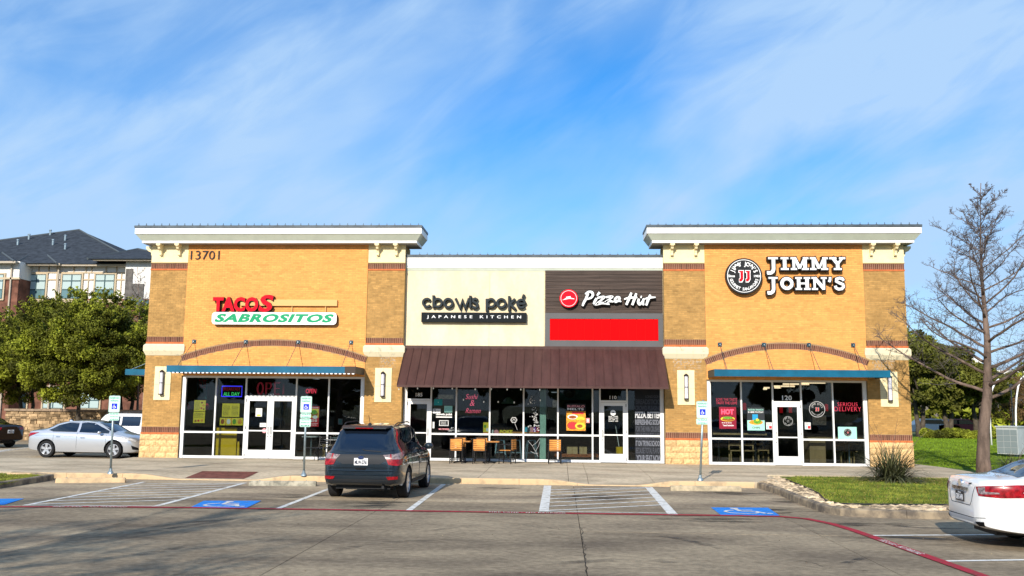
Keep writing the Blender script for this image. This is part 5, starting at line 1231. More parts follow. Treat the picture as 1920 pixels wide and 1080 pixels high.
# string lights under the awning
t = empty('string_lights', (-2, -1.1, 2.7), 'string of small clear bulbs hanging under the brown awning', 'string lights')
BULB = pm('pale_bulb', (.7, .68, .6), .2, emit=.15)
for i, (px, py) in enumerate(((748, 729), (783, 727.5), (812.5, 727.5), (848, 728), (891, 729), (921, 729), (951, 729.5), (976.5, 729.5), (1012, 730), (869, 749), (907, 753), (934, 753), (964, 754), (995, 754), (1013, 750))):
    Yb = -1.15 if py < 740 else -.1; c = F(px, py, Yb); mb = MB(); mb.lathe([(.006, c[1]-.045), (.022, c[1]-.02), (.02, c[1]+.01), (.012, c[1]+.02)], 8, 'z', (c[0], Yb, 0)); b__ = mb.build('bulb', BULB, t); mb = MB(); mb.lathe([(.013, c[1]+.02), (.013, c[1]+.05)], 8, 'z', (c[0], Yb, 0)); mb.build('socket', BLACK, t)
pts = [F(px, py, -1.15) for px, py in ((748, 725), (783, 724), (848, 725), (921, 725.5), (976, 726), (1012, 726), (1230, 727))]
mb = MB(); mb.tube([(x, -1.14, z+.01) for x, z in pts], .005, 4); mb.build('cable', BLACK, t)
mb = MB(); P = []
for (a, b) in (((852, 727), (869, 746)), ((869, 746), (907, 750)), ((907, 750), (920, 728)), ((934, 750), (951, 727)), ((964, 751), (976, 727)), ((995, 751), (1012, 727))):
    A = F(*a, -.1); B = F(*b, -.1); mb.tube([(A[0], -.1, A[1]), (B[0], -.1, B[1])], .004, 4)
mb.build('lower_cable', BLACK, t)

# ================================================================== PATIO FURNITURE
def slat_chair():
    t = empty('patio_chair', (0, 0, 0), local=True)        # faces +y (towards the shop); back at -y
    for sx in (-.21, .21):
        mb = MB(); mb.box(sx-.014, sx+.014, -.24, -.212, 0, .86); mb.build('leg', MESHB, t); mb = MB(); mb.box(sx-.014, sx+.014, .20, .228, 0, .64); mb.build('leg', MESHB, t)
        mb = MB(); mb.box(sx-.018, sx+.018, -.21, .23, .64, .665); mb.build('armrest', MESHB, t)
    for q in ((-.24, -.212), (.2, .228)):
        mb = MB(); mb.box(-.196, .196, q[0], q[1], .42, .445); mb.build('rail', MESHB, t)
        mb = MB(); mb.box(-.196, .196, q[0], q[1], .12, .135); mb.build('rail', MESHB, t)
    for sx in (-.21, .21): mb = MB(); mb.box(sx-.01, sx+.01, -.211, .199, .12, .14); mb.build('rail', MESHB, t)
    mb = MB(); mb.box(-.196, .196, -.24, -.215, .835, .86); mb.build('rail', MESHB, t)
    for i in range(5): mb = MB(); y = -.20+i*.083; mb.box(-.2, .2, y, y+.070, .446, .462); mb.build('seat_slat', SLATW, t)
    for i in range(5): mb = MB(); z = .49+i*.07; mb.box(-.195, .195, -.258, -.243, z, z+.056); mb.build('back_slat', SLATW, t)
    return t
def table(metal=False):
    t = empty('patio_table', (0, 0, 0), local=True)
    if metal: mb = MB(); mb.lathe([(.30, .72), (.31, .73), (.31, .745)], 28, 'z'); mb.build('table_top', pm('brushed_steel', (.55, .57, .58), .25, metal=1), t)
    else:
        for i in range(7): mb = MB(); y = -.33+i*.095; mb.box(-.34, .34, y, y+.088, .72, .742); mb.build('top_slat', SLATW, t)
        mb = MB(); mb.box(-.35, .35, -.345, .345, .70, .7195); mb.build('frame', MESHB, t)
    mb = MB(); mb.box(-.035, .035, -.035, .035, .03, .70); mb.build('column', MESHB, t)
    for a in range(4):
        mb = MB(); c, s_ = cos(a*pi/2+pi/4), sin(a*pi/2+pi/4); mb.tube([(.03*c, .03*s_, .05), (.3*c, .3*s_, .015)], .02, 5); mb.build('foot', MESHB, t)
    return t
def place(o, x, y, z, rz, label, cat, group=None):
    o.location = (x, y, z); o.rotation_euler = (0, 0, rz); o['label'] = label; o['category'] = cat
    if group: o['group'] = group
    return o
ch0 = slat_chair(); first = True
GC = 'teak slat chairs outside the middle shops'
def pc(px, Y, rz, lab):
    global first
    o = ch0 if first else copy_tree(ch0); first = False
    return place(o, F(px, 840, Y)[0], Y, walk_h(0, Y)+.002, rz, lab, 'chair', GC)
pc(856.5, -1.15, 0, 'orange slat chair nearest the dark suv, its back towards the car park')
pc(900, -1.2, -.05, 'second orange slat chair from the dark suv, facing the neon window')
pc(951, -1.0, 1.25, 'turned orange slat chair with a narrow sideways back under the paw sticker')
pc(1040, -.75, .06, 'lone orange slat chair standing below the pizza shop window')
pc(861, .12-.45+.1, pi, 'slat chair on the shop side of the first patio table')
pc(902, -.28, pi, 'slat chair on the shop side of the second patio table')
tb = table(); place(tb, F(854+10, 840, -.72)[0], -.74, SW, 0, 'square slat patio table between the two chairs nearest the suv', 'table', 'slat patio tables')
tb2 = copy_tree(tb); place(tb2, F(915, 840, -.75)[0]+.05, -.72, SW, 0, 'square slat patio table in front of the neon window', 'table', 'slat patio tables')
# bar stools inside
def stool():
    t = empty('bar_stool', (0, 0, 0), local=True); ST = pm('galvanised_stool', (.20, .30, .34), .4, metal=.5)
    mb = MB(); mb.box(-.15, .15, -.15, .15, .72, .75); mb.build('seat', ST, t)
    for sx in (-1, 1):
        for sy in (-1, 1): mb = MB(); mb.tube([(.13*sx, .13*sy, .72), (.21*sx, .21*sy, 0)], .022, 6); mb.build('leg', ST, t)
    mb = MB(); mb.box(-.19, .19, -.01+.18, .01+.18, .28, .30); mb.box(-.19, .19, -.19, -.17, .28, .30); mb.build('footrest', ST, t); return t
s0 = stool(); sk_ = [(939, 'left steel bar stool inside the window with the paw sticker'), (968, 'right steel bar stool inside the window with the paw sticker'), (996, 'steel bar stool inside the window with the blossom decal')]
for i, (px, lab) in enumerate(sk_): place(s0 if i == 0 else copy_tree(s0), FX(px, .85), .85, SW, .1*i, lab, 'stool', 'steel bar stools in the poke shop')
t = empty('window_counter', (-2, .6, SW), 'orange wood window counter behind the poke shop glass', 'counter'); z_ = F(960, 811, .8)[1]; mb = MB(); mb.box(FX(922, .9), FX(1012, .9), .95, 1.3, z_-.03, z_+.02); mb.build('top', SLATW, t)
# metal table set on the left
ms = table(True); place(ms, F(676-52, 835, -.75)[0], -.75, SW, 0, 'round steel topped patio table between the middle parking sign and the suv', 'table')
def wire_chair():
    t = empty('metal_chair', (0, 0, 0), local=True)
    for sx in (-.2, .2):
        mb = MB(); mb.tube([(sx*1.2, .26, 0), (sx, .2, .44), (sx, -.18, .44), (sx*1.15, -.26, 0)], .012, 6); mb.build('leg', MESHB, t)
        mb = MB(); mb.tube([(sx, -.18, .44), (sx*.95, -.26, .84)], .012, 6); mb.build('back_post', MESHB, t)
    mb = MB(); mb.box(-.2, .2, -.18, .2, .445, .458); mb.build('seat', MESHB, t)
    for i in range(4): mb = MB(); z = .55+i*.08; y = -.195-.075*i/3-.012; mb.box(-.19, .19, y-.008, y+.004, z, z+.03); mb.build('back_slat', MESHB, t)
    return t
w0 = wire_chair()
for i, (px, Y, rz, lab) in enumerate(((583, -.9, -1.3, 'black metal chair right behind the middle parking sign pole'), (606, -.45, pi, 'black metal chair against the glass behind the steel table'), (634, -.6, 1.4, 'black metal chair half hidden behind the suv'))):
    place(w0 if i == 0 else copy_tree(w0), F(px, 840, Y)[0], Y, SW, rz, lab, 'chair', 'black metal patio chairs')

# ================================================================== PARKING SIGNS
SGN = pm('sign_pale_green', (.62, .80, .70), .4); SGG = pm('sign_green_ink', (.02, .30, .20), .5); SBLU = pm('sign_blue', (.01, .03, .55), .4)
def rrect(x0, x1, z0, z1, r, k=5):
    P = []
    for cx_, cz_, s_ in ((x1-r, z1-r, 0), (x0+r, z1-r, 90), (x0+r, z0+r, 180), (x1-r, z0+r, 270)):
        for q in range(k): an = radians(s_+q*90/(k-1)); P.append((cx_+r*cos(an), cz_+r*sin(an)))
    return P
def park_sign(base, top, plates, label, txts, sideview=0):
    bx, by = G(*base, .14); Y = by; X, Zt = F(top[0], top[1], Y)
    t = empty('parking_sign', (bx, by, .14), label, 'sign', 'reserved parking signs')
    mb = MB(); mb.lathe([(.085, .15), (.075, .19), (.045, .24), (.04, .30)], 12, 'z', (bx, by, 0)); mb.build('base_collar', GALV, t)
    mb = MB(); mb.tube([(bx, by, .16), (X, Y, Zt)], .031, 10); mb.build('pole', GALV, t, smooth=True)
    for i, (a, b, c, d, kind) in enumerate(plates):
        x0, x1, z0, z1 = zbox(a, b, c, d, Y-.045); y = Y-.045
        mb = MB(); mb.prism(rrect(x0, x1, z0, z1, .035), y, y+.006); pl_ = mb.build('plate', SGN, t)
        mb = MB(); mb.ribbon(rrect(x0+.012, x1-.012, z0+.012, z1-.012, .028)+[rrect(x0+.012, x1-.012, z0+.012, z1-.012, .028)[0]], .006, y-.0012, y-.0002); mb.build('border', SGG, pl_)
        w_ = x1-x0; h_ = z1-z0
        if kind == 'main':
            word('RESERVED', (x0+.1*w_, x1-.1*w_, z1-.19*h_, z1-.08*h_), y-.0015, 0, SGG, pl_, .03, 1, split=False, name='lettering'); word('PARKING', (x0+.14*w_, x1-.14*w_, z1-.36*h_, z1-.25*h_), y-.0015, 0, SGG, pl_, .03, 1, split=False, name='lettering')
            q = (x0+.27*w_, x1-.23*w_); zc = z0+.36*h_; s2 = (q[1]-q[0])/2; cx_ = (q[0]+q[1])/2; mb = MB(); mb.box(cx_-s2, cx_+s2, y-.0015, y-.0003, zc-s2, zc+s2); mb.build('blue_square', SBLU, pl_)
            mb = MB(); mb.ribbon([(cx_-.1*s2+.42*s2*cos(a_), zc-.25*s2+.42*s2*sin(a_)) for a_ in np.linspace(radians(120), radians(380), 14)], .14*s2, y-.003, y-.0018)
            mb.ribbon([(cx_-.15*s2, zc+.6*s2), (cx_-.1*s2, zc-.02*s2), (cx_+.3*s2, zc-.05*s2), (cx_+.5*s2, zc-.5*s2)], .16*s2, y-.0035, y-.0018); mb.build('wheelchair_symbol', SIGNW, pl_)
        else:
            for j, tx in enumerate(kind): n_ = len(kind); word(tx, (x0+.12*w_, x1-.12*w_, z1-(j+.78)*h_/n_-.0*h_, z1-(j+.25)*h_/n_), y-.0015, 0, SGG, pl_, .02, split=False, name='lettering')
    for z in (Zt-.12,):
        mb = MB(); mb.lathe([(.012, Y-.05), (.012, Y-.046)], 8, 'y', (X, 0, z)); mb.build('bolt', GALV, t)
park_sign((207, 889), (214, 741), [(204, 225, 742, 773, 'main'), (203, 223.5, 774, 788.5, ('$200-$500 FINE', 'TOW-AWAY ZONE', 'VAN'))], 'reserved parking sign on a thin pole in front of the silver sedan', 0)
park_sign((569.5, 893), (575, 742), [(563.5, 584.5, 743, 774, 'main'), (563, 583, 775, 784, ('VAN', 'ACCESSIBLE')), (562, 582.5, 784.8, 800.5, ('VIOLATION FINE', 'MINIMUM $200', 'MAXIMUM'))], 'reserved parking sign with three plates beside the double doors', 0)
park_sign((1313, 901.5), (1318.5, 750), [(1306, 1328, 752.5, 784, 'main'), (1305.5, 1327.5, 784.8, 796, ('VAN', 'ACCESSIBLE'))], 'reserved parking sign in front of the tan block pillar, leftmost of the right shop', 0)

# ================================================================== CARS
def crom(xs, ys, x):
    return float(np.interp(x, xs, ys))
def smooth_interp(pts, n):
    xs = [p[0] for p in pts]; out = []
    for x in n:
        i = max(0, min(len(xs)-2, int(np.searchsorted(xs, x)-1))); x0, x1 = xs[i], xs[i+1]; t = min(1, max(0, (x-x0)/(x1-x0+1e-9)))
        def m(j):
            if j <= 0 or j >= len(xs)-1: return 0 if False else (pts[min(j+1, len(xs)-1)][1]-pts[max(j-1, 0)][1])/(xs[min(j+1, len(xs)-1)]-xs[max(j-1, 0)]+1e-9)
            a = (pts[j][1]-pts[j-1][1])/(xs[j]-xs[j-1]+1e-9); b = (pts[j+1][1]-pts[j][1])/(xs[j+1]-xs[j]+1e-9)
            return 0 if a*b <= 0 else 2*a*b/(a+b)
        h = x1-x0; m0, m1 = m(i)*h, m(i+1)*h; a, b = pts[i][1], pts[i+1][1]; t2, t3 = t*t, t*t*t
        out.append((2*t3-3*t2+1)*a+(t3-2*t2+t)*m0+(-2*t3+3*t2)*b+(t3-t2)*m1)
    return out
class Car: pass
def car(name, label, cat, paint, top, belt, half, low, roofw, wheels, rt, tw, W, arch=None, spoke=5, group=None, plastic_low=None):
    """local frame: x forward, y left, z up. top/belt/half/low: lists (x,value) from rear to front"""
    t = empty(name, (0, 0, 0), label, cat, group, local=True)
    x0, x1 = top[0][0], top[-1][0]
    u = np.linspace(0, 1, 60); xs = sorted(set([x0+(x1-x0)*(.5-.5*cos(pi*a)) for a in u]))
    T = smooth_interp(top, xs); Bt = smooth_interp(belt, xs); H = smooth_interp(half, xs); Lo = smooth_interp(low, xs); Rw = smooth_interp(roofw, xs)
    secs = []
    for x, tz, bz, hw, lz, rw in zip(xs, T, Bt, H, Lo, Rw):
        bz = min(bz, tz-.015); g = min(1, max(0, (tz-bz-.02)/.34)); g2 = g*g*(3-2*g)
        lerp = lambda a, b: a+(b-a)*g2
        zmid = lz+(bz-lz)*.50
        P = [(0, lz), (hw*.80, lz), (hw*.95, lz+.035), (hw*.99, lz+(bz-lz)*.2), (hw*1., zmid), (hw*1.0, lz+(bz-lz)*.72), (hw*.985, bz-.07), (hw*.955, bz-.015),
             (lerp(hw*.90, hw*.925), lerp(bz+(tz-bz)*.35, bz+.03)), (lerp(hw*.80, hw*.86+(rw-hw*.86)*.33), lerp(bz+(tz-bz)*.6, bz+(tz-bz)*.38)), (lerp(hw*.66, rw+.025), lerp(bz+(tz-bz)*.8, tz-.09)),
             (lerp(hw*.5, rw-.04), lerp(bz+(tz-bz)*.91, tz-.035)), (lerp(hw*.3, rw*.6), lerp(tz-.004, tz-.008)), (0, tz)]
        full = [(-y, z) for y, z in P[1:-1]][::-1]; ring = P+full            # from bottom centre up the left, over, down the right
        secs.append([(x, y, z) for y, z in ring])
    m = len(secs[0]); V = [p for s_ in secs for p in s_]; Fc = []
    for i in range(len(secs)-1):
        for j in range(m): j2 = (j+1) % m; Fc.append((i*m+j, (i+1)*m+j, (i+1)*m+j2, i*m+j2))
    Fc.append(tuple(range(m))); Fc.append(tuple(range((len(secs)-1)*m+m-1, (len(secs)-1)*m-1, -1)))
    me = bpy.data.meshes.new('body'); me.from_pydata(V, [], Fc); me.materials.append(paint); me.materials.append(PLASTIC)
    bm = bmesh.new(); bm.from_mesh(me); bmesh.ops.recalc_face_normals(bm, faces=bm.faces); bm.to_mesh(me); bm.free()
    b = bpy.data.objects.new('body', me); COL.objects.link(b)
    cutters = []
    for wx, wy in wheels:
        cb_ = MB(); ar = rt+.055; k = 28
        sg = 1 if wy > 0 else -1
        cb_.cm = 1; cb_.lathe([(ar, abs(wy)-.26), (ar, W)], k, 'y', (wx, 0, rt+.01))
        cb_.v = [(x, y*sg, z) for x, y, z in cb_.v]
        cm = bpy.data.meshes.new('c'); cm.from_pydata(cb_.v, [], cb_.f); cm.materials.append(paint); cm.materials.append(PLASTIC); cm.polygons.foreach_set('material_index', [1]*len(cm.polygons))
        bm = bmesh.new(); bm.from_mesh(cm); bmesh.ops.recalc_face_normals(bm, faces=bm.faces); bm.to_mesh(cm); bm.free()
        co = bpy.data.objects.new('c', cm); COL.objects.link(co); cutters.append(co)
        md = b.modifiers.new('b', 'BOOLEAN'); md.operation = 'DIFFERENCE'; md.object = co; md.solver = 'EXACT'
    dg = bpy.context.evaluated_depsgraph_get(); dg.update(); nm = bpy.data.meshes.new_from_object(b.evaluated_get(dg)); nm.name = 'body'
    b.modifiers.clear(); b.data = nm
    for c in cutters: bpy.data.objects.remove(c)
    nm.polygons.foreach_set('use_smooth', [True]*len(nm.polygons))
    try: nm.set_sharp_from_angle(angle=radians(32))
    except Exception: pass
    b.parent = t; OFF[b.name] = Vector((0, 0, 0))
    C_ = Car(); C_.t = t; C_.body = b
    bmx = bmesh.new(); bmx.from_mesh(me); C_.bvh = BVHTree.FromBMesh(bmx); bmx.free()
    # wheels
    for wx, wy in wheels:
        sg = 1 if wy > 0 else -1; mb = MB(); hwid = tw/2
        mb.lathe([(rt*.66, hwid*.9), (rt*.72, hwid), (rt*.93, hwid), (rt, hwid*.78), (rt, -hwid*.78), (rt*.93, -hwid), (rt*.6, -hwid)], 36, 'y', cap=False)
        mb.v = [(x, y*sg, z) for x, y, z in mb.v]
        w_ = mb.build('wheel', RUBBER, t, smooth=False); w_.location = (wx, wy, rt)
        r0 = rt*.67; mb = MB(); mb.lathe([(r0, hwid*.90), (r0*.93, hwid*.82), (r0*.90, hwid*.3), (r0*.3, hwid*.2), (0.001, hwid*.2)], 36, 'y', cap=False); mb.v = [(x, y*sg, z) for x, y, z in mb.v]; mb.build('rim_barrel', pm('rim_dark', (.10, .10, .11), .4, metal=.7), w_)
        mb = MB()
        for q in range(spoke):
            a = 2*pi*q/spoke+.3; 
            for e, (ra_, rb_, wa, wb) in enumerate(((.10*r0, .95*r0, .17*r0, .24*r0),)):
                c, s_ = cos(a), sin(a); P = []
                for rr2, ww in ((ra_, wa), (rb_, wb)):
                    for dy in (-1, 1): P.append((c*rr2-s_*ww*dy, s_*rr2+c*ww*dy))
                y0_, y1_ = hwid*.55, hwid*.80
                mb.hexa([(P[0][0], y0_*sg, P[0][1]), (P[1][0], y0_*sg, P[1][1]), (P[3][0], y0_*sg, P[3][1]), (P[2][0], y0_*sg, P[2][1]), (P[0][0], y1_*sg*.92, P[0][1]), (P[1][0], y1_*sg*.92, P[1][1]), (P[3][0], y1_*sg, P[3][1]), (P[2][0], y1_*sg, P[2][1])])
        mb.build('spokes', RIM, w_)
        mb = MB(); mb.lathe([(r0, hwid*.92), (r0*.93, hwid*.93), (r0*.92, hwid*.7)], 36, 'y', cap=False); mb.v = [(x, y*sg, z) for x, y, z in mb.v]; mb.build('rim_lip', RIM, w_)
        mb = MB(); mb.lathe([(r0*.17, hwid*.5), (r0*.16, hwid*.80), (.001, hwid*.82)], 14, 'y'); mb.v = [(x, y*sg, z) for x, y, z in mb.v]; mb.build('hub_cap', RIM, w_)
    # dark floor pan + axle so that the underside is not empty
    mb = MB(); mb.box(x0+.35, x1-.35, -W*.42, W*.42, min(Lo)-.02+.0, min(Lo)+.1); mb.build('underbody', PLASTIC, t)
    return C_
def patch(C_, name, mat, pts, dirv, off=.004, step=.07, parent=None, mirror=False, thick=0.):
    """a panel lying on the body: outline points (3-D) projected along dirv on to the surface"""
    d = Vector(dirv).normalized(); a = Vector((0, 0, 1)) if abs(d.z) < .9 else Vector((1, 0, 0)); u = a.cross(d).normalized(); v = d.cross(u)
    for mi in ((1, -1) if mirror else (1,)):
        bm = bmesh.new(); vs = [bm.verts.new((Vector(p).dot(u), Vector(p).dot(v), 0)) for p in pts]; bm.faces.new(vs)
        xs_ = [q.co.x for q in vs]; ys_ = [q.co.y for q in vs]
        for lo, hi, ax in ((min(xs_), max(xs_), 0), (min(ys_), max(ys_), 1)):
            k = int((hi-lo)/step)
            for i in range(1, k+1):
                c = lo+(hi-lo)*i/(k+1); no = (1, 0, 0) if ax == 0 else (0, 1, 0); pc_ = (c, 0, 0) if ax == 0 else (0, c, 0)
                bmesh.ops.bisect_plane(bm, geom=bm.verts[:]+bm.edges[:]+bm.faces[:], dist=1e-5, plane_co=pc_, plane_no=no)
        cen = Vector((0, 0, 0))
        for p in pts: cen += Vector(p)
        cen /= len(pts); w0 = cen.dot(d); V = []; bad = 0
        for q in bm.verts:
            p = u*q.co.x+v*q.co.y+d*w0; hit = C_.bvh.ray_cast(p-d*3, d)
            if hit[0] is None or (hit[0]-p).length > .6: hit = C_.bvh.find_nearest(p)
            n = hit[1]; n = n if n.dot(d) < 0 else -n
            q.co = hit[0]+(n*.5-d*.5).normalized()*off
        bm.normal_update(); me = bpy.data.meshes.new(name); bm.to_mesh(me)
        rim = [e for e in bm.edges if len(e.link_faces) == 1]
        bm.free()
        if mi == -1:
            for q in me.vertices: q.co.y *= -1
        # turn the faces outward
        n = Vector((0, 0, 0))
        for p in me.polygons: n += p.normal*p.area
        dd = Vector((d.x, d.y*mi, d.z))
        if n.dot(dd) > 0: me.flip_normals()
        me.materials.append(mat); me.polygons.foreach_set('use_smooth', [True]*len(me.polygons))
        o = link(name, me, parent or C_.t); OFF[o.name] = Vector((0, 0, 0))
    return o
def wire(C_, name, mat, pts, dirv, r=.004, off=.0, mirror=False):
    d = Vector(dirv).normalized()
    for mi in ((1, -1) if mirror else (1,)):
        P = []
        for a, b in zip(pts, pts[1:]):
            for i in range(8): P.append(Vector(a).lerp(Vector(b), i/8))
        P.append(Vector(pts[-1])); Q = []
        for p in P:
            h = C_.bvh.ray_cast(p-d*3, d); q = h[0] if h[0] is not None else C_.bvh.find_nearest(p)[0]; Q.append((q.x-d.x*off, (q.y-d.y*off)*mi, q.z-d.z*off))
        mb = MB(); mb.tube(Q, r, 4); mb.build(name, mat, C_.t)
def plate_(C_, txt, cx, cy, cz, w, h, nx, matp, matt, sub='TEXAS', tilt=0):
    """number plate with its face towards sign(nx)*x"""
    mb = MB(); x = cx; mb.box(min(x, x-nx*.012), max(x, x-nx*.012), cy-w/2, cy+w/2, cz-h/2, cz+h/2); p = mb.build('number_plate', matp, C_.t)
    for tx, (a, b, c, d) in ((txt, (.05, .95, .10, .72)), (sub, (.3, .7, .78, .93))):
        V, Fc = text2d(tx, .05, 1.0); xs_ = [v[0] for v in V]; zs_ = [v[1] for v in V]
        def T(u, v, w_):
            uu = (u-min(xs_))/(max(xs_)-min(xs_)); vv = (v-min(zs_))/(max(zs_)-min(zs_)); yy = (a+(b-a)*uu-.5)*w; return (cx+nx*.002, cy+(-yy if nx < 0 else yy), cz+(c+(d-c)*vv-.5)*h)
        mb = MB(); extr(mb, V, Fc, T, 0); mb.build('plate_lettering', matt, p)

# --- dark blue SUV -------------------------------------------------
PSUV = pm('midnight_blue_paint', (.016, .026, .036), .2, metal=.35, coat=1.); PINK = pm('plate_ink', (.02, .03, .06), .5); GAP = pm('panel_gap', (.003, .003, .004), .8)
L = 4.52
suv = car('suv', 'dark blue compact suv parked nose-in facing the shops, seen from behind', 'car', PSUV,
    top=[(-2.26, .62), (-2.24, .92), (-2.20, 1.02), (-2.12, 1.14), (-1.98, 1.40), (-1.90, 1.565), (-1.72, 1.64), (-1.2, 1.675), (-.3, 1.685), (.25, 1.63), (.75, 1.36), (1.12, 1.13), (1.7, 1.05), (2.05, .95), (2.22, .80), (2.26, .60)],
    belt=[(-2.26, .60), (-2.2, .96), (-1.6, 1.04), (-.5, 1.03), (.6, 1.0), (1.2, .98), (1.9, .88), (2.26, .58)],
    half=[(-2.26, .70), (-2.23, .78), (-2.12, .855), (-1.9, .895), (-1.3, .915), (0, .92), (1.3, .915), (1.8, .87), (2.1, .76), (2.24, .60), (2.26, .5)],
    low=[(-2.26, .42), (-2.2, .36), (-2.0, .30), (-1.5, .24), (1.5, .24), (2.0, .28), (2.26, .36)],
    roofw=[(-2.26, .54), (-1.9, .575), (-1.2, .64), (0, .67), (.8, .66), (2.26, .5)],
    wheels=[(-1.33, .80), (-1.33, -.80), (1.36, .80), (1.36, -.80)], rt=.345, tw=.225, W=1.0, spoke=7)
R1 = (1, 0, 0)
patch(suv, 'rear_window', CARGLASS, [(-2, y, z) for y, z in ((-.58, 1.52), (-.66, 1.36), (-.76, 1.15), (-.71, 1.10), (-.35, 1.055), (0, 1.045), (.35, 1.055), (.71, 1.10), (.76, 1.15), (.66, 1.36), (.58, 1.52), (.3, 1.545), (-.3, 1.545))], R1, .006)
mb = MB(); mb.hexa([(-2.04, -.50, 1.575), (-2.04, .50, 1.575), (-1.74, .60, 1.60), (-1.74, -.60, 1.60), (-2.03, -.50, 1.60), (-2.03, .50, 1.60), (-1.70, .57, 1.645), (-1.70, -.57, 1.645)]); mb.build('spoiler', pm('spoiler_dark', (.008, .012, .018), .5), suv.t)
mb = MB(); mb.box(-2.049, -2.035, -.20, .20, 1.578, 1.597); mb.build('brake_light', TLRED, suv.t)
patch(suv, 'tailgate_band', pm('dark_band', (.012, .015, .02), .55), [(-2, y, z) for y, z in ((-.80, 1.00), (-.50, 1.01), (0, 1.015), (.50, 1.01), (.80, 1.0), (.80, .90), (.52, .86), (.42, .80), (-.42, .80), (-.52, .86), (-.80, .90))], R1, .005)
for s_ in (-1, 1):
    D = (1, -.45*s_, 0)
    pc1 = [(-2.2, .48*s_, 1.0), (-2.15, .70*s_, 1.02), (-2.05, .86*s_, 1.05), (-1.82, .90*s_, 1.08), (-1.80, .90*s_, 1.03), (-1.9, .9*s_, .95), (-2.1, .84*s_, .91), (-2.2, .55*s_, .915)]
    pc2 = [(-2.2, .55*s_, .912), (-2.1, .84*s_, .906), (-1.98, .90*s_, .92), (-2.02, .88*s_, .80), (-2.15, .80*s_, .77), (-2.2, .60*s_, .79)]
    patch(suv, 'tail_light', TLRED, pc2 if s_ > 0 else pc2, D, .012, .05); patch(suv, 'tail_light', TLWHT, pc1, D, .012, .05)
    patch(suv, 'lamp_divider', TLRED, [(-2.18, .635*s_, 1.02), (-2.18, .665*s_, 1.02), (-2.18, .665*s_, .92), (-2.18, .635*s_, .92)], D, .016, .05)
    mb = MB(); y0, y1 = sorted((.56*s_, .80*s_)); mb.hexa([(-2.26, y0, .455), (-2.26, y1, .455), (-2.15, y1, .455), (-2.15, y0, .455), (-2.262, y0, .52), (-2.262, y1, .525), (-2.15, y1, .525), (-2.15, y0, .52)])
    patch(suv, 'reflector', TLRED, [(-2.2, .56*s_, .53), (-2.1, .80*s_, .54), (-2.1, .80*s_, .475), (-2.2, .60*s_, .465)], (1, -.3*s_, 0), .014, .05)
    # side glass
    patch(suv, 'side_window', CARGLASS, [(-1.72, .8*s_, 1.10), (-1.62, .7*s_, 1.40), (-1.25, .7*s_, 1.50), (-1.02, .7*s_, 1.53), (-1.02, .8*s_, 1.09)], (0, -s_, 0), .005)
    patch(suv, 'side_window', CARGLASS, [(-.96, .8*s_, 1.09), (-.96, .7*s_, 1.53), (-.08, .7*s_, 1.55), (-.08, .8*s_, 1.07)], (0, -s_, 0), .005)
    patch(suv, 'side_window', CARGLASS, [(-.02, .8*s_, 1.07), (-.02, .7*s_, 1.55), (.22, .7*s_, 1.50), (.80, .75*s_, 1.13), (.82, .8*s_, 1.05)], (0, -s_, 0), .005)
    for xg in (-.99, -.05, .95): wire(suv, 'panel_gap', GAP, [(xg, .9*s_, 1.05), (xg, .9*s_, .36)], (0, -s_, 0), .005)
    patch(suv, 'wheel_arch_trim', PLASTIC, [(-.9, .9*s_, .30), (-.9, .9*s_, .38), (.9, .9*s_, .38), (.9, .9*s_, .30)], (0, -s_, 0), .01)
    wire(suv, 'door_handle', PSUV, [(-.72, .9*s_, .93), (-.55, .9*s_, .93)], (0, -s_, 0), .016, .012); wire(suv, 'door_handle', PSUV, [(.2, .9*s_, .91), (.37, .9*s_, .91)], (0, -s_, 0), .016, .012)
    mb = MB(); cy_ = 1.02*s_; 
    for q in range(1): mb.lathe([(.02, -.10), (.10, -.06), (.115, 0), (.10, .06), (.02, .10)], 14, 'x', (0, 0, 0)); mb.v = [(.66+x*.7, cy_+y*1.05, 1.10+z*.75) for x, y, z in mb.v]; mb.build('mirror', PSUV, suv.t, smooth=True)
    mb = MB(); mb.box(.62, .70, min(.84*s_, .95*s_), max(.84*s_, .95*s_), 1.05, 1.08); mb.build('mirror_arm', PLASTIC, suv.t)
    mb = MB(); mb.tube([(-1.5, .60*s_, 1.66), (-1.3, .61*s_, 1.70), (-.2, .63*s_, 1.715), (0, .63*s_, 1.68)], .014, 6); mb.build('roof_rail', PLASTIC, suv.t)
wire(suv, 'tailgate_gap', GAP, [(-2.2, -.70, .72), (-2.2, .70, .72)], R1, .005)
wire(suv, 'tailgate_gap', GAP, [(-2.2, -.72, .72), (-2.2, -.80, .90)], R1, .005); wire(suv, 'tailgate_gap', GAP, [(-2.2, .72, .72), (-2.2, .80, .90)], R1, .005)
wire(suv, 'bumper_crease', PSUV, [(-2.2, -.80, .66), (-2.2, 0, .655), (-2.2, .80, .66)], R1, .018, .0); wire(suv, 'bumper_crease', PSUV, [(-2.2, -.80, .57), (-2.2, 0, .565), (-2.2, .80, .57)], R1, .012, .0)
patch(suv, 'lower_bumper', PLASTIC, [(-2.2, -.76, .47), (-2.2, .76, .47), (-2.2, .80, .40), (-2.2, .62, .34), (-2.2, -.62, .34), (-2.2, -.80, .40)], R1, .008)
patch(suv, 'handle_recess', GAP, [(-2.2, -.13, .715), (-2.2, .13, .715), (-2.2, .09, .68), (-2.2, -.09, .68)], R1, .009)
plate_(suv, 'MLW-2761', -2.262, 0, .855, .31, .155, -1, SIGNW, PINK)
mb = MB(); mb.lathe([(.001, -2.268), (.05, -2.266), (.055, -2.25)], 20, 'x'); mb.v = [(x, y*1.6, .945+z*.8) for x, y, z in mb.v]; em = mb.build('emblem', CHROME, suv.t)
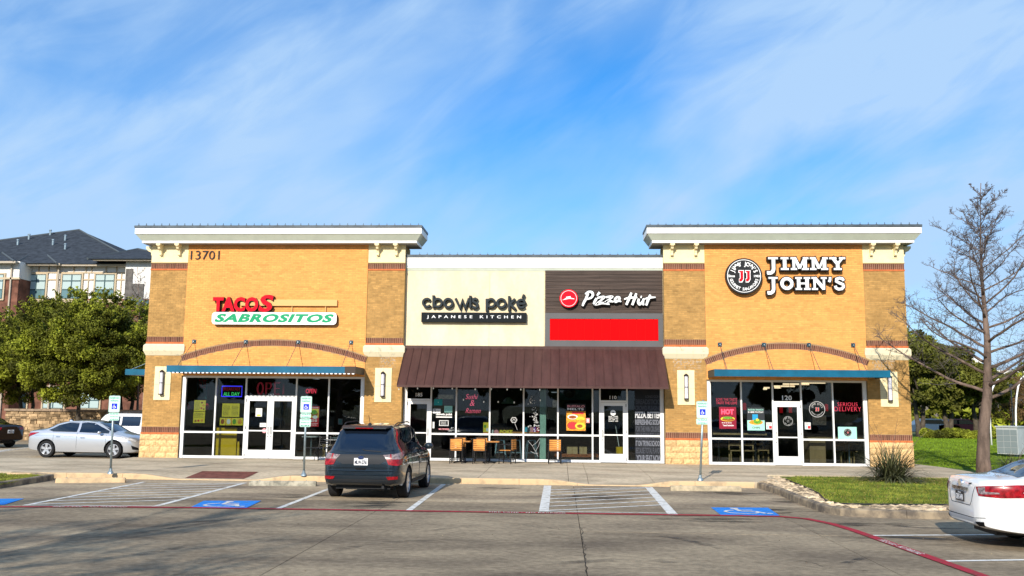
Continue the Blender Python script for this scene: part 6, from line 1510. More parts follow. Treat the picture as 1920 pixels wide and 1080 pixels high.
mb = MB(); mb.lathe([(.001, -2.2695), (.042, -2.2682), (.043, -2.26)], 20, 'x'); mb.v = [(x, y*1.6, .945+z*.75) for x, y, z in mb.v]; mb.build('emblem_field', pm('badge_blue', (.01, .03, .12), .2), em)
V, Fc = text2d('Ford', 0, 1); xs_ = [v[0] for v in V]
mb = MB(); extr(mb, V, Fc, lambda u, v, w_: (-2.2705, -(u-sum((min(xs_), max(xs_)))/2)*.055, .932+v*.04), 0); mb.build('emblem_lettering', CHROME, em)
mb = MB(); V, Fc = text2d('ESCAPE', .03, 1); xs_ = [v[0] for v in V]; extr(mb, V, Fc, lambda u, v, w_: (-2.262, .76-(u-min(xs_))*.045, .745+v*.03), 0); mb.build('badge_lettering', CHROME, suv.t)
mb = MB(); mb.tube([(-2.135, .0, 1.12), (-2.16, -.06, 1.10), (-2.165, -.42, 1.075)], .011, 5); mb.build('wiper', PLASTIC, suv.t)
mb = MB(); mb.lathe([(.05, 1.655), (.03, 1.69), (.012, 1.70)], 10, 'z', (-1.5, 0, 0)); mb.tube([(-1.5, 0, 1.69), (-1.56, .02, 1.88)], .006, 5); mb.build('antenna', PLASTIC, suv.t)
patch(suv, 'windscreen', CARGLASS, [(.6, y, z) for y, z in ((-.58, 1.58), (.58, 1.58), (.74, 1.14), (-.74, 1.14))], (-1, 0, 0), .005)
for s_ in (-1, 1): patch(suv, 'headlight', HLAMP, [(2.1, .5*s_, .86), (2.0, .8*s_, .9), (1.9, .85*s_, .8), (2.1, .5*s_, .76)], (-1, -.3*s_, 0), .006)
mb = MB(); mb.box(-2.0, -1.7, -.62, .62, .24, .32); mb.lathe([(.03, -2.22), (.03, -1.8)], 10, 'x', (0, -.5, .30)); mb.build('exhaust', PLASTIC, suv.t)
suv.t.location = (-4.40, -10.06, 0); suv.t.rotation_euler = (0, 0, pi/2-.025)

# --- white sedan, right foreground ---------------------------------
PWH = pm('pearl_white_paint', (.80, .80, .78), .18, coat=1.)
sd = car('sedan', 'white sedan cut off by the right edge of the photograph, tail light towards the camera', 'car', PWH,
    top=[(-2.43, .66), (-2.42, .90), (-2.36, 1.03), (-2.2, 1.075), (-1.85, 1.10), (-1.3, 1.31), (-.6, 1.445), (0, 1.47), (.5, 1.40), (1.05, 1.14), (1.35, 1.02), (1.9, .95), (2.25, .80), (2.43, .58)],
    belt=[(-2.43, .66), (-2.35, 1.0), (-1.6, 1.02), (-.5, .99), (.6, .97), (1.2, .94), (1.9, .86), (2.43, .54)],
    half=[(-2.43, .50), (-2.39, .64), (-2.25, .785), (-1.9, .885), (-1.3, .912), (0, .915), (1.3, .91), (1.9, .86), (2.25, .7), (2.43, .5)],
    low=[(-2.43, .36), (-2.3, .30), (-1.9, .24), (-1.3, .20), (1.5, .20), (2.1, .22), (2.43, .3)],
    roofw=[(-2.43, .52), (-1.7, .56), (-1.0, .61), (0, .63), (.9, .62), (2.43, .5)],
    wheels=[(-1.30, .79), (-1.30, -.79), (1.47, .79), (1.47, -.79)], rt=.335, tw=.22, W=1.0)
patch(sd, 'rear_window', CARGLASS, [(-1.80, -.62, 1.2), (-1.80, .62, 1.2), (-1.05, .55, 1.4), (-.85, .5, 1.4), (-.85, -.5, 1.4), (-1.05, -.55, 1.4)], (.0, 0, -1), .006)
for s_ in (-1, 1):
    D = (.8, -1.*s_, 0)
    o = patch(sd, 'tail_light', TLRED, [(-2.38, .52*s_, .93), (-2.3, .70*s_, .955), (-1.95, .89*s_, .985), (-1.68, .9*s_, .99), (-1.78, .9*s_, .93), (-1.86, .9*s_, .875), (-1.8, .9*s_, .80), (-2.15, .84*s_, .785), (-2.36, .58*s_, .80)], D, .010, .05)
    patch(sd, 'lamp_clear', TLWHT, [(-2.36, .56*s_, .92), (-2.3, .68*s_, .94), (-2.3, .68*s_, .87), (-2.15, .8*s_, .865), (-2.15, .8*s_, .845), (-2.3, .7*s_, .83), (-2.35, .58*s_, .825)], D, .014, .05)
    patch(sd, 'side_window', CARGLASS, [(-1.35, .8*s_, 1.08), (-1.10, .7*s_, 1.26), (-.7, .7*s_, 1.36), (-.2, .65*s_, 1.40), (-.2, .8*s_, 1.04)], (0, -s_, 0), .005)
    patch(sd, 'side_window', CARGLASS, [(-.13, .8*s_, 1.04), (-.13, .65*s_, 1.40), (.35, .65*s_, 1.37), (.95, .75*s_, 1.08), (.98, .8*s_, 1.02)], (0, -s_, 0), .005)
    for xg in (-1.05, -.16, .95): wire(sd, 'panel_gap', GAP, [(xg, .9*s_, 1.02), (xg, .9*s_, .3)], (0, -s_, 0), .004)
    patch(sd, 'exhaust_tip', GAP, [(-2.35, .50*s_, .40), (-2.3, .66*s_, .41), (-2.3, .66*s_, .34), (-2.35, .54*s_, .335)], (1, -.3*s_, 0), .012, .05)
    wire(sd, 'bumper_gap', GAP, [(-1.72, .9*s_, .93), (-1.66, .9*s_, .78), (-1.62, .9*s_, .66)], (0, -s_, 0), .004)
wire(sd, 'boot_gap', GAP, [(-2.4, -.50, .93), (-2.4, -.42, .70), (-2.4, -.36, .63), (-2.4, .36, .63), (-2.4, .42, .70), (-2.4, .50, .93)], R1, .005)
wire(sd, 'bumper_crease', GAP, [(-2.4, -.70, .47), (-2.4, -.50, .45), (-2.4, .50, .45), (-2.4, .70, .47)], R1, .005)
patch(sd, 'valance', pm('silver_valance', (.45, .46, .47), .4), [(-2.4, -.56, .44), (-2.4, .56, .44), (-2.4, .50, .35), (-2.4, -.50, .35)], R1, .006)
patch(sd, 'chrome_bar', CHROME, [(-2.4, -.34, .895), (-2.4, .34, .895), (-2.4, .30, .84), (-2.4, -.30, .84)], R1, .02, .04)
plate_(sd, 'GRP-3498', -2.445, 0, .745, .31, .155, -1, pm('black_plate', (.03, .03, .035), .4), SIGNW)
mb = MB(); mb.lathe([(.045, -2.435), (.055, -2.435), (.055, -2.40)], 20, 'x', (0, 0, .955)); mb.box(-2.437, -2.42, -.07, .07, .945, .965); mb.build('emblem', CHROME, sd.t)
mb = MB(); mb.lathe([(.001, -2.43), (.012, -2.43), (.014, -2.38)], 10, 'x', (0, -.36, .965)); mb.build('boot_camera', PLASTIC, sd.t)
patch(sd, 'windscreen', CARGLASS, [(.5, -.55, 1.3), (.5, .55, 1.3), (1.15, .66, 1.1), (1.15, -.66, 1.1)], (0, 0, -1), .005)
sd.t.location = (8.86, -17.4, 0); sd.t.rotation_euler = (0, 0, -.035)

# --- silver sedan, left --------------------------------------------
PSI = pm('silver_paint', (.62, .64, .67), .22, metal=.55, coat=1.)
se = car('sedan', 'silver sedan parked side-on left of the building, nose behind the corner pillar', 'car', PSI,
    top=[(-2.27, .62), (-2.24, .90), (-2.18, 1.04), (-1.95, 1.09), (-1.60, 1.14), (-1.1, 1.33), (-.5, 1.43), (.05, 1.44), (.55, 1.36), (1.1, 1.10), (1.35, .99), (1.85, .86), (2.15, .70), (2.27, .50)],
    belt=[(-2.27, .58), (-2.2, .95), (-1.6, .98), (-.5, .95), (.6, .90), (1.2, .87), (1.85, .76), (2.27, .46)],
    half=[(-2.27, .58), (-2.2, .72), (-2.0, .82), (-1.6, .875), (0, .89), (1.3, .88), (1.8, .82), (2.1, .68), (2.27, .45)],
    low=[(-2.27, .36), (-2.1, .28), (-1.3, .20), (1.5, .19), (2.0, .20), (2.27, .26)],
    roofw=[(-2.27, .5), (-1.6, .54), (-.9, .59), (0, .61), (.9, .60), (2.27, .45)],
    wheels=[(-1.38, .775), (-1.38, -.775), (1.32, .775), (1.32, -.775)], rt=.325, tw=.21, W=1.0)
for s_ in (-1, 1):
    patch(se, 'side_window', CARGLASS, [(-1.38, .8*s_, 1.05), (-1.05, .7*s_, 1.24), (-.6, .7*s_, 1.345), (-.22, .65*s_, 1.37), (-.22, .8*s_, .985), (-1.15, .8*s_, .995)], (0, -s_, 0), .005)
    patch(se, 'side_window', CARGLASS, [(-.12, .8*s_, .98), (-.12, .65*s_, 1.375), (.4, .65*s_, 1.33), (1.02, .75*s_, 1.03), (1.06, .8*s_, .94)], (0, -s_, 0), .005)
    for xg in (-1.12, -.17, 1.0): wire(se, 'panel_gap', GAP, [(xg, .9*s_, .95), (xg, .9*s_, .30)], (0, -s_, 0), .005)
    patch(se, 'tail_light', TLRED, [(-2.22, .70*s_, .93), (-1.95, .82*s_, .95), (-1.72, .86*s_, .955), (-1.95, .84*s_, .87), (-2.2, .76*s_, .78), (-2.26, .62*s_, .80)], (.4, -s_, 0), .01, .05)
    patch(se, 'headlight', HLAMP, [(1.55, .84*s_, .845), (1.9, .78*s_, .77), (2.15, .64*s_, .69), (2.1, .68*s_, .63), (1.85, .78*s_, .68)], (-.5, -s_, 0), .01, .05)
    patch(se, 'lower_intake', GAP, [(1.95, .74*s_, .50), (2.18, .6*s_, .40), (2.2, .6*s_, .32), (2.0, .7*s_, .34)], (-.5, -s_, 0), .008, .05)
    wire(se, 'crease', GAP, [(-1.9, .9*s_, .84), (-1.2, .9*s_, .86), (.2, .9*s_, .78)], (0, -s_, 0), .003)
    for xh in (-1.0, .0): wire(se, 'door_handle', CHROME, [(xh, .9*s_, .80 if xh else .77), (xh+.16, .9*s_, .80 if xh else .77)], (0, -s_, 0), .014, .012)
    mb = MB(); mb.lathe([(.02, -.09), (.09, -.05), (.10, 0), (.085, .05), (.02, .09)], 14, 'x'); mb.v = [(.78+x*.8, .97*s_+y*.9, .97+z*.62) for x, y, z in mb.v]; mb.build('mirror', PSI, se.t, smooth=True)
mb = MB(); mb.hexa([(-1.0, -.02, 1.36), (-.85, -.03, 1.40), (-.85, .03, 1.40), (-1.0, .02, 1.36), (-1.02, -.005, 1.43), (-.95, -.005, 1.44), (-.95, .005, 1.44), (-1.02, .005, 1.43)]); mb.build('antenna_fin', PSI, se.t)
patch(se, 'windscreen', CARGLASS, [(.52, -.53, 1.3), (.52, .53, 1.3), (1.22, .66, 1.1), (1.22, -.66, 1.1)], (0, 0, -1), .005)
patch(se, 'rear_window', CARGLASS, [(-1.6, -.53, 1.2), (-1.6, .53, 1.2), (-1.0, .5, 1.35), (-1.0, -.5, 1.35)], (0, 0, -1), .005)
YSE = 2.6; xr = F(86, 850, YSE-.8)[0]; xf = F(217, 850, YSE-.8)[0]
se.t.location = ((xr+xf)/2+.03, YSE, 0); se.t.rotation_euler = (0, 0, .0-.03)

# --- white wagon behind --------------------------------------------
wg = car('wagon', 'white boxy suv behind the silver sedan, cut off by the corner pillar', 'car', pm('plain_white_paint', (.78, .78, .77), .25, coat=1.),
    top=[(-2.2, .7), (-2.16, 1.0), (-2.1, 1.15), (-1.85, 1.55), (-1.7, 1.66), (-1.0, 1.70), (.3, 1.69), (.6, 1.6), (1.15, 1.15), (1.8, 1.05), (2.1, .9), (2.2, .6)],
    belt=[(-2.2, .68), (-2.1, 1.05), (-1.2, 1.08), (.6, 1.05), (1.2, 1.0), (2.2, .58)], half=[(-2.2, .7), (-2.1, .82), (-1.8, .88), (0, .9), (1.6, .88), (2.2, .6)],
    low=[(-2.2, .36), (-1.5, .25), (1.6, .25), (2.2, .34)], roofw=[(-2.2, .62), (0, .68), (2.2, .6)], wheels=[(-1.3, .79), (-1.3, -.79), (1.35, .79), (1.35, -.79)], rt=.35, tw=.22, W=1.0)
for s_ in (-1, 1):
    for a, b in ((-1.55, -1.0), (-.9, -.05), (.03, .95)): patch(wg, 'side_window', CARGLASS, [(a, .8*s_, 1.12), (a+(.05 if a < -1.5 else 0), .7*s_, 1.54), (b-(.45 if b > .9 else 0), .7*s_, 1.54), (b, .8*s_, 1.12)], (0, -s_, 0), .006)
    mb = MB(); mb.tube([(-1.7, .62*s_, 1.69), (-1.5, .64*s_, 1.74), (.1, .66*s_, 1.75), (.3, .66*s_, 1.71)], .018, 6); mb.build('roof_rail', PLASTIC, wg.t)
    patch(wg, 'tail_light', TLRED, [(-2.1, .78*s_, 1.1), (-1.95, .85*s_, 1.12), (-1.98, .85*s_, .85), (-2.12, .78*s_, .85)], (.6, -s_, 0), .01, .05)
wg.t.location = (F(182, 800, 7.2)[0]+2.0, 8.0, -.02)
# --- black sedan at the left edge ----------------------------------
bk = car('sedan', 'black sedan at the left edge in shadow, red tail light showing', 'car', pm('black_car_paint', (.008, .007, .010), .15, coat=1.),
    top=[(-2.35, .65), (-2.32, .95), (-2.25, 1.08), (-1.9, 1.12), (-1.6, 1.16), (-1.0, 1.38), (-.3, 1.45), (.4, 1.38), (1.1, 1.08), (1.9, .9), (2.35, .55)],
    belt=[(-2.35, .6), (-2.2, .98), (0, .97), (1.2, .92), (2.35, .5)], half=[(-2.35, .64), (-2.25, .78), (-1.9, .88), (0, .9), (1.8, .86), (2.35, .5)],
    low=[(-2.35, .36), (-1.5, .22), (1.6, .22), (2.35, .3)], roofw=[(-2.35, .5), (-1, .6), (0, .62), (2.35, .5)], wheels=[(-1.35, .79), (-1.35, -.79), (1.4, .79), (1.4, -.79)], rt=.33, tw=.21, W=1.0)
for s_ in (-1, 1): patch(bk, 'tail_light', TLRED, [(-2.3, .45*s_, .95), (-2.2, .8*s_, .98), (-1.9, .88*s_, .97), (-2.1, .84*s_, .84), (-2.3, .5*s_, .84)], (1, -.6*s_, 0), .01, .05); patch(bk, 'side_window', CARGLASS, [(-1.4, .8*s_, 1.06), (-1.0, .7*s_, 1.3), (.3, .65*s_, 1.34), (.98, .8*s_, 1.02)], (0, -s_, 0), .005)
patch(bk, 'rear_window', CARGLASS, [(-1.6, -.5, 1.2), (-1.6, .5, 1.2), (-1.0, .5, 1.35), (-1.0, -.5, 1.35)], (0, 0, -1), .005)
plate_(bk, 'KPR-5218', -2.36, 0, .76, .31, .155, -1, SIGNW, PINK)
bx_ = F(36, 810, 9.0)[0]; bk.t.location = (bx_-2.3, 9.2, 0); bk.t.rotation_euler = (0, 0, pi-.32)

# ================================================================== VEGETATION
def npmesh(name, V, Fn, mat, parent=None, tint=None, mi=None, quads=False):
    me = bpy.data.meshes.new(name); k = Fn.shape[1]; off = OFF[parent.name] if parent is not None else Vector((0, 0, 0))
    V = V-np.array(off); me.vertices.add(len(V)); me.vertices.foreach_set('co', V.astype(np.float32).ravel())
    me.loops.add(Fn.size); me.loops.foreach_set('vertex_index', Fn.astype(np.int32).ravel()); me.polygons.add(len(Fn))
    me.polygons.foreach_set('loop_start', np.arange(0, Fn.size, k, dtype=np.int32)); me.update(calc_edges=True)
    for m in (mat if isinstance(mat, (list, tuple)) else [mat]): me.materials.append(m)
    if tint is not None: a = me.attributes.new('tint', 'FLOAT', 'FACE'); a.data.foreach_set('value', tint.astype(np.float32))
    if mi is not None: me.polygons.foreach_set('material_index', mi.astype(np.int32))
    me.validate(); o = link(name, me, parent); OFF[o.name] = off; return o
def leaves(blobs, n, size, rng, sq=.55):
    """leaf quads through the shells of many small clumps; returns verts, faces, tint"""
    vol = np.array([b[3]**2 for b in blobs]); pr = vol/vol.sum(); idx = rng.choice(len(blobs), n, p=pr)
    B = np.array([b[:4] for b in blobs])[idx]; ct = rng.random(len(blobs))[idx]
    d = rng.normal(size=(n, 3)); d /= np.linalg.norm(d, axis=1)[:, None]; r = B[:, 3]*(.45+.6*rng.random(n)**.6)
    c = B[:, :3]+d*r[:, None]*np.array([1, 1, .75])
    nn = d*.6+rng.normal(size=(n, 3))*.8+np.array([0, 0, .35]); nn /= np.linalg.norm(nn, axis=1)[:, None]
    a = np.cross(nn, rng.normal(size=(n, 3))); a /= np.linalg.norm(a, axis=1)[:, None]; b = np.cross(nn, a)
    s = size*(.6+.8*rng.random(n))[:, None]; a = a*s; b = b*s*sq
    V = np.stack([c-a, c-b*.9, c+a, c+b*.9], 1).reshape(-1, 3); Fn = np.arange(4*n).reshape(n, 4); t = np.clip(ct*.75+.25*rng.random(n), 0, 1)
    return V, Fn, t
def crown_blobs(cx, cy, z0, z1, rx, ry, nb_, rng, flat=1.):
    out = []
    cz = (z0+z1)/2; h = (z1-z0)/2
    for i in range(nb_):
        d = rng.normal(size=3); d /= np.linalg.norm(d); q = rng.random()**.33
        p = np.array([cx+d[0]*q*rx*.86, cy+d[1]*q*ry*.86, cz+d[2]*q*h*.88]); out.append((*p, rng.uniform(.10, .22)*min(rx, h)*(1.15 if nb_ < 200 else .85)))
    if nb_ >= 200:
        for i in range(110):
            a = rng.uniform(0, 2*pi); q = rng.random()**.5; p = (cx+cos(a)*q*rx, cy+sin(a)*q*ry, cz+h*math.sqrt(max(0, 1-q*q))*.95)
            for j in range(4): out.append((p[0]+.07*j*cos(a)*2, p[1], p[2]+.13*j, .15-.03*j))
    return out
def leafy_tree(name, x, y, z, crown, n, size, label, group, mat, trunks=((0, 0),), tr=.14, seed=1, nb_=90, cat='tree'):
    rng = np.random.default_rng(seed); cx, cy, z0, z1, rx, ry = crown; t = empty(name, (x, y, z), label, cat, group); rd = random.Random(seed)
    B = crown_blobs(cx, cy, z0, z1, rx, ry, nb_, rng)
    for tx, ty in trunks:
        mb = MB(); top = (cx+tx*1.2, cy+ty, z0+(z1-z0)*.55); P = [(x+tx*.4, y+ty*.4, z), (x+tx*.6+.05, y+ty*.6, z+(z0-z)*.5), (x+tx+.0, y+ty, z0), top]
        mb.tube(P, [tr*1.25, tr, tr*.8, tr*.25], 8); 
        mb.build('trunk', BARKD, t, smooth=True)
        for q in range(8):
            b = B[rd.randrange(len(B))]; s_ = Vector(P[2]).lerp(Vector(top), rd.random()*.8); m_ = s_.lerp(Vector(b[:3]), .5)+Vector((0, 0, .2)); mb = MB(); mb.tube([s_, m_, b[:3]], [tr*.45, tr*.3, tr*.1], 5); mb.build('limb', BARKD, t)
    V, Fn, ti = leaves(B, n, size, rng); npmesh('crown', V, Fn, mat, t, ti); return t
GT = 'evergreen trees left of the building'
for (px, py, Y, rx, zlo, zhi, base, lab, sd, nl) in (
        (35, 600, 21, 4.2, 1.9, 7.7, (45, 762), 'bushy evergreen tree at the far left edge above the stone wall', 3, 90000),
        (150, 600, 15.5, 4.5, 1.7, 8.2, (145, 828), 'broad evergreen tree in the middle, its dark trunk in front of the stone wall', 4, 120000),
        (236, 600, 20, 3.9, 2.2, 8.0, (232, 765), 'evergreen tree nearest the left corner of the building', 5, 80000)):
    x = F(px, 700, Y)[0]; bx = F(base[0], 800, Y)[0]
    leafy_tree('evergreen_tree', bx, Y, 0, (x, Y, zlo, zhi, rx, 2.8), nl, .068, lab, GT, LEAF, ((-.3, 0), (.35, .2)) if sd != 4 else ((0, 0),), .13, sd, 330)
# low evergreen spill further left so that the crown meets the picture edge
leafy_tree('evergreen_tree', F(-60, 700, 19)[0], 19, 0, (F(-70, 700, 19)[0], 19, 1.2, 6.6, 3.2, 2.6), 26000, .09, 'bright green tree cut off by the left edge', GT, LEAF, ((0, 0),), .13, 9, 90)
GO = 'oaks behind the lawn'
for (px, Y, rx, zlo, zhi, lab, sd) in ((1722, 40, 4.2, 1.9, 8.6, 'tall oak right beside the right pillar with a thick trunk', 11), (1775, 41, 4.0, 2.0, 7.6, 'second oak from the building behind the lawn', 12), (1830, 43, 3.8, 2.2, 6.3, 'third oak from the building, just left of the bare tree trunk', 13), (1680, 42, 4.5, 2.0, 9., 'oak mostly hidden behind the right pillar', 14)):
    x = F(px, 770, Y)[0]; leafy_tree('oak_tree', x, Y, 0, (x, Y, zlo, zhi, rx, 3.5), 34000, .12, lab, GO, LEAF2, ((-.2, 0), (.4, .1)), .20, sd, 100)
# brown, nearly bare trees at the right edge
BRN = pm('brown_twig_leaf', (.14, .085, .035), .9, .4, 2, attr='tint', attv=.5)
for (px, Y, lab, sd) in ((1895, 46, 'brown wintry tree behind the curved lamp posts', 21), (1965, 47, 'brown wintry tree cut off by the right edge', 22)):
    x = F(px, 770, Y)[0]; leafy_tree('bare_shrub_tree', x, Y, 0, (x, Y, 1.0, 5.4, 3.4, 2.5), 22000, .05, lab, 'brown trees beyond the lamp posts', BRN, ((0, 0),), .12, sd, 90)
# trees on the far side of the car park, behind the viewer (they show in the shop glass)
for i, (x, y, h) in enumerate(((-46, -70, 9.5), (-36, -68, 11), (-26, -71, 9), (-17, -69, 10.5), (-7, -72, 9.5), (3, -69, 11), (13, -71, 9.5), (23, -69, 10.5), (33, -70, 10), (44, -70, 9.5))):
    if i == 0:
        far0 = leafy_tree('oak_tree', x, y, 0, (x, y, 1.2, h, 6., 4.), 15000, .30, 'dense oak on the far side of the car park behind the viewer', 'oaks behind the viewer', LEAF2, ((0, 0),), .25, 31, 90)
    else:
        o = copy_tree(far0); o.location = (x, y, 0); o.rotation_euler = (0, 0, i*1.3); o.scale = (1, 1, h/9.5)

# hedge
def hedge(x0, x1, y, z1, n, label):
    rng = np.random.default_rng(5); t = empty('hedge', ((x0+x1)/2, y, 0), label, 'hedge'); B = [(x, y+rng.uniform(-.3, .3), rng.uniform(.3, z1-.3), .45) for x in np.arange(x0, x1, .35)]
    V, Fn, ti = leaves(B, n, .07, rng); npmesh('foliage', V, Fn, LEAF, t, ti)
hedge(F(1738, 812, 37)[0], F(1868, 812, 37)[0], 37, .85, 16000, 'low clipped hedge along the back of the lawn under the oaks')

# bare cypress-like tree in the right foreground
def bare_tree(name, base, trunk, label, seed, nbr, twig=1., rbase=.27, spread=3.6, zfirst=2.6, sub=1., rb=1.):
    rd = random.Random(seed); t = empty(name, base, label, 'tree'); mb = MB()
    pts = [Vector(p) for p in trunk]; n = len(pts); H = pts[-1].z-pts[0].z
    rad = [max(.012, rbase*(1-((p.z-pts[0].z)/H))**1.35*(1.0 if p.z-pts[0].z > .4 else 1.12)) for p in pts]
    mb.tube(pts, rad, 12); mb.build('trunk', BARK, t, smooth=True)
    def trunk_at(z):
        for a, b in zip(pts, pts[1:]):
            if a.z <= z <= b.z: return a.lerp(b, (z-a.z)/(b.z-a.z))
        return pts[-1]
    tw = MB()
    def twigs(P, L, lev):
        """P: polyline of the branch; put side shoots on it"""
        k = max(1, int(len(P)*(1.75 if lev == 1 else 1.2)*twig))
        for _ in range(k):
            i = rd.randrange(1, len(P)) if lev > 1 else rd.randrange(max(1, len(P)//5), len(P)); p = P[i]; d = (P[i]-P[i-1]).normalized()
            s_ = Vector((rd.gauss(0, 1), rd.gauss(0, 1), rd.gauss(.25, .6))).normalized(); dd = (d*.55+s_*.75).normalized(); l = L*rd.uniform(.2, .5)*(1.15-i/len(P)*.5)
            Q = [p.copy()]; m = 4 if lev < 2 else 3
            for j in range(m): dd = (dd+Vector((rd.gauss(0, .22), rd.gauss(0, .22), rd.gauss(.05, .16)))).normalized(); Q.append(Q[-1]+dd*l/m)
            r0 = {1: .0095, 2: .0055, 3: .004}[lev]; tw.tube(Q, [r0*rb*(1-.55*j/m) for j in range(m+1)], 3, False)
            if lev < 3: twigs(Q, l*1.15, lev+1)
    for b in range(nbr):
        f_ = b/nbr; z = pts[0].z+zfirst+(H-zfirst-.25)*f_**.9; a = b*2.399+rd.uniform(-.4, .4); p = trunk_at(z); L = (spread*(1-f_)**1.0+.5)*rd.uniform(.7, 1.2)
        up = .22+.55*f_+rd.uniform(-.1, .12); d = Vector((cos(a), sin(a), up)).normalized(); Q = [p]; m = 10; L *= (.78 if cos(a) < -.3 and rb == 1. else 1.)
        for j in range(m):
            d = (d+Vector((rd.gauss(0, .10), rd.gauss(0, .10), .035+rd.gauss(0, .06)))).normalized(); Q.append(Q[-1]+d*L/m)
        r0 = max(.011, .054*(1-f_)**1.2); bm_ = MB(); bm_.tube(Q, [r0*rb*(1-.85*j/m)+.004*rb for j in range(m+1)], 6); bm_.build('branch', BARK, t, smooth=True)
        twigs(Q, L*.62, 1)
    tw.build('twigs', BARK2, t, kind='stuff'); return t
YT = -3.2
tp = [(1846, 898), (1846, 860), (1848, 800), (1852, 740), (1849, 690), (1848, 640), (1845, 580), (1843, 520), (1842, 460), (1840, 420), (1836, 380), (1836, 345)]
tp = [(*F(px, py, YT)[:1], YT+.12*sin(i), F(px, py, YT)[1]) for i, (px, py) in enumerate(tp)]; tp[0] = (tp[0][0], YT, .08)
bare_tree('bare_tree', (tp[0][0], YT, .08), tp, 'tall leafless tree with a rough trunk and fine twigs at the right edge', 17, 44, 1.0, .215, 4.0, 2.4)
mb = MB()
# bare tree left behind the viewer: casts the branch shadow on the lot
bt = [(-12.2, -37.5, 0), (-12.1, -37.5, 2.5), (-12.3, -37.4, 5), (-12.1, -37.6, 7.5), (-12.2, -37.5, 10), (-12.1, -37.5, 12.2)]
bare_tree('bare_tree', bt[0], bt, 'leafless tree at the edge of the car park behind the viewer', 23, 40, .8, .32, 5.6, 2.6, rb=2.6)
bt2 = [(x-5.5, y-.5, z*1.05) for x, y, z in bt]
bare_tree('bare_tree', bt2[0], bt2, 'second leafless tree behind the viewer, further left', 29, 36, .8, .32, 5.4, 2.6, rb=2.6)
# thin leafless tree in front of the apartment block
bt3 = [(*F(258, 790, 19)[:1], 19, 0), (F(260, 700, 19)[0], 19, F(260, 700, 19)[1]), (F(262, 620, 19)[0], 19, F(262, 620, 19)[1]), (F(258, 500, 19)[0], 19, F(258, 500, 19)[1])]
bt3 = [tuple(Vector(bt3[0]).lerp(Vector(bt3[1]), .5*i)) for i in range(2)]+bt3[1:]
bare_tree('bare_tree', bt3[0], bt3, 'thin leafless tree in front of the apartment balcony', 31, 22, .6, .09, 1.9, 4.5)

# spiky yucca clump
def spiky(x, y, z, n, L, label, seed, stalks=3):
    rng = np.random.default_rng(seed); t = empty('yucca', (x, y, z), label, 'plant'); V = []; Fn = []
    for i in range(n):
        a = rng.uniform(0, 2*pi); e = .12+1.15*rng.random()**1.5; l = L*rng.uniform(.65, 1.1)*(.62+.5*cos(e)); w = .014*rng.uniform(.7, 1.2); d = np.array([cos(a)*cos(e), sin(a)*cos(e), sin(e)]); p = np.array([x+rng.normal()*.13, y+rng.normal()*.13, z]); s_ = np.array([-sin(a), cos(a), 0]); b0 = len(V); m = 6
        for j in range(m+1):
            f_ = j/m; ww = w*(1-f_**2)+.001; V += [p-s_*ww, p+s_*ww]; p = p+d*l/m; d = d+np.array([0, 0, -.17*cos(e)*(1+f_)]); d /= np.linalg.norm(d)
        for j in range(m): k = b0+2*j; Fn.append((k, k+1, k+3, k+2))
    tt = np.repeat(rng.random(n), 6); npmesh('leaves', np.array(V), np.array(Fn), pm('yucca_leaf', (.095, .10, .045), .6, .4, 3, attr='tint', attv=.6), t, tt)['kind'] = 'stuff'
    for i in range(stalks):
        a = rng.uniform(0, 2*pi); mb = MB(); P = [Vector((x, y, z))]; d = Vector((cos(a)*.35, sin(a)*.2, 1)).normalized()
        for j in range(8): d = (d+Vector((cos(a)*.07, 0, -.02))).normalized(); P.append(P[-1]+d*.23)
        mb.tube(P, [.009-.0007*j for j in range(9)], 4); 
        for j in (4, 5, 6, 7): mb.tube([P[j], P[j]+Vector((rng.normal()*.09, rng.normal()*.09, .09))], .004, 3)
        mb.build('flower_stalk', BARK, t)
yx, yy = G(1672, 903, .1); spiky(yx, yy, .10, 700, 1.55, 'grey green spiky yucca clump on the grass island before the right pillar', 3, 4)
yx, yy = G(1895, 888, .1); spiky(yx+.9, yy+1.6, .10, 260, .95, 'spiky grass clump between the bare tree and the grey mailbox unit', 4, 3)

# ---- grass blades, river rocks, edging on the island
def inpoly(x, y, P):
    c = False; j = len(P)-1
    for i in range(len(P)):
        if (P[i][1] > y) != (P[j][1] > y) and x < (P[j][0]-P[i][0])*(y-P[i][1])/(P[j][1]-P[i][1])+P[i][0]: c = not c
        j = i
    return c
def blades(name, poly, n, h, w, z, mat, seed, kind='stuff', lab=None):
    rng = np.random.default_rng(seed); xs_ = [p[0] for p in poly]; ys_ = [p[1] for p in poly]; pts = []
    X = rng.uniform(min(xs_), max(xs_), n*3); Y = rng.uniform(min(ys_), max(ys_), n*3)
    for x, y in zip(X, Y):
        if inpoly(x, y, poly): pts.append((x, y))
        if len(pts) >= n: break
    P = np.array(pts); k = len(P); a = rng.uniform(0, pi, k); s_ = np.stack([np.cos(a), np.sin(a), np.zeros(k)], 1)*w*rng.uniform(.6, 1.3, k)[:, None]
    base = np.column_stack([P, np.full(k, z)]); tip = base+np.column_stack([rng.normal(size=k)*h*.5, rng.normal(size=k)*h*.5, h*rng.uniform(.5, 1.2, k)])
    V = np.stack([base-s_, base+s_, tip], 1).reshape(-1, 3); o = npmesh(name, V, np.arange(3*k).reshape(k, 3), mat); o['kind'] = kind
    if lab: o['label'] = lab
    return o
gz = .1
gp = [G(1468, 900.5, gz), G(1503, 914, gz), G(1535, 929, gz), G(1550, 945, gz), G(1575, 949, gz), G(1640, 950.5, gz), G(1790, 951, gz), (14.5, -12.8), (15.5, -4.6), (12.2, -4.5), (7., -4.6)]
blades('island_grass', gp, 90000, .045, .006, .105, BLADE2, 1, lab='olive green tufted grass on the planted island')
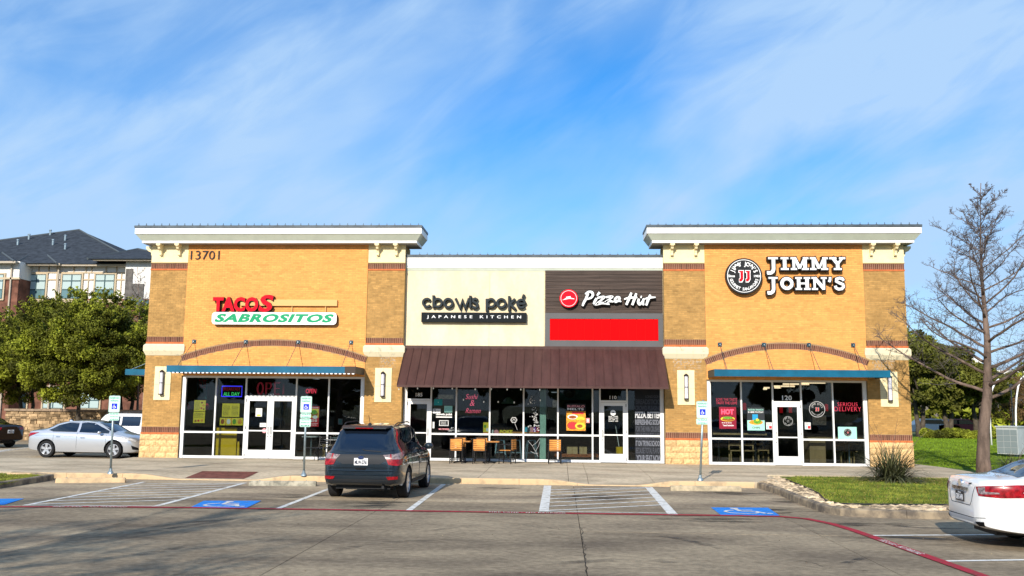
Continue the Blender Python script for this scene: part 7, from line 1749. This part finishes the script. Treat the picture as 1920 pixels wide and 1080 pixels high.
lp2 = [(lp[0][0]+.2, lp[0][1]+.3), (lp[1][0], lp[1][1]+.25), (lp[3][0]-.3, lp[3][1]+.2), (lp[4][0]-.35, -7.5), (-20.5, -7.3)]
blades('side_grass', lp2, 14000, .045, .006, .10, BLADE2, 2, lab='strip of grass on the left kerb island')
blades('lawn_grass', [(12.4, 2.8), (14.1, .6), (14.9, -1.8), (16.5, -4), (30, -2), (30, 14), (13, 14)], 90000, .05, .010, .09, BLADE, 3, lab='short bright lawn grass beside the path')
blades('far_lawn_grass', [(13, 14), (32, 14), (45, 40), (20, 40), (13, 30)], 60000, .07, .02, .09, BLADE, 4, lab='bright lawn grass further back below the oaks')
# edging
ed = MB(); P = [(*p, .15) for p in gp[:7]]+[(14.5, -12.75, .15)]; ed.tube(P, .02, 5); tag(ed.build('grass_edging', PLASTIC), 'thin black metal edging between the grass island and the river rocks', 'edging')
# rocks
def rocks(n, seed):
    rd = random.Random(seed); ico = bmesh.new(); bmesh.ops.create_icosphere(ico, subdivisions=1, radius=1); bv = [v.co.copy() for v in ico.verts]; bf = [[v.index for v in f.verts] for f in ico.faces]; ico.free()
    outer = isl+[(22, CY)]; mb = MB(); c = 0
    rk = [(5.45, CY+.25), (6.05, -5.2), (6.35, -4.9)]+[p for p in gp[:4]]; region = [(5.38, CY-.1), (6.1, -5.0), (6.4, -4.9)]+gp[:7]+[(14.5, -12.85), (14.5, -13.55)]+[(x+.2, y+.15) for x, y in isl[:0:-1] if x < 14]
    for _ in range(n*30):
        x = rd.uniform(5.2, 14.5); y = rd.uniform(-14, -4.8)
        if not inpoly(x, y, region): continue
        s_ = rd.uniform(.045, .115); sx, sy, sz = s_*rd.uniform(.8, 1.5), s_*rd.uniform(.7, 1.2), s_*rd.uniform(.4, .7); a = rd.random()*pi; mb.ct = rd.random(); b0 = len(mb.v); jit = [rd.uniform(.8, 1.15) for _ in bv]
        for v, j in zip(bv, jit): u, w = v.x*sx*j, v.y*sy*j; mb.v.append((x+u*cos(a)-w*sin(a), y+u*sin(a)+w*cos(a), .105+sz*.25+v.z*sz*j*.8))
        for f in bf: mb.face(tuple(b0+i for i in f))
        c += 1
        if c >= n: break
    mb.build('river_rocks', ROCK, kind='stuff')['label'] = 'bed of tan river rocks between kerb and grass'
rocks(1250, 3)
# dry leaves / grit on the lot
mb = MB(); rd = random.Random(8)
for _ in range(420):
    x, y = rd.uniform(-13, 9), rd.uniform(-26, -7.6)
    if rd.random() < .5: y = -7.55-abs(rd.gauss(0, .12))
    s_ = rd.uniform(.006, .018); a = rd.random()*pi; mb.ct = rd.random(); mb.quad((x-s_*cos(a), y-s_*sin(a), .003), (x+s_*sin(a)*.6, y-s_*cos(a)*.6, .012), (x+s_*cos(a), y+s_*sin(a), .004), (x-s_*sin(a)*.6, y+s_*cos(a)*.6, .006))
mb.build('litter', pm('dry_litter', (.34, .26, .15), .9, attr='tint', attv=.8), kind='stuff')

# ================================================================== APARTMENT BLOCK
AY = 40.
RB = pm('red_brick', (.17, .075, .05), .9, .35, 1.6, .3, 20); SID = pm('white_siding', (.72, .70, .66), .85, .05, 1); TRM = pm('tan_trim', (.50, .40, .27), .8); AGL = pm('apartment_glass', (.12, .21, .22), .08, spec=.8); AGB = pm('window_blind', (.40, .50, .49), .6); TFR = pm('teal_frame', (.05, .10, .11), .5); GUT = pm('gutter', (.42, .36, .28), .6)
A = lambda px, py, d=0: F(px, py, AY+d)
ap = empty('apartment_block', (A(100, 780)[0], AY, 0), 'brick and white apartment block with dark hipped shingle roofs on the left', 'building')
def abox(nm, px0_, px1_, py0, py1, mat, d0=0., d1=.3, par=None, wy=None):
    a = F(px0_, 600, AY+d0)[0]; b = F(px1_, 600, AY+d0)[0]; zt_ = F((px0_+px1_)/2, py0, AY+d0)[1]; zb__ = F((px0_+px1_)/2, py1, AY+d0)[1] if py1 is not None else 0
    mb = MB(); mb.box(a, b, AY+d0, AY+d1, zb__, zt_); return mb.build(nm, mat, par or ap)
abox('wall', -220, 283, 560, None, RB, 0, 14); abox('wall', -220, 283, 494, 559.7, SID, 0, 14); abox('wall', -60, 29, 522, None, RB, -1.8, -.01); abox('wall', -60, 29, 490, 521.7, SID, -1.8, -.01)
abox('wall', 229, 300, 486, 560, SID, -.9, -.01); abox('wall', 229, 300, 560.5, None, RB, -.9, -.01)
abox('string_course', -220, 232, 563, 567, TRM, -.12, -.01); abox('string_course', -62, 30, 520, 523.5, TRM, -1.95, -1.81)
# framed windows
def awin(px0_, px1_, py0, py1, d=0., cols=2, rowsf=(.0, .27, .63, 1.), par=ap):
    fr_ = abox('window', px0_, px1_, py0, py1, TFR, d-.10, d-.005)
    for i in range(cols):
        for j in range(len(rowsf)-1):
            w_ = (px1_-px0_)/cols; h_ = py1-py0; abox('pane', px0_+i*w_+1.2, px0_+(i+1)*w_-1.2, py0+h_*rowsf[j]+1.2, py0+h_*rowsf[j+1]-1.2, AGB if j < 2 else AGL, d-.13, d-.101, fr_)
    for q in ((px0_-3, px0_-.2, py0-3, py1+3), (px1_+.2, px1_+3, py0-3, py1+3)): abox('casing', *q, TRM, d-.12, d-.003, fr_)
    abox('casing', px0_, px1_, py0-3, py0-.3, TRM, d-.12, d-.003, fr_); abox('casing', px0_, px1_, py1+.3, py1+3, TRM, d-.12, d-.003, fr_)
for a, b in ((45, 80), (111, 147), (173.5, 209.5), (-20-15, 0)): awin(a, b, 514.5, 560, -.0 if a > 0 else -1.8)
for a, b in ((25, 61), (92, 130), (160, 196)): awin(a, b, 726, 766, 0, 2, (0, .62, 1.))
for a, b in ((45, 80), (111, 147), (173.5, 209.5)): awin(a, b, 600, 645, 0); awin(a, b, 665, 705, 0)
for px in (65, 84, 100, 131, 154, 165, 192, 212): abox('batten', px-.8, px+.8, 496, 512, TRM, -.08, -.003)
for px in (36, 100, 160, 222): abox('batten', px-.8, px+.8, 512, 559, TRM, -.08, -.003)
for a, b in ((30, 44), (84, 107), (151, 169), (213, 229)): abox('batten', a, b, 523, 525.5, TRM, -.07, -.004)
abox('batten', 30, 229, 510, 512, TRM, -.06, -.003)
# downpipes and gutters
for px in (12, 101, 277): abox('downpipe', px, px+2.6, 497, 790, GUT, -1.95 if px < 30 else -.35 if px < 200 else -1.2, -1.81 if px < 30 else -.2 if px < 200 else -1.0)
abox('gutter', 30, 104, 493.5, 497.5, GUT, -.9, -.6); abox('gutter', 107, 234, 494, 498.5, GUT, -.7, -.4); abox('gutter', 166, 300, 484.5, 488.5, GUT, -1.7, -1.4); abox('gutter', -64, 20, 489.5, 493, GUT, -2.6, -2.3)
# balcony recess
GREYW = pm('grey_shutter', (.12, .11, .10), .8, .3, 3); abox('balcony_door', 240, 265, 532, 562, GREYW, -1.0, -.91); abox('balcony_rail', 236, 276, 562, 572, TFR, -1.6, -1.5)
abox('wall', 230, 243, 504, 700, GREYW, -.98, -.91)
# roofs
def hip(px_l, px_r, py_e, apex, d_front, d_apex, d_back, nm='roof'):
    Lp = F(px_l, py_e, AY+d_front); Rp = F(px_r, py_e, AY+d_front); z = (Lp[1]+Rp[1])/2; ax, az = F(*apex, AY+d_apex)
    mb = MB(); P = [(Lp[0], AY+d_front, z), (Rp[0], AY+d_front, z), (Rp[0], AY+d_back, z), (Lp[0], AY+d_back, z), (ax, AY+d_apex, az)]
    mb.v = P
    for f in ((0, 1, 4), (1, 2, 4), (2, 3, 4), (3, 0, 4), (3, 2, 1, 0)): mb.face(f)
    o = mb.build(nm, ROOF, ap); mb = MB()
    for q in (0, 1): mb.tube([P[q], P[4]], .10, 5)
    mb.build('hip_ridge', pm('ridge_cap', (.075, .09, .10), .8), o); return P
Pm = hip(-330, 262, 494.5, (148, 431), -.8, 9, 19)
hip(28, 106, 493.5, (76, 467.5), -1.1, 4, 9); hip(-70, 26, 489.5, (4, 474), -2.6, 2, 7); hip(164, 345, 485, (258, 467), -1.9, 3.5, 9)
for px, py in ((33, 459), (99, 459), (122, 450.5), (94, 440.5), (54, 448.5), (122, 467)):      # roof vents
    # stand the vent on the front roof plane
    P0, P1, P4 = Vector(Pm[0]), Vector(Pm[1]), Vector(Pm[4]); n_ = (P1-P0).cross(P4-P0).normalized(); d = ray(px, py); t_ = (P0-CP).dot(n_)/d.dot(n_); p = CP+d*t_
    mb = MB(); mb.lathe([(.09, p.z-.3), (.09, p.z+.4)], 8, 'z', (p.x, p.y, 0)); mb.lathe([(.14, p.z+.401), (.10, p.z+.5)], 8, 'z', (p.x, p.y, 0)); mb.build('roof_vent', GALV, ap)

# stone wall
SY = 17.3; x0w = F(8, 800, SY)[0]; x1w = F(330, 800, SY)[0]; ztw = F(100, 768, SY)[1]
sw_ = empty('stone_wall', ((x0w+x1w)/2, SY, 0), 'long tan rubble stone wall behind the parked cars on the left', 'wall')
mb = MB(); mb.box(x0w, x1w, SY+.06, SY+.5, -.05, ztw-.09); mb.build('core', pm('wall_mortar', (.16, .12, .08), .95, .2, 4), sw_)
STN = pm('rubble_stone', (.34, .235, .13), .95, .35, 2.4, .5, 14, attr='tint', attv=.5); mb = MB(); z = 0; rd = random.Random(2)
big = []
while z < ztw-.12:
    h = rd.uniform(.10, .19); h = min(h, ztw-.09-z); x = x0w
    while x < x1w:
        w_ = rd.uniform(.14, .42); mb.ct = rd.random(); a, b = x+.008, min(x+w_, x1w)-.008; y = SY+rd.uniform(-.03, .03); c0 = len(mb.v); j = lambda: rd.uniform(-.012, .012)
        mb.hexa([(a+j(), y, z+.006+j()), (b+j(), y+j(), z+.006+j()), (b, SY+.08, z+.006), (a, SY+.08, z+.006), (a+j(), y, z+h-.006+j()), (b+j(), y, z+h-.006), (b, SY+.08, z+h-.006), (a, SY+.08, z+h-.006)]); x += w_
    z += h
mb.build('stonework', STN, sw_, kind='stuff')
x = x0w-.05
while x < x1w: mb = MB(); mb.box(x+.004, x+.9-.004, SY-.08, SY+.58, ztw-.088, ztw+.03); mb.build('coping_stone', pm('coping_stone', (.30, .22, .15), .9, .2, 4), sw_); x += .9

# ================================================================== RIGHT BACKGROUND
# grey cluster mailbox
cb0 = (F(1872, 830, 9.3)[0]+.85, 9.3); zt_m = F(1885, 799, 9.3)[1]
GM = pm('grey_enamel', (.42, .45, .45), .5, .08, 3); t = empty('mailbox_unit', (cb0[0], 9.3, .09), 'grey cluster mailbox unit on the lawn at the right edge', 'mailbox')
wl = 1.25; rotm = .75
def mbx(a, b, c, d, e, f_, mat, nm, par=t):
    mb = MB(); mb.box(a, b, c, d, e, f_); mb.v = [(cb0[0]+x*cos(rotm)-y*sin(rotm), 9.3+x*sin(rotm)*-1*-1+y*cos(rotm), z) for x, y, z in mb.v]; return mb.build(nm, mat, par)
mbx(-.0, wl, .0, .9, .22, zt_m-.06, GM, 'cabinet'); mbx(-.04, wl+.04, -.04, .94, zt_m-.058, zt_m, GM, 'lid'); mbx(.3, wl-.3, .3, .6, .09, .218, GM, 'pedestal')
for i in range(3):
    for j in range(4): mbx(-.012, -.001, .03+i*.29, .03+i*.29+.27, .26+j*.265, .26+j*.265+.245, pm('grey_door', (.20, .24, .25), .5), 'compartment_door')
# curved lamp posts
for pts, lab in ((((1905, 798), (1904.5, 770), (1906, 745), (1909, 725), (1915, 710), (1924, 702)), 'tall curved white post just left of the right edge'), (((1855, 762), (1857, 742), (1861, 728), (1867, 716), (1873, 711)), 'shorter curved white post right beside the bare tree trunk')):
    Yp = 24; P = [(F(px, py, Yp)[0], Yp, F(px, py, Yp)[1]) for px, py in pts]; P = [(P[0][0], Yp, 0)]+P; t = empty('curved_post', P[0], lab, 'lamp post', 'curved white posts'); mb = MB(); mb.tube(P, .05, 8); mb.build('post', SIGNW, t, smooth=True); mb = MB(); mb.lathe([(.12, 0), (.12, .12)], 10, 'z', (P[0][0], Yp, 0)); mb.build('base', GALV, t)
t = empty('street_lamp', (F(1899, 780, 26)[0], 26, 0), 'thin dark lamp pole beside the curved white post', 'lamp post'); x = F(1899, 780, 26)[0]; mb = MB(); mb.tube([(x, 26, 0), (x, 26, F(1899, 728, 26)[1])], .04, 6); mb.build('pole', DARK, t); z_ = F(1899, 728, 26)[1]; mb = MB(); mb.lathe([(.05, z_), (.12, z_+.05), (.12, z_+.2), (.03, z_+.28)], 8, 'z', (x, 26, 0)); mb.build('head', DARK, t)
# white modern building far off
MYY = 105.
def fb(nm, a, b, c, d, mat, par, dy=0, dep=8):
    xa_, xb_ = F(a, 700, MYY+dy)[0], F(b, 700, MYY+dy)[0]; z1_ = F((a+b)/2, c, MYY+dy)[1]; z0_ = F((a+b)/2, d, MYY+dy)[1]; mb = MB(); mb.box(xa_, xb_, MYY+dy, MYY+dy+dep, z0_, z1_); return mb.build(nm, mat, par)
t = empty('office_building', (F(1850, 750, MYY)[0], MYY, 0), 'long low white modern building with a dark window band behind the oaks', 'building')
WB = pm('white_render', (.74, .71, .64), .7); DG = pm('dark_band_glass', (.03, .05, .07), .1, spec=.8)
fb('wall', 1745, 1990, 694, 712, WB, t); fb('wall', 1700, 1990, 712.3, 800, pm('dull_wall', (.16, .14, .12), .8), t, .5); fb('roof', 1740, 1842, 671, 681, WB, t, -2, 12)
for i in range(12): fb('window', 1742+i*8.2, 1749.6+i*8.2, 681.3, 693.7, DG, t, 0, 5)
# far parked cars glimpsed under the oaks
for px, c, lab in ((1748, pm('far_white', (.7, .7, .7), .3), 'white car far behind the lawn under the oaks'), (1800, pm('far_red', (.22, .04, .05), .3), 'dark red car far behind the hedge')):
    Yc = 52; x = F(px, 800, Yc)[0]; t = empty('parked_car', (x, Yc, 0), lab, 'car', 'cars under the oaks')
    mb = MB(); pr = [(-2.2, .3), (-2.2, .85), (-1.7, .95), (-1.1, 1.42), (.5, 1.42), (1.2, .98), (2.0, .85), (2.2, .6), (2.2, .3)]; mb.prism([(x+a, b) for a, b in pr], Yc-.85, Yc+.85); mb.build('body', c, t)
    mb = MB(); mb.prism([(x+a, b) for a, b in ((-1.45, .98), (-1.05, 1.34), (.45, 1.34), (.98, .98))], Yc-.86, Yc-.851); mb.build('window', CARGLASS, t)
    for wx in (-1.35, 1.35): mb = MB(); mb.lathe([(.32, Yc-.9), (.32, Yc-.7)], 16, 'y', (x+wx, 0, .32)); mb.build('wheel', RUBBER, t)
# far belt of trees closing the horizon
def belt(name, pts, n, seed, label):
    rng = np.random.default_rng(seed); B = []
    for i in range(int(len(pts)-1)):
        (xa_, ya_, ha_), (xb_, yb_, hb_) = pts[i], pts[i+1]; L_ = hypot(xb_-xa_, yb_-ya_)
        for q in range(int(L_/1.6)):
            u = q*1.6/L_; h = (ha_+(hb_-ha_)*u)*rng.uniform(.6, 1.05)
            for z in np.arange(1, h, 1.7): B.append((xa_+(xb_-xa_)*u+rng.normal(), ya_+(yb_-ya_)*u+rng.normal()*2, z, 1.7))
    V, Fn, ti = leaves(B, n, .42, rng); o = npmesh(name, V, Fn, LEAF, None, ti); o['kind'] = 'stuff'; o['label'] = label
belt('far_woodland', [(70, 60, 7), (100, 75, 8), (150, 70, 9)], 30000, 41, 'belt of distant woodland beyond the right edge')
belt('far_woodland', [(-130, 45, 8), (-90, 62, 8), (-62, 66, 7)], 30000, 42, 'belt of distant woodland beyond the left edge')
belt('far_woodland', [(-60, 66, 7), (60, 70, 7), (78, 64, 7)], 36000, 43, 'distant woodland hidden behind the shops')

# tyre marks and cracks on the concrete
TYM = softmat('tyre_mark', (.035, .032, .03), .75, 3.2); marks = empty('tyre_marks', (0, -15, 0)); marks['kind'] = 'structure'
def mark(pts, w, z=.0042, mat=TYM, nm='tyre_mark'):
    P = [Vector(G(*p)) for p in pts]; Q = []
    for j in range(len(P)-1):
        p0 = P[max(0, j-1)]; p1 = P[j]; p2 = P[j+1]; p3 = P[min(len(P)-1, j+2)]
        for q in range(6): u = q/6; Q.append(.5*((2*p1)+(-p0+p2)*u+(2*p0-5*p1+4*p2-p3)*u*u+(-p0+3*p1-3*p2+p3)*u**3))
    Q.append(P[-1]); mb = MB()
    for i, p in enumerate(Q):
        d = (Q[min(i+1, len(Q)-1)]-Q[max(0, i-1)]).normalized(); n = Vector((-d.y, d.x))*w/2; mb.v += [(p.x+n.x, p.y+n.y, z), (p.x-n.x, p.y-n.y, z)]
    for i in range(len(Q)-1): mb.face((2*i+1, 2*i+3, 2*i+2, 2*i))
    mb.build(nm, mat, marks)
for i, (pts, w) in enumerate((([(1560, 990), (1640, 984), (1730, 990), (1860, 992)], .16), ([(1640, 1015), (1740, 1022), (1900, 1020)], .14), ([(1480, 1050), (1560, 1060), (1640, 1040)], .12), ([(1150, 1000), (1260, 1008), (1400, 1040)], .18), ([(0, 1000), (150, 1010), (330, 990), (480, 965)], .2),
        ([(20, 1040), (220, 1045), (420, 1010)], .2), ([(780, 1000), (900, 985), (1060, 990)], .15), ([(560, 1050), (700, 1020), (900, 1010)], .18), ([(300, 985), (420, 975), (560, 972)], .16), ([(1000, 1060), (1200, 1050), (1380, 1070)], .2))):
    mark(pts, w, .0038+.0003*i)
for pts in ([(1090, 989), (1092, 1010), (1097, 1040), (1099, 1080)], [(905, 974), (980, 984), (1045, 992), (1090, 995)], [(1500, 1050), (1560, 1066), (1640, 1072)]):
    P = [Vector(G(*p)) for p in pts]; Q = []; rd = random.Random(5)
    for a_, b_ in zip(P, P[1:]):
        for q in range(9): Q.append(a_.lerp(b_, q/9)+Vector((rd.gauss(0, .018), rd.gauss(0, .018))))
    mb = MB(); 
    for i, p in enumerate(Q[:-1]): strip(mb, p, Q[i+1], .006+.008*rd.random(), .0030+.00002*i)
    mb.build('crack', JOINT, marks)

def far_car(x, y, mat, lab, rz=0.):
    t = empty('parked_car', (0, 0, 0), lab, 'car', 'cars behind the viewer', local=True)
    mb = MB(); pr = [(-2.25, .3), (-2.25, .8), (-2.1, .98), (-1.6, 1.05), (-1.0, 1.42), (.4, 1.45), (1.1, 1.02), (1.9, .9), (2.25, .65), (2.25, .3)]; mb.prism(pr, -.88, .88); mb.build('body', mat, t)
    for yy in (-.885, .8805): mb = MB(); mb.prism([(-1.45, 1.04), (-.95, 1.36), (.35, 1.38), (.9, 1.04)], yy, yy+.0045); mb.build('window', CARGLASS, t)
    for wx in (-1.4, 1.4):
        for wy in (-.9, .72): mb = MB(); mb.lathe([(.33, wy), (.33, wy+.18)], 18, 'y', (wx, 0, .33)); mb.build('wheel', RUBBER, t)
    t.location = (x, y, 0); t.rotation_euler = (0, 0, rz)
cm_ = [PSI, PWH, pm('far_red', (.22, .04, .05), .3), PSUV, pm('sand_paint', (.4, .36, .28), .3)]
cn_ = ['silver', 'white', 'dark red', 'dark blue', 'sand coloured']
for i in range(10): far_car(-27+i*6.0+(i%3)*.5, -47-(i%2)*.6, cm_[(i*3+1)%5], '%s car in the parked row behind the viewer' % cn_[(i*3+1)%5])

mb = MB(); rd = random.Random(18)
for _ in range(900):
    x, y = rd.uniform(5.6, 12.5), rd.uniform(-12.8, -4.7)
    if rd.random() < .5: x, y = rd.gauss(9.6, .7), rd.gauss(-5.7, .45)
    if not inpoly(x, y, gp): continue
    s_ = rd.uniform(.012, .035); a_ = rd.random()*pi; z = .135+rd.random()*.02; mb.ct = rd.random(); mb.quad((x-s_*cos(a_), y-s_*sin(a_), z), (x+s_*sin(a_)*.6, y-s_*cos(a_)*.6, z+.012), (x+s_*cos(a_), y+s_*sin(a_), z), (x-s_*sin(a_)*.6, y+s_*cos(a_)*.6, z+.01))
mb.build('leaf_litter', pm('fallen_leaf', (.36, .26, .10), .9, attr='tint', attv=.7), kind='stuff')['label'] = 'fallen tan leaves scattered on the island grass'
blades('clover_patches', gp, 12000, .06, .012, .105, pm('dark_turf', (.06, .12, .012), .8, .4, 3), 6, lab='darker broadleaf patches in the island grass')

# ---- things inside the shops
def in_table(px, Y, lab, r=.38, mat=None):
    x = FX(px, Y); t = empty('inside_table', (x, Y, SW), lab, 'table'); mb = MB(); mb.lathe([(r, SW+.72), (r, SW+.75)], 24, 'z', (x, Y, 0)); mb.build('table_top', mat or PWD, t); mb = MB(); mb.tube([(x, Y, SW+.02), (x, Y, SW+.72)], .03, 8); mb.build('column', GALV, t); mb = MB(); mb.lathe([(.24, SW), (.20, SW+.025)], 16, 'z', (x, Y, 0)); mb.build('base', GALV, t)
in_table(636, 1.3, 'round steel table inside the rightmost window of the left shop', .36, GALV); in_table(585, 2.2, 'round table further inside the left shop behind the burger poster', .36, PW)
in_chair(FX(655, 1.2), 1.2, .6, 'pale wooden chair inside the rightmost window of the left shop', 'chairs inside the left shop'); in_chair(FX(618, 1.6), 1.6, -1.2, 'pale wooden chair left of the inside steel table', 'chairs inside the left shop')
for px, lab in ((1425, 'third pale wooden chair deeper inside the right shop'), (1578, 'pale wooden chair inside the last window of the right shop'), (1602, 'pale wooden chair beside the right jamb inside the right shop')): in_chair(FX(px, 1.5), 1.5, .3, lab, 'pale chairs in the right shop')
in_table(1590, 1.3, 'round wooden table inside the last window of the right shop', .36)
poster(zbox(634, 642, 785, 796, 2.2), 2.2, PW, 'small framed notice on an inside wall of the left shop', [('r', .15, .85, .2, .85, PMINT)], 'notice', 'notice')
DIMW = pm('dim_lit_panel', (.75, .80, .85), .5, emit=.35)
def lit(px0_, px1_, py0, py1, Y, lab, mat=DIMW, nm='ceiling_light', cat='ceiling light'):
    b_ = zbox(px0_, px1_, py0, py1, Y); t = empty(nm, ((b_[0]+b_[1])/2, Y, b_[2]), lab, cat); mb = MB(); mb.box(b_[0], b_[1], Y, Y+.5, b_[2], b_[3]); mb.build('diffuser', mat, t); mb = MB(); mb.box(b_[0]-.03, b_[1]+.03, Y-.01, Y+.52, b_[3]+.002, b_[3]+.04); mb.build('housing', GALV, t)
lit(565, 574, 707, 708.6, 4.5, 'left ceiling light in the window with the oval OPEN sign'); lit(586, 593, 708.5, 710.6, 4.5, 'right ceiling light in the window with the oval OPEN sign')
lit(1034, 1044, 735, 736, 5, 'dim ceiling light right of the green column')
# pale green pendant over the poke shop, back counter with coloured packets
x, z = F(953, 752, 1.6); t = empty('pendant_lamp', (x, 1.6, z), 'pale green bell pendant inside the poke shop', 'lamp'); mb = MB(); mb.lathe([(.26, z-.1), (.24, z-.04), (.10, z+.12), (.03, z+.16)], 18, 'z', (x, 1.6, 0)); mb.build('shade', pm('dim_mint', (.14, .28, .20), .6), t); mb = MB(); mb.tube([(x, 1.6, z+.16), (x, 1.6, 3.25)], .008, 5); mb.build('cord', BLACK, t)
for i, (px, m_) in enumerate(((987, pm('packet_cyan', (.05, .45, .6), .5)), (991, PW), (997, PPNK), (1003, pm('packet_purple', (.3, .1, .5), .5)), (1008, PR))):
    x, z = F(px, 807, 1.0); t = empty('food_packet', (x, 1.05, z), '%s packet on the window counter below the blossom decal' % ['cyan', 'white', 'pink', 'purple', 'red'][i], 'packet', 'packets on the poke shop counter'); zc = F(960, 811, .8)[1]+.021; mb = MB(); mb.hexa([(x-.07, 1.02, zc), (x+.07, 1.02, zc), (x+.07, 1.10, zc), (x-.07, 1.10, zc), (x-.06, 1.04, zc+.17), (x+.06, 1.04, zc+.17), (x+.06, 1.08, zc+.17), (x-.06, 1.08, zc+.17)]); mb.build('packet', m_, t)
# menu screens at the back of the poke shop and the sandwich shop (lit)
SCR = pm('lit_menu_screen', (.5, .42, .30), .4, var=.6, vs=9, emit=.10)
for px0_, px1_, py0, py1, Y, lab in ((1006+30, 1044, 750, 764, 5.5, 'dim menu screen deep inside behind the green column'), (822, 850, 740, 748, 6, 'dim menu screen deep inside behind the notices'), (1524, 1552, 779, 797, 5, 'dim shelf display deep inside right of door 120')):
    b_ = zbox(px0_, px1_, py0, py1, Y); t = empty('menu_screen', ((b_[0]+b_[1])/2, Y, b_[2]), lab, 'screen'); mb = MB(); mb.box(b_[0], b_[1], Y, Y+.05, b_[2], b_[3]); mb.build('screen', SCR, t); mb = MB(); mb.box(b_[0]-.04, b_[1]+.04, Y+.051, Y+.09, b_[2]-.04, b_[3]+.04); mb.build('casing', BLACK, t)
